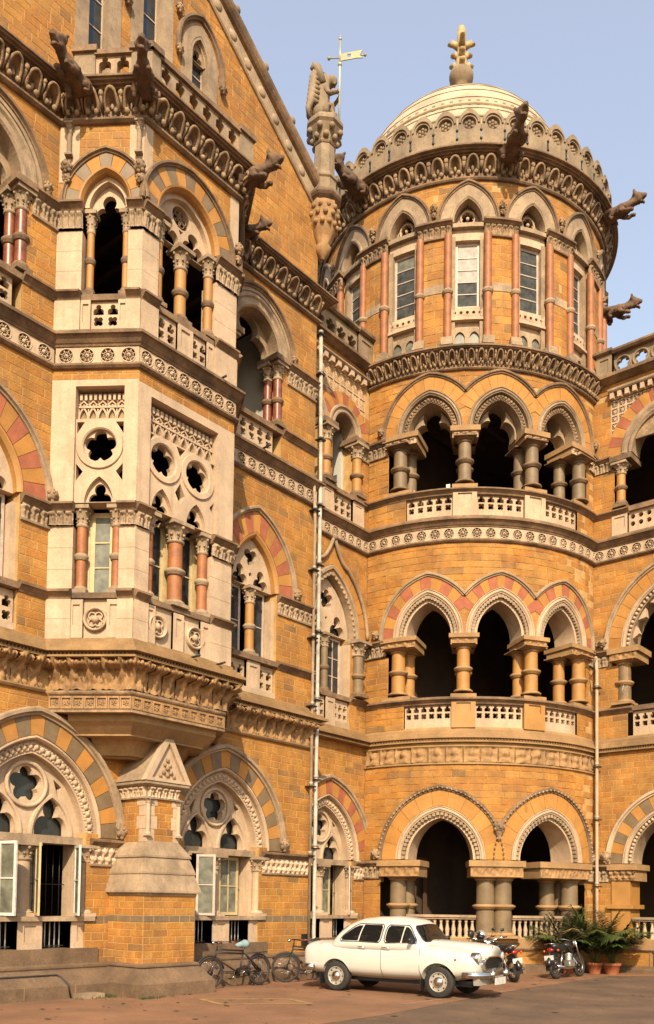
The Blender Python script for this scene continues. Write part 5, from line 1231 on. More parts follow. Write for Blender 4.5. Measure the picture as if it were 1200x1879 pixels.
# ---- drum
DR=4.76; MD_=Cyl((TX,TY),DR); DS=MD_.S
cs=[-55.3+24*k for k in range(-7,8)]
vis=[c for c in cs if -152<c<60]
DA=[Arch(DS(c),22.05,.42,.70) for c in vis]
for c in vis:
    wall(TOW,MD_,DS(c+7.2),DS(c+16.8),18.24,21.6,[],lmin=.35,lmax=.5,course=.24)
hh=[hole_arch(A,.1,22,A.w) for A in DA]
wall(TOW,MD_,DS(vis[0]-12),DS(vis[-1]+12),22.06,23.35,hh,lmin=.35,lmax=.6,course=.18)
part('drum_core',M_MO,TOW,lambda b:[b.box(MD_,DS(c+7.2),DS(c+16.8),18.2,22.1,-.4,-.012) for c in vis]+[b.box(MD_,DS(vis[0]-12),DS(vis[-1]+12),23.3,24.2,-.4,-.01)])
for c,A in zip(vis,DA):
    s=DS(c)
    part('arch_ring',M_CW,TOW,lambda b:(ring(b,MD_,A,0,.40,-.4,.03,n=26),amould(b,MD_,A,[(-.01,-.2),(0,.02),(.05,.06),(.1,.06),(.12,.03)],n=26)))
    part('hood_mould',M_TR,TOW,lambda b:amould(b,MD_,A,hood_prof(.40,.12,.11),A.tclip(.985,.46),1-A.tclip(.985,.46),n=30))
    part('label_stop',M_SC,TOW,lambda b:(boss(b,MD_,DS(c+12),22.52,.1,.10),boss(b,MD_,DS(c+12),22.32,.07,.07)))
    part('oculus',M_CW,TOW,lambda b:(b.plate(MD_,Arch(s,21.98,.44,.72).poly(0,20),[foil(s,22.36,.20,6)],-.42,-.30),b.box(MD_,s-.46,s+.46,21.9,22.02,-.3,.02)))
    part('oculus_rose',M_CR,TOW,lambda b:(b.tube([MD_.P(s+.22*math.cos(t),22.36+.22*math.sin(t),-.28) for t in [2*PI*i/16 for i in range(16)]],.03,5,True),b.ball(MD_.P(s,22.36,-.3),.06,6,4)))
    # window
    h=2.02; sash(TOW,MD_.F(s,19.56,-.28),.74,h,M_PK,M_GD,5,1,'window',.085,mgs=M_WW if abs(c+55.3)<1 else M_GX,rows_pale=(0,0,1,1,1) if abs(c+55.3)<1 else ((0,0,0,0,1) if c<-60 else (0,0,0,0,0)))
    part('jamb',M_CW,TOW,lambda b:(b.box(MD_,s-.52,s-.37,18.24,21.7,-.35,-.1),b.box(MD_,s+.37,s+.52,18.24,21.7,-.35,-.1)))
    part('window_lintel',M_CR,TOW,lambda b:b.box(MD_,s-.5,s+.5,21.58,21.92,-.4,-.12))
    part('window_apron',M_CR,TOW,lambda b:(b.plate(MD_,rect(s-.5,s+.5,19.18,19.54),[circ(s-.38+.19*i,19.36,.05,8) for i in range(5)],-.22,-.1),b.box(MD_,s-.5,s+.5,18.24,19.18,-.4,-.22),b.box(MD_,s-.52,s+.52,19.12,19.2,-.2,-.05)))
    part('window_apron',M_CW,TOW,lambda b:b.plate(MD_,rect(s-.5,s+.5,18.24,18.95),[Arch(s-.22,18.62,.15,.2).poly(0,10,18.28),Arch(s+.22,18.62,.15,.2).poly(0,10,18.28)],-.26,-.16))
    part('blind_light',M_GX,TOW,lambda b:b.box(MD_,s-.42,s+.42,18.26,18.9,-.25,-.215))
    for q in (-7.0,7.0):
        column(TOW,MD_.F(DS(c+q),0,.03),18.26,21.66,.115,M_RC,M_CW,.0,.46,.18)
    part('quoin',M_CW,TOW,lambda b:[b.box(MD_,DS(c+q)-.16,DS(c+q)+.16,18.24,18.5,-.1,.18) for q in (-7.2,7.2)]+[b.box(MD_,DS(c+7.4),DS(c+16.6),19.95,20.2,-.1,.016)])
    carved(TOW,MD_,DS(c+5.8),DS(c+18.2),21.62,21.94,.16,'leaf',.07,.03,M_SC)
    part('impost_moulding',M_TR,TOW,lambda b:(b.sweep(arc_path(MD_,c+5.4,c+18.6,5),[(-.3,21.94),(.08,21.95),(.13,22.0),(.18,22.02),(.18,22.08),(.08,22.12),(-.05,22.12)]),b.sweep(arc_path(MD_,c+5.8,c+18.2,5),[(0,21.57),(.07,21.58),(.08,21.62),(0,21.65)])))
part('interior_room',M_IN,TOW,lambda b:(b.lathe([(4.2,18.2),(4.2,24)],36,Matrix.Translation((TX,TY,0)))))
# upper cornice, parapet, dome
F0,F1=-165,75
def dmould(name,prof,m=M_TR): return part(name,m,TOW,lambda b:b.sweep(arc_path(MD_,F0,F1,100),prof))
dmould('string_course',[(0,23.28),(.07,23.29),(.1,23.33),(.1,23.37),(.02,23.4)],M_TR)
n=int((F1-F0)/6.0)
for i in range(n): ob('carved_leaf',CUP,TOW,MD_.F(DS(F0+(i+.5)*(F1-F0)/n),23.38,0)@Matrix.Diagonal((1.22,1,1.15,1)))
dmould('cornice_moulding',[(0,23.88),(.24,23.89),(.26,23.92),(.33,23.925),(.345,23.955),(.41,23.96),(.42,23.99),(.48,24.0),(.5,24.015),(.5,24.06),(.45,24.09),(.43,24.12),(.34,24.16),(.2,24.18)])
PR=5.02; MP=Cyl((TX,TY),PR)
for i in range(int(240/8)):
    c=-55.3+8*(i-14); s=MP.S(c); hw=MP.S(4)-.004
    o=[(s-hw,24.16),(s+hw,24.16),(s+hw,24.80)]+[(s+hw*.97*math.cos(t),24.86+.40*math.sin(t)*(1+.12*math.sin(t)**6)) for t in [PI*k/12 for k in range(13)]]+[(s-hw,24.80)]
    b=MB(); b.plate(MP,o,[circ(s,24.87,.20,18)],-.22,0); b.plate(MP,circ(s,24.87,.21,16),[],-.2,-.1)
    amould(b,MP,Arch(s,24.86,.25,.27),[(-.01,0),(.0,.04),(.05,.04),(.06,0)],n=14)
    for k in range(6):
        a=2*PI*k/6+.5; b.ball(MP.P(s+.105*math.cos(a),24.87+.105*math.sin(a),-.09),.055,5,3)
    b.ball(MP.P(s,24.87,-.08),.05,5,3)
    q=b.obj('parapet_merlon',M_GP,TOW)
    part('drain_slot',M_BK,q,lambda b:(b.box(MP,s+hw-.03,s+hw+.03,24.42,24.62,-.1,.003),b.ball(MP.P(s+hw,24.38,0),.045,6,4,(1,1,1)),b.ball(MP.P(s+hw,24.64,0),.045,6,4)))
dz=25.7; dr=3.7
prof=[(4.75,24.1),(4.75,24.5),(4.05,24.9),(3.95,25.3),(3.80,25.5)]
for i in range(0,23):
    a=rad(-3+i*4.02); r=dr*math.cos(a); z=dz+dr*math.sin(a)
    prof.append((max(r,.02),z))
    if i in (3,5): prof.append((r+.035,z+.01)); prof.append((r+.03,z+.07))
DOME=part('dome',M_DM,TOW,lambda b:b.lathe(prof,72,Matrix.Translation((TX,TY,0))))
def dband(i0,off):
    pr=[]
    for a in (i0,i0+1.4,i0+1.5): pr.append((dr*math.cos(rad(a))+off,dz+dr*math.sin(rad(a))))
    return [(dr*math.cos(rad(i0))-.05,pr[0][1]-.005)]+pr+[(dr*math.cos(rad(i0+1.5))-.05,pr[-1][1]+.01)]
for el in (9,14.5,23,31,39,46,53): part('dome_course',M_DM,DOME,lambda b:b.lathe(dband(el,.022),72,Matrix.Translation((TX,TY,0)),smooth=False))
hb=MB()
for i in range(80):
    a=2*PI*i/80; 
    for el in (18,):
        r=dr*math.cos(rad(el))+.005; hb.box(Plane((TX+r*math.cos(a),TY+r*math.sin(a)),(-math.sin(a),math.cos(a))),-.05,.05,dz+dr*math.sin(rad(el))-.08,dz+dr*math.sin(rad(el))+.08,-.1,.035)
hb.obj('vent_hole',M_TB,DOME,kind='stuff')
# finial
FIN=part('finial_pedestal',M_GP,TOW,lambda b:b.lathe([(.55,29.2),(.45,29.5),(.27,29.8),(.22,30.2),(.22,30.62),(.28,30.72),(.40,30.86),(.43,31.02),(.40,31.14),(.28,31.24)],16,Matrix.Translation((TX,TY,0))))
def fin(b):
    T=Matrix.Translation((TX,TY,0))
    b.lathe([(.26,31.2),(.23,31.4),(.18,31.7),(.15,32.1),(.17,32.45),(.16,32.68),(.10,32.86),(1e-4,32.9)],10,T,mod=lambda a,z:1+.10*math.cos(4*a+1))
    for z,r,d in ((31.40,.12,.32),(31.80,.13,.27),(32.22,.10,.40)):
        for k in range(4):
            a=rad(-52+90*k); ca,sa=math.cos(a),math.sin(a)
            b.tube([Vector((TX+q*ca,TY+q*sa,z+dz)) for q,dz in ((.08,-.12),(d*.6,-.03),(d*.9,.04),(d,.0),(d*.86,-.06))],[.12,.10,.11,r,.05],7)
            b.tube([Vector((TX+.1*ca,TY+.1*sa,z-.04)),Vector((TX+d*.75*ca,TY+d*.75*sa,z+.11))],[.08,.04],6)
part('finial',mat('gilded_stone',(.60,.41,.17),var=.2,rough=.6,grime=.35,gcol=(.28,.17,.07),bump=.3),FIN,fin)
for a,p,s in ((-41.9,2,1.0),(-95,0,1.0),(8,-2,.88)):
    r=5.1; gargoyle(TOW,(TX+r*math.cos(rad(a)),TY+r*math.sin(rad(a)),23.85),a,p,s)
gargoyle(TOW,(TX+4.85*math.cos(rad(24)),TY+4.85*math.sin(rad(24)),21.6),22,-4,.85)
# ================================================================ right wing
RW=thing('arcaded_wing','ochre stone side wing with wide striped arches and quatrefoil roof parapet beside the tower','building',(-6,27,0))
RY=26.22; MR=Plane((0,RY),(1,0)); RX0,RX1=-11.43,-4.0
AG=[Arch(-8.95,3.2,1.56,1.72),Arch(-4.5,3.2,1.56,1.72)]; AF=[Arch(-8.95,9.68,1.6,2.0),Arch(-4.5,9.68,1.6,2.0)]; AS=[Arch(-9.25,15.62,1.2,1.25),Arch(-6.2,15.62,1.2,1.25),Arch(-3.2,15.62,1.2,1.25)]
wall(RW,MR,RX0,RX1,.02,.70); wall(RW,MR,RX0,-10.3,.98,2.62,reveal=.8); wall(RW,MR,RX0,RX1,3.18,6.55,[hole_arch(A,-.05,3,1.56) for A in AG])
wall(RW,MR,RX0,-10.36,6.97,9.16,reveal=.6); wall(RW,MR,RX0,RX1,9.66,12.42,[hole_arch(A,-.05,9,1.6) for A in AF]); wall(RW,MR,RX0,-10.76,13.1,15.25,reveal=.6)
wall(RW,MR,RX0,-10.87,15.5,17.45); wall(RW,MR,RX0,RX1,17.62,18.0)
part('mortar_backing',M_MO,RW,lambda b:[b.box(MR,RX0,RX1,z0,z1,-.3,-.013) for z0,z1 in ((.6,1.0),(6.5,7),(12.4,13.15),(17.4,18.2))]+[b.box(MR,RX0,-10.87,z0,z1,-.4,-.013) for z0,z1 in ((2.55,3.2),(9.1,9.7),(15.2,15.8))])
RP=[(RX0,RY),(RX1,RY)]
def rm(name,prof,m=M_TR,a0=RX0,a1=RX1): return part(name,m,RW,lambda b:b.sweep([(a0,RY),(a1,RY)],prof))
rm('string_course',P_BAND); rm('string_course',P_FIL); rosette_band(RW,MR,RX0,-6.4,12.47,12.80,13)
rm('sloping_ledge',[(0,6.54),(.12,6.55),(.12,6.59),(.09,6.6),(.09,6.64),(.18,6.66),(.18,6.71),(.13,6.73),(.13,6.80),(.08,6.82),(.08,6.90),(.02,6.92),(0,6.98)],M_TB); dentils(MR,RX0,-7,6.595,d0=.06,d1=.13,th=RW)
rm('plinth_string',[(0,.62),(.06,.63),(.09,.67),(.06,.72),(0,.72)],M_TR); rm('plinth',[(.25,-.05),(.25,.1),(.2,.14),(0,.2)],M_PL)
def r_arch(A,win,vo,vm,vk,hood_m,dog,th=RW,first=0):
    e=A.w-win
    part('arch_moulding',M_CR,th,lambda b:(ring(b,MR,A,-e*.5,0,-.3,.02,n=44),amould(b,MR,A,[(-e*.45,.02),(-e*.3,.07),(-e*.2,.07),(-e*.1,.03),(0,.06),(.01,0)],n=44)))
    part('arch_soffit',M_CW,th,lambda b:ring(b,MR,A,-e,-e*.48,-.8,-.08,n=44)); part('dog_tooth',M_CR,th,lambda b:beads(b,MR,A,-e*.7,-.05,.055,38),kind='stuff')
    voussoirs(th,MR,A,.02,vo,-.1,.02,vk,vm,first=first)
    part('hood_mould',hood_m,th,lambda b:amould(b,MR,A,hood_prof(vo,.14,.12),n=44))
for A in AG: r_arch(A,1.30,.40,[M_GB,M_VO],19,M_CR,1)
for A in AF:
    r_arch(A,1.36,.40,[M_VO],19,M_CW,1)
    part('cusped_lining',M_CR,RW,lambda b:[b.plate(MR,[A.pt(t-.045,-.22),A.pt(t,-.42),A.pt(t+.045,-.22)],[],-.4,-.2) for t in (.1,.22,.34,.46,.58,.7,.82,.92)])
part('label_stop',M_SC,RW,lambda b:(boss(b,MR,-11.0,3.4,.1,.15),boss(b,MR,-11.1,9.9,.1,.12)))
for A in AS:
    part('arch_ring',M_CW,RW,lambda b:(ring(b,MR,A,-.24,.12,-.6,.03,n=36),amould(b,MR,A,[(-.22,.03),(-.16,.08),(-.1,.03),(-.02,.08),(.06,.08),(.1,.03)],n=36)))
    voussoirs(RW,MR,A,.12,.52,-.1,.02,17,[M_VO,M_RD])
# piers and columns at the opening edge
part('impost_block',MATS['tower_trim_stone'],RW,lambda b:(b.box(MR,-10.95,-10.05,3.0,3.17,-.9,.16),b.box(MR,-10.9,-10.12,2.68,3.0,-.85,.06)))
carved(RW,MR,-10.88,-10.13,2.7,2.98,.38,'flower',.07,.07,MATS['carved_ochre_stone'])
impost_run2=[( -11.43,-10.95)]
carved(RW,MR,-11.43,-10.95,2.66,2.98,.24,'leaf',.06,.01,M_CW); rm('impost_moulding',P_IMP(3.0),M_TR,RX0,-10.95)
part('pilaster',M_OC,RW,lambda b:(b.box(MR,-10.84,-10.28,.97,2.68,-.7,.06),b.box(MR,-10.96,-10.16,1.86,1.98,-.75,.14),b.box(MR,-10.92,-10.2,.97,1.12,-.75,.12)))
part('balustrade_base',MATS['tower_trim_stone'],RW,lambda b:b.box(MR,RX0,RX1,.70,.97,-.8,.05))
rail(MR,-10.24,-7.6,RW,12)
part('basement_grille',M_BK,RW,lambda b:[b.box(MR,-9.62+.08*i,-9.6+.08*i,.12,.6,-.05,.015) for i in range(8)]); part('basement_frame',M_TB,RW,lambda b:b.plate(MR,rect(-9.72,-8.9,.08,.64),[rect(-9.66,-8.96,.13,.6)],-.05,.03))
part('impost_block',MATS['tower_trim_stone'],RW,lambda b:(b.box(MR,-10.95,-9.98,9.5,9.67,-.9,.15),b.box(MR,-10.9,-10.05,9.28,9.5,-.85,.08)))
carved(RW,MR,-10.88,-10.06,9.3,9.48,.3,'scroll',.04,.09,MATS['carved_ochre_stone']); carved(RW,MR,-11.43,-10.95,9.18,9.48,.2,'leaf',.06,.01,M_CW); rm('impost_moulding',P_IMP(9.5),M_TR,RX0,-10.95)
CK=column(RW,MR.F(-10.52,0,-.14),7.95,9.3,.2,M_GB,MATS['tower_trim_stone'],.14,.48,.16,MATS['tower_trim_stone'],True,False)
part('chalk_scribble',M_WT,CK,lambda b:(b.tube([MR.P(x,z,.063-.5*(x+10.52)**2*2) for x,z in ((-10.62,8.6),(-10.53,8.55),(-10.5,8.46),(-10.44,8.6),(-10.47,8.5),(-10.5,8.4),(-10.49,8.25),(-10.5,8.4),(-10.42,8.37))],.008,4)))
rm('sill_string',P_SILL(7.7),M_TR,RX0,-10.2)
part('sill_string',M_TR,RW,lambda b:b.box(MR,-10.25,RX1,7.74,7.88,-.35,.04)); pierced(RW,MR,-10.22,-7.4,6.99,7.72,12,-.25,-.06,base=.22)
column(RW,MR.F(-10.58,0,-.05),13.98,15.36,.135,M_OC,M_TR,.36,.5,.22); part('impost_block',M_TR,RW,lambda b:b.box(MR,-10.86,-10.2,15.4,15.56,-.7,.16))
carved(RW,MR,-11.43,-10.86,15.2,15.5,.18,'leaf',.06,.01,M_CW); rm('impost_moulding',P_IMP(15.46),M_TR,RX0,-10.86); rm('sill_string',P_SILL(13.76),M_TR,RX0,-10.3)
part('pedestal',M_CR,RW,lambda b:(b.plate(MR,rect(-10.84,-10.36,13.13,13.8),[rect(-10.76,-10.44,13.36,13.7)],-.3,.03),b.box(MR,-10.84,-10.36,13.13,13.8,-.3,0)))
part('sill_string',M_TR,RW,lambda b:b.box(MR,-10.4,RX1,13.8,13.95,-.35,.05)); 
def sq(b):
    p=.245; a0=-10.34
    for i in range(14): b.plate(MR,rect(a0+p*i,a0+p*(i+1),13.13,13.8),[circ(a0+p*(i+.5),13.64,.075,10),circ(a0+p*(i+.5),13.42,.075,10)],-.2,-.05)
part('pierced_balustrade',M_CR,RW,sq)
lattice(RW,MR,-10.87,-7.6,16.0,17.36,lambda x,z:any(math.hypot(x-A.s0,z-A.zs)<1.66 for A in AS),14)
rm('string_course',[(0,17.56),(.17,17.58),(.2,17.62),(.2,17.68),(.04,17.72)],M_CW,-10.9)
rm('cornice_moulding',[(0,17.9),(.08,17.92),(.24,18.0),(.30,18.02),(.30,18.12),(.1,18.18),(0,18.2)])
part('parapet_pier',M_GP,RW,lambda b:(b.plate(MR,rect(RX0+.1,-10.84,18.18,18.9),[rect(-11.22,-10.95,18.36,18.76)],-.35,.03),b.box(MR,RX0+.1,-10.84,18.18,18.9,-.35,0)))
def qf(b):
    p=.56; a0=-10.82
    for i in range(8): b.plate(MR,rect(a0+p*i,a0+p*(i+1),18.2,18.86),[foil(a0+p*(i+.5),18.52,.20,5)],-.22,-.1); b.tube([MR.P(a0+p*(i+.5)+.235*math.cos(t),18.52+.235*math.sin(t),-.09) for t in [2*PI*k/18 for k in range(18)]],.035,5,True)
part('pierced_parapet',M_GP,RW,qf)
rm('parapet_coping',[(-.35,18.86),(.05,18.86),(.1,18.92),(.1,18.98),(-.1,19.02),(-.35,19.02)],M_TR,-10.82); rm('parapet_coping',[(-.4,18.9),(.08,18.9),(.14,18.94),(.14,19.02),(-.35,19.06)],M_TR,-11.4,-10.8)
# interior of the side wing
b=MB()
for z in (.9,6.3,6.9,12.7,13.05,17.4,18.2): b.quad([Vector((-16.25,RY+.02,z)),Vector((RX1,RY+.02,z)),Vector((RX1,RY+4.5,z)),Vector((-16.25,RY+4.5,z))])
for x,ya in ((-16.25,RY-.35),(RX1,RY+.3)): b.quad([Vector((x,ya,.5)),Vector((x,RY+4.5,.5)),Vector((x,RY+4.5,18.2)),Vector((x,ya,18.2))])
b.quad([Vector((-16.25,RY+4.4,.5)),Vector((RX1,RY+4.4,.5)),Vector((RX1,RY+4.4,18.2)),Vector((-16.25,RY+4.4,18.2))])
b.obj('interior_room',M_IN,RW)
part('gallery_wall',mat('grey_plaster',(.22,.2,.17),var=.1),RW,lambda b:b.box(MR,-10.6,-6,6.95,12.6,-3.6,-3.5)); part('door_frame',M_RD,RW,lambda b:b.plate(MR,rect(-10.1,-9.2,6.95,9.0),[rect(-9.98,-9.32,6.96,8.88)],-3.48,-3.44))
# ================================================================ corner pinnacle with statue and vane
PX,PY=-15.38,17.82; T_=Matrix.Translation((PX,PY,0))
PIN=part('corner_pinnacle',M_GP,WING,lambda b:b.lathe([(.42,20.88),(.34,20.95),(.34,21.22),(.38,21.26),(.38,21.32),(.30,21.42),(.28,22.25)],8,T_@Matrix.Rotation(PI/8,4,'Z'),smooth=False))
part('pinnacle_corbel',M_CO,PIN,lambda b:(b.lathe([(.05,19.15),(.16,19.3),(.22,19.45),(.16,19.55),(.26,19.7),(.38,20.05),(.42,20.4),(.36,20.62)],14,T_,mod=lambda a,z:1+.07*math.cos(9*a+z*14)),[b.ball(Vector((PX+r*math.cos(a),PY+r*math.sin(a),z)),.075,6,4) for z,r in ((20.0,.36),(20.22,.41),(20.42,.40)) for a in [2*PI*k/12+z for k in range(12)]]))
part('pinnacle_moulding',M_TR,PIN,lambda b:b.lathe([(.36,20.6),(.46,20.68),(.5,20.74),(.5,20.8),(.42,20.9)],8,T_@Matrix.Rotation(PI/8,4,'Z'),smooth=False))
part('pinnacle_capital',M_GP,PIN,lambda b:(b.lathe([(.3,22.22),(.33,22.26),(.3,22.3),(.36,22.5),(.46,22.68),(.52,22.74),(.52,22.82),(.46,22.92),(.2,22.95)],8,T_@Matrix.Rotation(PI/8,4,'Z'),smooth=False),[b.ball(Vector((PX+r*math.cos(a),PY+r*math.sin(a),z)),.085,6,4) for z,r in ((22.4,.34),(22.58,.44)) for a in [2*PI*k/8+z*2 for k in range(8)]]))
# seated winged beast, local +x forward
P=[(-.05,0,.12,.2,.22),(0,0,.4,.2,.2),(.02,0,.68,.19,.19),(.06,0,.92,.15,.14),(.1,0,1.14,.17,.155),(.27,0,1.17,.115,.10),(.42,0,1.14,.075,.06),(.34,0,1.04,.055,.04),
   (.08,.18,.82,.08),(.2,.2,.64,.07),(.38,.1,.72,.055),(.43,.02,.74,.06),(.08,-.18,.82,.08),(.2,-.2,.64,.07),(.38,-.1,.80,.055),(.43,-.02,.84,.06),
   (.05,.17,.2,.13),(.3,.2,.3,.1),(.28,.2,.08,.07),(.4,.2,.05,.06),(.05,-.17,.2,.13),(.3,-.2,.3,.1),(.28,-.2,.08,.07),(.4,-.2,.05,.06),
   (.02,.1,1.22,.05),(-.02,.12,1.3,.025),(.02,-.1,1.22,.05),(-.02,-.12,1.3,.025),(-.25,0,.1,.06),(-.36,0,.3,.05)]
E=[(0,1),(1,2),(2,3),(3,4),(4,5),(5,6),(5,7),(2,8),(8,9),(9,10),(10,11),(2,12),(12,13),(13,14),(14,15),(0,16),(16,17),(17,18),(18,19),(0,20),(20,21),(21,22),(22,23),(4,24),(24,25),(4,26),(26,27),(0,28),(28,29)]
SK=1.08; STM=skin_mesh('winged_beast_statue',[(p[0]*SK,p[1]*SK,p[2]*SK*.97)+tuple(q*SK*1.08 for q in p[3:]) for p in P],E,M_GP,2)
for v in STM.vertices: v.co+=noise.noise_vector(v.co*6)*.045+noise.noise_vector(v.co*16)*.02
ST=thing('winged_beast_statue','seated stone winged beast with a weather vane pole in its paws on the corner pinnacle','statue',(PX-.08,PY-.06,22.94),rad(38),mesh=STM)
SMx=WM[ST]
for q in (-1,1):
    def wing(b):
        for i in range(8):
            z=1.40-.14*i; x=-.12-.012*i; y=q*(.15+.015*i)
            b.tube([(x+.12,y*.9,z-.02),(x-.02,y*1.2,z),(x-.13,y*1.25,z-.22),(x-.12,y*1.15,z-.46),(x-.05,y,z-.60 if z>.65 else .0)],[.06,.085,.08,.05,.015],7)
        b.tube([(.02,q*.16,1.0),(-.12,q*.22,1.42),(-.22,q*.2,1.48),(-.27,q*.2,1.38)],[.12,.11,.08,.05],7)
    bb=MB(); wing(bb); bb.obj('stone_wing',M_GP,ST,M=SMx)
vx,vy=PX+.30,PY+.24
VN=thing('weather_vane','gilded weather vane with swallow tailed banner on a pole held by the winged stone beast','weather vane',(vx,vy,22.9))
VM=Matrix.Translation((vx,vy,22.9))
part('pole',mat('pale_greenish_paint',(.5,.5,.36),var=.1,bump=0),VN,lambda b:b.tube([(0,0,0),(0,0,1.75)],.028,8),M=VM); part('pole',M_GN,VN,lambda b:(b.tube([(0,0,1.7),(0,0,2.45)],.022,8),b.ball(Vector((0,0,2.46)),.045,8,6),b.tube([(0,0,2.5),(0,0,2.62)],[.02,.003],6),b.ball(Vector((0,0,1.74)),.06,8,5)),M=VM)
vp=Plane((0,0),(.8,.6))
part('vane_banner',mat('tarnished_gilt',(.36,.33,.13),var=.2,bump=.05,rough=.55),VN,lambda b:(b.plate(vp,[(.02,1.83),(.45,1.9),(.62,1.9),(.53,1.98),(.62,2.12),(.40,2.09),(.02,2.03)],[rect(.2,.3,1.93,2.02)],-.012,.012),b.tube([vp.P(-.3,1.92),vp.P(0,1.92)],.016,6),b.ball(vp.P(-.3,1.92),.05,6,4),b.ball(vp.P(.68,1.98),.04,6,4),b.tube([vp.P(.5,1.98),vp.P(.72,1.98)],.014,5)),M=VM)
# ================================================================ vehicles
M_WH=mat('white_car_paint',(.74,.70,.62),var=.03,scale=2,grime=.04,bump=0,rough=.35,coat=.5)
M_CH=mat('chrome',(.62,.60,.56),var=.05,bump=0,rough=.16,metal=1)
M_TY=mat('tyre_rubber',(.028,.025,.022),var=.2,grime=.3,gcol=(.12,.08,.05),bump=.3,rough=.8)
M_RM=mat('painted_rim',(.46,.40,.33),var=.1,grime=.2,bump=.05,rough=.4)
M_CG=mat('car_window_glass',(.012,.012,.012),var=0,bump=0,rough=.05)
M_BP=mat('black_plastic',(.02,.02,.02),var=.1,bump=.05,rough=.45)
M_OR=mat('orange_lens',(.6,.08,.01),var=0,bump=0,rough=.2); M_RL=mat('red_lens',(.35,.015,.01),var=0,bump=0,rough=.2)
M_LN=mat('headlamp_glass',(.5,.5,.48),var=.05,bump=.1,rough=.1,coat=1)
CAR_A=rad(7); CARM=Matrix.Translation((-11.43,16.24,0))@Matrix.Rotation(CAR_A,4,'Z')
CAR=thing('parked_car','old rounded white saloon car with chrome bumper parked in front of the tower','car',(-11.43,16.24,0),CAR_A)
def lerp_tab(T,x):
    if x<=T[0][0]: return T[0][1:]
    for a,c in zip(T,T[1:]):
        if x<=c[0]:
            u=(x-a[0])/(c[0]-a[0]); u=u*u*(3-2*u)*.35+u*.65; return [p+(q-p)*u for p,q in zip(a[1:],c[1:])]
    return T[-1][1:]
BT=[(-2.13,.64,.43,.98),(-2.10,.69,.39,1.03),(-2.0,.73,.36,1.055),(-1.8,.76,.33,1.065),(-1.5,.78,.31,1.075),(-1.1,.80,.30,1.08),(-.5,.815,.29,1.075),(.2,.82,.29,1.085),(.8,.815,.30,1.09),(1.2,.81,.31,1.075),(1.55,.80,.34,1.05),(1.8,.785,.38,1.02),(1.93,.77,.42,.995),(2.0,.73,.46,.95),(2.04,.66,.5,.9)]
def bsec(x,a,n=3.4):
    w,z0,z1=lerp_tab(BT,x); zc,hz=(z0+z1)/2,(z1-z0)/2; c,s=math.cos(a),math.sin(a)
    y=w*math.copysign(abs(c)**(2/n),c); nt_=3.2 if x<-1.7 else 5.0 if x<.8 else max(2.9,5.0-3.5*(x-.8)); z=zc+hz*math.copysign(abs(s)**(2/(nt_ if s>0 else 4)),s)
    y*=1-.05*max(0,-s) -.03*max(0,s)
    return y,z
def loft(b,xs,sec,n=36,smooth=True):
    vs=[];fs=[]
    for x in xs:
        for j in range(n): y,z=sec(x,2*PI*j/n); vs.append(Vector((x,y,z)))
    for i in range(len(xs)-1):
        for j in range(n): q=(j+1)%n; fs.append((i*n+j,i*n+q,(i+1)*n+q,(i+1)*n+j))
    fs+=[tuple(range(n-1,-1,-1)),tuple((len(xs)-1)*n+j for j in range(n))]
    b.add(vs,fs,smooth)
xs=[-2.13,-2.1,-2.05]+[-2+.08*i for i in range(49)]+[1.96,2.0]; xs=sorted(set([round(x,3) for x in xs if x<=2.0]+[2.04]))
b=MB(); loft(b,xs,bsec,48)
bm_=b.mesh('body',M_WH)
tmp=bpy.data.objects.new('body_tmp',bm_); COL.objects.link(tmp); cuts=[]
for x,r in ((1.23,.385),(-1.23,.37)):
    for y in (-.80,.80):
        c=MB(); c.lathe([(r,-.27),(r,.27)],32,Matrix.Translation((x,y,.33))@Matrix.Rotation(PI/2,4,'X'),smooth=False)
        co_=bpy.data.objects.new('cut',c.mesh('cut',M_BP)); COL.objects.link(co_); cuts.append(co_)
        md=tmp.modifiers.new('b','BOOLEAN'); md.operation='DIFFERENCE'; md.object=co_; md.solver='EXACT'
bpy.context.view_layer.update()
bm2=bpy.data.meshes.new_from_object(tmp.evaluated_get(bpy.context.evaluated_depsgraph_get())); bm2.name='body'
bpy.data.objects.remove(tmp)
for c in cuts: bpy.data.objects.remove(c)
bm2.polygons.foreach_set('use_smooth',[abs(p.normal.y)<2 for p in bm2.polygons])
try: bm2.set_sharp_from_angle(angle=rad(40))
except Exception: pass
BODY=ob('body',bm2,CAR,CARM)
# bonnet between the wings
def hood(x,a):
    u=(x-.62)/(2.03-.62); w=.52-.05*u; z1=1.17-.03*u-.05*u**3; z0=.7; zc,hz=(z0+z1)/2,(z1-z0)/2; c,s=math.cos(a),math.sin(a)
    return w*math.copysign(abs(c)**.7,c),zc+hz*math.copysign(abs(s)**.8,s)
part('bonnet',M_WH,CAR,lambda b:loft(b,[.62+.1*i for i in range(14)]+[2.0,2.06,2.085],lambda x,a:(lambda p:p if x<2.03 else (p[0]*.96,.9+(p[1]-.9)*.93))(hood(x,a)),32),M=CARM)
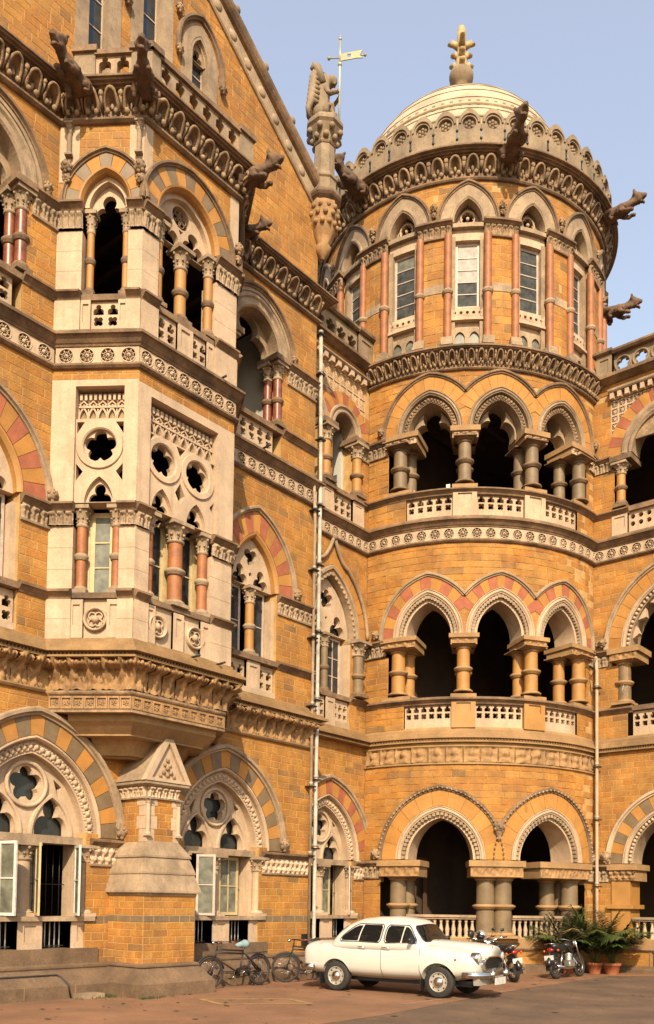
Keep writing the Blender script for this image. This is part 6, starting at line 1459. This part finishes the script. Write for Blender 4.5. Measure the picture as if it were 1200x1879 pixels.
# cabin
CT=[(x,w-.015,z) for x,w,z in [(-1.44,.68,1.05),(-1.36,.74,1.21),(-1.24,.775,1.37),(-1.06,.79,1.50),(-.80,.80,1.585),(-.45,.805,1.625),(0,.81,1.638),(.3,.81,1.615),(.50,.805,1.575),(.60,.80,1.51),(.70,.79,1.37),(.82,.77,1.18),(.90,.73,1.05)]]
ZB=.90
def csec(x,a,off=0):
    w,zt=lerp_tab(CT,x); c,s=math.cos(a),math.sin(a); z=ZB+(zt-ZB)*math.copysign(abs(s)**.62,s) if s>0 else ZB
    y=w*math.copysign(abs(c)**.62,c); y*=1-.27*max(0,(z-1.0)/.6)
    return y*(1+off/w),z+off*max(0,s)
def cyz(x,z,off):
    """half width of the cabin at height z"""
    w,zt=lerp_tab(CT,x); s=min(1,max(0,(z-ZB)/(zt-ZB)))**(1/.62); c=math.sqrt(max(0,1-s*s)); return w*c**.62*(1-.27*max(0,(z-1.0)/.6))+off
b=MB(); loft(b,[-1.46+.059*i for i in range(41)],csec,56); ROOFC=b.obj('roof',M_WH,CAR,M=CARM)
def sidewin(b,fx,z0,z1,sg,off=.012,nu=10,nv=8):
    vs=[];fs=[]
    for j in range(nv+1):
        v=j/nv; z=z0+(z1-z0)*v; xl,xr=fx(v)
        for i in range(nu+1): x=xl+(xr-xl)*i/nu; vs.append(Vector((x,sg*cyz(x,z,off),z)))
    for j in range(nv):
        for i in range(nu): k=j*(nu+1)+i; fs.append((k,k+1,k+nu+2,k+nu+1))
    b.add(vs,fs,True)
def rnd_(v,a=.10): return a*max(0,(abs(v-.5)*2-.55)/.45)**2*.45
for sg in (-1,1):
    for nm,f,zz in (('side_window',lambda v:(-.02+rnd_(v),.36-rnd_(v)*.3),(1.10,1.44)),('quarter_light',lambda v:(.385,.74-.26*v-rnd_(v)),(1.10,1.42)),('side_window',lambda v:(-.66+.03*v,-.15-rnd_(v)),(1.10,1.45)),('quarter_light',lambda v:(-1.14+.34*v**1.3+rnd_(v),-.69+.03*v),(1.11,1.43))):
        part(nm,M_CG,CAR,lambda b:sidewin(b,f,zz[0],zz[1],sg),M=CARM)
    fr=[]
    for f,zz in ((lambda v:(-.05+rnd_(v),.76-.28*v-rnd_(v)),(1.085,1.455)),(lambda v:(-1.17+.36*v**1.3+rnd_(v),-.12-rnd_(v)),(1.085,1.465))):
        L=[(f(v/8)[0],zz[0]+(zz[1]-zz[0])*v/8) for v in range(9)]; R_=[(f(v/8)[1],zz[0]+(zz[1]-zz[0])*v/8) for v in range(9)]
        loop=L+R_[::-1]; part('window_rubber',M_BP,CAR,lambda b:b.tube([Vector((x,sg*cyz(x,z,.01),z)) for x,z in loop],.011,5,True),M=CARM)
def shieldx(y,z,front):
    x=.93 if front else -1.52
    for _ in range(300):
        w,zt=lerp_tab(CT,x)
        if zt>z and cyz(x,z,0)>abs(y): return x
        x+=-.006 if front else .006
    return x
for nm,front,z0,z1,hw in (('windscreen',True,1.13,1.475,.60),('rear_window',False,1.17,1.42,.5)):
    def ws(b):
        vs=[];fs=[];nu,nv=16,8
        for j in range(nv+1):
            v=j/nv; z=z0+(z1-z0)*v; w=hw*(1-.14*v)-rnd_(v,.12)
            for i in range(nu+1):
                y=w*(2*i/nu-1); zz=z-.0*abs(y)-.05*(y/hw)**2*v; vs.append(Vector((shieldx(y,zz,front)+(.012 if front else -.012),y,zz)))
        for j in range(nv):
            for i in range(nu): k=j*(nu+1)+i; fs.append((k,k+1,k+nu+2,k+nu+1))
        b.add(vs,fs,True)
    g=part(nm,M_CG,CAR,ws,M=CARM)
    me=g.data; ns=17
    edge=[me.vertices[i].co.copy() for i in list(range(ns))+[ns*k+ns-1 for k in range(1,9)]+[ns*8+i for i in range(ns-2,-1,-1)]+[ns*k for k in range(7,0,-1)]]
    part('window_rubber',M_BP,g,lambda b:b.tube(edge,.014,5,True),M=CARM)
def side_y(x,z,off):
    best=0
    for j in range(-40,41):
        y,zz=bsec(x,j/40*PI/2)
        if abs(zz-z)<.05: best=max(best,y)
    return best+off
for sg in (-1,1):
    for x0 in (-.085,.82): part('door_gap',M_BP,BODY,lambda b:b.tube([Vector((x0+(.03*(z<.5)),sg*side_y(x0,z,.001),z)) for z in (.36,.45,.55,.65,.75,.85,.95,1.0)],.005,4),M=CARM)
    part('door_gap',M_BP,BODY,lambda b:b.tube([Vector((x,sg*side_y(x,.37,.001),.37)) for x in (-.8,-.5,-.2,.1,.4,.7,.82)],.004,4),M=CARM)
    for x0 in (-.55,.05,):
        part('door_handle',M_CH,CAR,lambda b:(b.tube([(x0-.09,sg*side_y(x0,.93,.02),.98),(x0-.02,sg*side_y(x0,.93,.045),.985),(x0+.09,sg*side_y(x0,.93,.04),.975)],.012,6)),M=CARM)
    part('door_mirror',M_BP,CAR,lambda b:(b.tube([(.66,sg*.76,1.10),(.66,sg*.86,1.13)],.014,6),b.ball(Vector((.66,sg*.90,1.16)),.085,10,7,(.5,.9,.75))),M=CARM)
    # lamps
    lx,ly,lz=2.0,sg*.60,.835
    R90=Matrix.Rotation(PI/2,4,'Y')
    H=part('headlight',M_CH,CAR,lambda b:b.lathe([(.115,-.12),(.12,-.02),(.118,.02),(.100,.035),(.095,.03)],20,Matrix.Translation((lx+.03,ly,lz))@R90),M=CARM)
    part('lens',M_LN,H,lambda b:b.lathe([(.097,.025),(.08,.05),(.04,.062),(1e-4,.066)],18,Matrix.Translation((lx+.03,ly,lz))@R90),M=CARM)
    part('indicator',M_OR,CAR,lambda b:b.lathe([(.05,-.06),(.052,0),(.04,.025),(1e-4,.035)],12,Matrix.Translation((2.0,sg*.62,.655))@R90),M=CARM)
    part('indicator_rim',M_CH,CAR,lambda b:b.lathe([(.052,-.06),(.06,0),(.052,.005)],12,Matrix.Translation((1.995,sg*.62,.655))@R90),M=CARM)
    part('side_repeater',M_OR,CAR,lambda b:b.ball(Vector((1.62,sg*side_y(1.62,.80,.0),.80)),.025,8,5),M=CARM)
    part('tail_light',M_RL,CAR,lambda b:b.ball(Vector((-2.04,sg*.60,.78)),.06,8,6,(.5,1,1.5)),M=CARM)
part('wing_mirror',M_BP,CAR,lambda b:(b.tube([(1.38,.60,1.02),(1.36,.62,1.12),(1.34,.64,1.22)],.012,6),b.ball(Vector((1.33,.64,1.28)),.10,10,7,(.6,1,.85))),M=CARM)
# grille, bumpers, plate
gp=Plane((2.09,0),(0,1))
o=[(-.44,.60),(.44,.60),(.50,.70),(.44,.80),(.25,.865),(-.25,.865),(-.44,.80),(-.50,.70)]
G=part('grille',M_CH,CAR,lambda b:b.plate(gp,o,[[(x*.92,.725+(z-.725)*.84) for x,z in o]],-.1,.035),M=CARM)
part('grille_mesh',M_BP,G,lambda b:(b.plate(gp,[(x*.93,.725+(z-.725)*.86) for x,z in o],[],-.1,.0)),M=CARM)
for i in range(7): part('grille_bar',M_BK,G,lambda b:b.tube([gp.P(-.45+.05*(abs(i-3)>2),.63+.033*i,.012),gp.P(.45-.05*(abs(i-3)>2),.63+.033*i,.012)],.006,4),M=CARM)
def bumper(x,sg,z): 
    pts=[(x-sg*.42,-.80,z),(x-sg*.2,-.79,z),(x-sg*.05,-.68,z),(x,-.45,z),(x+sg*.03,0,z),(x,.45,z),(x-sg*.05,.68,z),(x-sg*.2,.79,z),(x-sg*.42,.80,z)]
    def f(b):
        for dz,r in ((0,.048),(.035,.03),(-.035,.03)): b.tube([(p[0],p[1],p[2]+dz) for p in pts],r,8)
    return f
FB=part('bumper',M_CH,CAR,bumper(2.20,1,.50),M=CARM); part('bumper',M_CH,CAR,bumper(-2.2,-1,.50),M=CARM)
for y in (-.35,.35): part('overrider',M_CH,FB,lambda b:b.tube([(2.23,y,.42),(2.26,y,.5),(2.23,y,.62)],[.03,.04,.03],8),M=CARM)
part('valance',M_RM,CAR,lambda b:b.plate(Plane((2.08,0),(0,1)),[(-.7,.30),(.7,.30),(.74,.47),(-.74,.47)],[],-.1,.03),M=CARM)
part('number_plate',M_WT,CAR,lambda b:b.box(Plane((2.26,.0),(0,1)),-.26,.26,.30,.44,-.01,.012),M=CARM)
part('bonnet_badge',M_CH,CAR,lambda b:b.ball(Vector((2.07,0,1.04)),.03,8,5),M=CARM)
part('wiper',M_BP,CAR,lambda b:[b.tube([(.97,y,1.11),(.93,y+.28,1.2)],.007,5) for y in (-.35,.1)],M=CARM)
part('underbody',M_BP,CAR,lambda b:b.box(FL,-1.9,1.85,.24,.36,-.5,.5),M=CARM)
part('mud_flap',M_BK,CAR,lambda b:[b.box(FL,x-.01,x+.01,.13,.36,y-.09,y+.09) for x,y in ((-1.62,.70),(.84,.70))],M=CARM)
def wheel(par,x,y,sg,M0,r=.325):
    A=M0@Matrix.Translation((x,y,r))@Matrix.Rotation(-sg*PI/2,4,'X')   # local z points outward
    ty=cmesh(('tyre',r),lambda b:b.lathe([(r*.60,-.08),(r*.86,-.088),(r*.97,-.07),(r,-.045),(r,.045),(r*.97,.07),(r*.86,.088),(r*.60,.08)],36,caps=False),M_TY)
    W_=ob('wheel',ty,par,A)
    rm_=cmesh(('rim',r),lambda b:b.lathe([(r*.61,.06),(r*.62,.086),(r*.57,.082),(r*.53,.03),(r*.42,.035),(r*.34,.06),(r*.30,.06),(1e-4,.06)],32),M_RM); ob('rim',rm_,W_,A)
    hc=cmesh(('hubcap',r),lambda b:b.lathe([(r*.34,.06),(r*.33,.085),(r*.24,.11),(r*.1,.125),(1e-4,.128)],24),M_CH); ob('hubcap',hc,W_,A)
    sl_=cmesh(('rim_slot',r),lambda b:[b.ball(Vector((r*.50*math.cos(2*PI*k/8),r*.50*math.sin(2*PI*k/8),.055)),.022,6,4) for k in range(8)],M_BK); ob('rim_slot',sl_,W_,A)
    return W_
for x in (1.23,-1.23):
    for sg in (-1,1): wheel(CAR,x,sg*.68,sg,CARM)
part('seat',mat('pale_seat_cover',(.35,.33,.3),var=.1),CAR,lambda b:b.ball(Vector((.1,-.3,1.05)),.2,8,6),M=CARM)
# ---------------------------------------------------------------- motorcycles
def spoked(par,M0,r,tw,n,name='wheel',rimm=None):
    ty=cmesh(('tyre',name,r),lambda b:b.tube([(r*math.cos(2*PI*i/36),0,r*math.sin(2*PI*i/36)) for i in range(36)],tw,8,True),M_TY); w=ob(name,ty,par,M0)
    ob('rim',cmesh(('rim',name,r),lambda b:b.tube([((r-tw*1.1)*math.cos(2*PI*i/36),0,(r-tw*1.1)*math.sin(2*PI*i/36)) for i in range(36)],tw*.35,6,True),rimm or M_CH),w,M0)
    def sp(b):
        for i in range(n):
            a=2*PI*i/n; c=a+(.35 if i%2 else -.35); s=.03 if i%4<2 else -.03
            b.tube([(.03*math.cos(c),s,.03*math.sin(c)),((r-tw)*math.cos(a),0,(r-tw)*math.sin(a))],.0028,3)
    ob('spokes',cmesh(('spokes',name,r,n),sp,M_CH),w,M0)
    ob('hub',cmesh(('hub',name),lambda b:b.lathe([(.02,-.05),(.05,-.04),(.05,.04),(.02,.05)],10,Matrix.Rotation(PI/2,4,'X')),M_BK),w,M0)
    return w
M_MB=mat('black_motorcycle_paint',(.018,.016,.016),var=.1,bump=0,rough=.25,coat=.6); M_EN=mat('engine_alloy',(.35,.33,.3),var=.2,bump=.2,rough=.4,metal=.7)
def motorcycle(label,loc,ang,group):
    T=thing('motorcycle',label,'motorcycle',loc,ang,group); M0=WM[T]@Matrix.Rotation(rad(-7),4,'X')
    rf,rr=.30,.30; wb=.66
    spoked(T,M0@Matrix.Translation((wb,0,rf)),rf-.04,.045,28); spoked(T,M0@Matrix.Translation((-wb,0,rr)),rr-.05,.055,28)
    P=lambda n,m,f,par=T:part(n,m,par,f,M=M0)
    P('fuel_tank',M_MB,lambda b:b.ball(Vector((.16,0,.86)),.17,14,8,(1.6,.85,.75)))
    P('seat',M_BP,lambda b:(b.tube([(-.05,0,.80),(-.3,0,.79),(-.55,0,.83),(-.72,0,.86)],[.10,.125,.12,.08],10)))
    P('frame',M_BP,lambda b:(b.tube([(.44,0,.88),(.15,0,.72),(-.35,0,.70),(-.72,0,.76)],.025,6),b.tube([(.42,0,.8),(.28,0,.35),(-.15,0,.28),(-wb,0,rr)],.025,6),b.tube([(-.3,.0,.70),(-.18,0,.3)],.025,6)))
    P('engine',M_EN,lambda b:(b.box(FL,-.16,.2,.26,.46,-.13,.13),b.lathe([(.09,0),(.11,.02),(.08,.04),(.11,.06),(.08,.08),(.11,.1),(.08,.12),(.11,.14),(.1,.2)],12,Matrix.Translation((.1,0,.44))@Matrix.Rotation(rad(15),4,'Y')),[b.lathe([(.11,-.03),(.11,.0),(.06,.02)],14,Matrix.Translation((-.02,q*.13,.36))@Matrix.Rotation(-q*PI/2,4,'X')) for q in (-1,1)]))
    P('exhaust_pipe',M_CH,lambda b:b.tube([(.2,-.1,.5),(.3,-.14,.36),(.15,-.16,.26),(-.3,-.17,.27),(-.85,-.18,.33)],[.02,.022,.025,.04,.045],8))
    P('fork',M_CH,lambda b:[b.tube([(wb,q*.09,rf),(.50,q*.09,.75),(.42,q*.09,.98)],[.022,.022,.02],8) for q in (-1,1)])
    P('handlebar',M_CH,lambda b:b.tube([(.26,-.36,1.06),(.38,-.22,1.04),(.42,-.08,1.0),(.42,.08,1.0),(.38,.22,1.04),(.26,.36,1.06)],.012,6))
    P('grip',M_BP,lambda b:[b.tube([(.24,q*.40,1.06),(.31,q*.29,1.05)],.018,6) for q in (-1,1)])
    P('mirror',M_BP,lambda b:[(b.tube([(.34,q*.25,1.05),(.36,q*.32,1.2)],.006,4),b.ball(Vector((.36,q*.34,1.24)),.06,8,6,(.4,1,.7))) for q in (-1,1)])
    P('headlight',M_CH,lambda b:b.ball(Vector((.52,0,.92)),.10,12,8,(.9,1,1))); P('front_mudguard',M_MB,lambda b:b.tube([(wb+(rf+.03)*math.cos(a),0,rf+(rf+.03)*math.sin(a)) for a in [rad(20+11*i) for i in range(13)]],.055,6))
    P('rear_mudguard',M_MB,lambda b:b.tube([(-wb+(rr+.05)*math.cos(a),0,rr+(rr+.05)*math.sin(a)) for a in [rad(60+11*i) for i in range(11)]],.065,6))
    P('shock_absorber',M_CH,lambda b:[b.tube([(-.45,q*.14,.70),(-wb+.04,q*.14,.36)],.03,8) for q in (-1,1)])
    P('tail_light',M_RL,lambda b:b.ball(Vector((-.86,0,.76)),.075,10,6,(.55,1.25,.8))); P('indicator',M_OR,lambda b:[b.ball(Vector((-.80,q*.2,.74)),.035,8,5) for q in (-1,1)])
    P('number_plate',M_WT,lambda b:b.box(Plane((-.955,0),(0,-1)),-.13,.13,.50,.62,-.008,.008)); P('plate_bracket',M_BP,lambda b:b.tube([(-.88,0,.72),(-.94,0,.58)],.03,6))
    P('grab_rail',M_CH,lambda b:b.tube([(-.6,-.13,.82),(-.86,-.13,.92),(-.9,0,.93),(-.86,.13,.92),(-.6,.13,.82)],.012,6)); P('side_stand',M_BK,lambda b:b.tube([(-.05,.1,.25),(-.1,.3,.02)],.014,5))
    P('mudflap',M_BP,lambda b:b.box(Plane((-.93,0),(0,-1)),-.13,.13,.22,.44,-.006,.006))
    return T
GM='motorcycles parked along the tower'
MT1=motorcycle('black motorcycle with red tail lamp beside the potted palms','motorcycle' and (-10.66,22.85,0),rad(88),GM)
def moved(src,loc,ang,label):
    M=Matrix.Translation(loc)@Matrix.Rotation(ang,4,'Z'); return copy_tree(src,M,label)
MT2=moved(MT1,(-11.48,20.72,0),rad(146),'black motorcycle half hidden behind the nose of the white car')
MT3=moved(MT1,(-12.2,20.95,0),rad(100),'dark motorcycle behind the white car bonnet with a silver helmet on its tank')
hx_=Matrix.Translation((-12.12,20.75,1.10))
HEL=thing('crash_helmet','round silver crash helmet resting on a motorcycle behind the car bonnet','helmet',(-12.12,20.75,.98))
part('shell',M_CH if 0 else mat('silver_paint',(.5,.48,.45),var=.05,bump=0,rough=.25,metal=.6),HEL,lambda b:b.ball(Vector((-12.12,20.75,1.12)),.14,16,10,(1.1,1,1))); part('visor',M_BP,HEL,lambda b:b.ball(Vector((-12.07,20.65,1.09)),.115,12,8,(1,1,.6)))
# ---------------------------------------------------------------- bicycles
M_BF=mat('worn_black_enamel',(.026,.02,.017),var=.3,scale=8,grime=.4,gcol=(.12,.06,.03),bump=.1,rough=.5)
def bicycle(label,F,R_,lean,seatm,steer,group):
    F=Vector(F);R_=Vector(R_); d=(F-R_); ang=math.atan2(d.y,d.x); mid=(F+R_)/2
    T=thing('bicycle',label,'bicycle',(mid.x,mid.y,0),ang,group); M0=WM[T]@Matrix.Rotation(rad(lean),4,'X'); h=d.length/2; r=.345
    P=lambda n,m,f,par=T,MM=None:part(n,m,par,f,M=MM or M0)
    SM=M0@Matrix.Translation((h-.16,0,.72))@Matrix.Rotation(rad(steer),4,'Z')@Matrix.Translation((-(h-.16),0,-.72))
    spoked(T,SM@Matrix.Translation((h,0,r+.01)),r-.022,.024,36,'front_wheel',M_BF); spoked(T,M0@Matrix.Translation((-h,0,r+.01)),r-.022,.024,36,'rear_wheel',M_BF)
    bb=(-.12,0,.30); st=(-.26,0,.80); hd=(h-.20,0,.86); hl=(h-.14,0,.68)
    P('frame',M_BF,lambda b:[b.tube(q,.020,6) for q in ([hd,st],[(hd[0]+.02,0,.79),(-.25,0,.74)],[hl,bb],[bb,st],[bb,(-h,.05,r)],[bb,(-h,-.05,r)],[st,(-h,.05,r)],[st,(-h,-.05,r)],[hd,hl])])
    P('fork',M_BF,lambda b:[b.tube([(h-.14,q*.04,.68),(h-.08,q*.05,.5),(h,q*.05,r)],.013,6) for q in (-1,1)],MM=SM)
    P('handlebar',M_BF,lambda b:(b.tube([hd,(h-.22,0,1.0)],.014,6),b.tube([(h-.50,-.27,.99),(h-.30,-.26,1.01),(h-.17,-.12,1.02),(h-.17,.12,1.02),(h-.30,.26,1.01),(h-.50,.27,.99)],.012,6)),MM=SM)
    P('grip',M_RG,lambda b:[b.tube([(h-.52,q*.27,.99),(h-.40,q*.27,1.0)],.018,6) for q in (-1,1)],MM=SM)
    P('saddle',seatm,lambda b:b.tube([(-.04,0,.925),(-.16,0,.945),(-.30,0,.95),(-.40,0,.955)],[.035,.06,.105,.085],10)); P('seat_post',M_CH,lambda b:b.tube([st,(-.28,0,.93)],.014,6))
    P('mudguard',M_BF,lambda b:b.tube([(-h+(r+.03)*math.cos(a),0,r+(r+.03)*math.sin(a)) for a in [rad(10+12*i) for i in range(15)]],.022,5)); P('mudguard',M_BF,lambda b:b.tube([(h+(r+.03)*math.cos(a),0,r+(r+.03)*math.sin(a)) for a in [rad(35+12*i) for i in range(12)]],.022,5),MM=SM)
    P('carrier_rack',M_BF,lambda b:([b.tube([(-.34,y,.74),(-.95,y,.76)],.008,4) for y in (-.08,-.03,.03,.08)],[b.tube([(-.85,q*.08,.76),(-h,q*.06,r)],.008,4) for q in (-1,1)]))
    P('chainwheel',M_CH,lambda b:b.lathe([(.095,-.004),(.10,0),(.095,.004),(.08,.004),(.08,-.004)],20,Matrix.Translation((-.12,-.06,.30))@Matrix.Rotation(PI/2,4,'X'))); P('chain_guard',M_BF,lambda b:b.tube([(-h,-.07,r+.05),(-.1,-.07,.41),(0,-.07,.30),(-.1,-.07,.2),(-h,-.07,r-.05)],.012,5))
    P('crank',M_CH,lambda b:(b.tube([(-.12,-.09,.3),(.02,-.09,.2)],.01,5),b.tube([(-.12,.09,.3),(-.26,.09,.4)],.01,5))); P('pedal',M_BP,lambda b:(b.box(FL,-.02,.07,.18,.21,.09,.18),b.box(FL,-.31,-.22,.39,.42,-.18,-.09)))
    P('lamp_bracket',M_CH,lambda b:b.ball(Vector((h-.10,0,1.0)),.045,8,6),MM=SM); P('stand',M_BF,lambda b:[b.tube([(-h,q*.1,r),(-h+.06,q*.14,.01)],.01,5) for q in (-1,1)])
    return T
GB_='old bicycles leaning along the plinth'
bicycle('black roadster bicycle with pale blue saddle and rear rack beside the buttress',(-14.55,13.52),(-14.52,14.98),4,mat('pale_blue_saddle_cover',(.30,.42,.42),var=.15,scale=8,bump=.1),-8,GB_)
bicycle('rusty bicycle with turned front wheel behind the tail of the white car',(-14.58,16.0),(-14.35,17.15),4,M_BP,-30,GB_)
# ---------------------------------------------------------------- potted palms
M_FR=mat('palm_leaflet',(.095,.125,.028),var=.3,scale=5,bump=0,rough=.5); M_FD=mat('dry_palm_leaflet',(.32,.20,.07),var=.25,scale=5,bump=0,rough=.6); M_TC2=mat('terracotta',(.42,.13,.05),var=.15,scale=5,grime=.3,gcol=(.22,.09,.05),bump=.2); M_SL=mat('potting_soil',(.05,.032,.02),bump=.5)
def palm(loc,h,nf,label,pot,seed):
    random.seed(seed); x0,y0,_=loc
    T=thing('potted_palm',label,'potted palm',loc,0,'potted palms at the tower foot')
    pr=pot
    P_=part('pot',M_TC2,T,lambda b:b.lathe([(pr*.72,0),(pr*.95,.24),(pr*1.08,.25),(pr*1.08,.32),(pr*.95,.32),(pr*.9,.27)],22,Matrix.Translation(loc)))
    part('soil',M_SL,P_,lambda b:b.lathe([(pr*.9,.27),(1e-4,.29)],16,Matrix.Translation(loc)))
    for i in range(nf):
        a=2*PI*i/nf+random.uniform(-.3,.3); ln=h*random.uniform(.75,1.1); tilt=random.uniform(.25,1.0); dry=random.random()<.12
        def frond(b):
            pts=[];n=12
            for k in range(n+1):
                u=k/n; rr=ln*(.15*u+.55*tilt*u**1.6); z=.28+ln*(u*(1.05-.25*tilt)-.42*tilt*u**2.6)
                pts.append(Vector((x0+.05*math.cos(a)+rr*math.cos(a),y0+.05*math.sin(a)+rr*math.sin(a),z)))
            b.tube(pts,[.010*(1-.75*k/n) for k in range(n+1)],4)
            side=Vector((-math.sin(a),math.cos(a),0))
            for k in range(30):
                u=.22+.78*k/30; f=u*n; i0=min(n-1,int(f)); p=pts[i0].lerp(pts[i0+1],f-i0); t=(pts[i0+1]-pts[i0]).normalized()
                L=.40*math.sin(PI*min(1,.25+.75*u))**.7*ln/1.2*random.uniform(.8,1.15)
                for q in (-1,1):
                    dr=(side*q*.8+t*.75+Vector((0,0,-.18-.35*random.random()))).normalized(); w=dr.cross(Vector((0,0,1))).normalized()*.019
                    m_=p+dr*L*.5; e=p+dr*L+Vector((0,0,-.12*L))
                    b.add([p-w*.4,m_-w,e,m_+w,p+w*.4],[(0,1,2,3,4)])
        part('frond',M_FD if dry else M_FR,T,frond)
    random.seed(7)
    return T
palm((-11.3,24.2,0),1.8,34,'bushy areca palm in a low pot just behind the black motorcycle',.20,3); palm((-10.8,24.85,0),2.0,34,'taller areca palm in a terracotta pot left of the wing pilaster',.23,5); palm((-10.35,25.0,0),1.75,30,'small areca palm in a terracotta pot nearest the wing basement grille',.24,9)
# ---------------------------------------------------------------- rainwater pipes
def pipe(label,pts,r,zs,n,m=M_WT,ri=None):
    T=thing('drainpipe',label,'drainpipe',(pts[-1][0],pts[-1][1],0),0,'rainwater pipes on the walls')
    part('pipe',m,T,lambda b:b.tube(pts,r,10))
    for z in zs:
        x,y=min(pts,key=lambda p:abs(p[2]-z))[:2]
        part('pipe_collar',M_RM,T,lambda b:b.lathe([(r*1.0,-.04),(r*1.35,-.03),(r*1.35,.03),(r,.04)],10,Matrix.Translation((x,y,z)))); part('bracket',M_BK,T,lambda b:b.box(Plane((x,y),n),-.11,.11,z-.10,z-.07,-.12,.085))
    return T
z3=[3.2,5.0,7.1,8.9,10.7,12.3,14.1,15.9,17.0]
pipe('pale rainwater pipe down the corner of the gabled wing, thicker of two',[(-15.44,17.86,17.2),(-15.38,17.86,13.3),(-15.38,17.86,7.0),(-15.38,17.86,.9),(-15.38,17.86,.4)],.05,[z+.2 for z in z3],(0,1),mat('weathered_pipe_paint',(.66,.60,.50),var=.2,scale=4,grime=.5,gcol=(.25,.17,.1),bump=.1))
pipe('thinner weathered pipe beside the thicker pale pipe on the wing corner',[(-15.41,17.64,13.0),(-15.36,17.64,12),(-15.36,17.64,7),(-15.36,17.64,.7)],.04,z3[:6],(0,1),M_CW)
pipe('cream rainwater pipe in the corner between tower and side wing',[(-11.30,26.08,9.5),(-11.22,25.98,9.0),(-11.22,25.98,6.8),(-11.22,25.98,3.0),(-11.22,25.98,.3)],.05,[8.6,6.2,4.6,2.6],(1,0),M_CR)
part('junction_box',M_BK,WING,lambda b:b.box(MW,17.5,17.72,.8,1.1,.0,.1))

# loose black cable hanging beside the corner pipe
CB=thing('loose_cable','thin black cable looped from the tower impost to the top of the corner pipe','cable',(-11.4,26.0,9.3))
part('wire',M_BK,CB,lambda b:b.tube([(-11.75,25.15,9.75),(-11.62,25.45,9.55),(-11.5,25.75,9.1),(-11.38,25.95,8.9),(-11.28,26.0,9.2),(-11.25,26.0,9.45)],.012,5))
part('wire',M_BK,CB,lambda b:b.tube([(-11.45,25.9,9.05),(-11.36,25.98,8.2),(-11.30,26.0,7.0)],.01,5))
flush_stones(280)
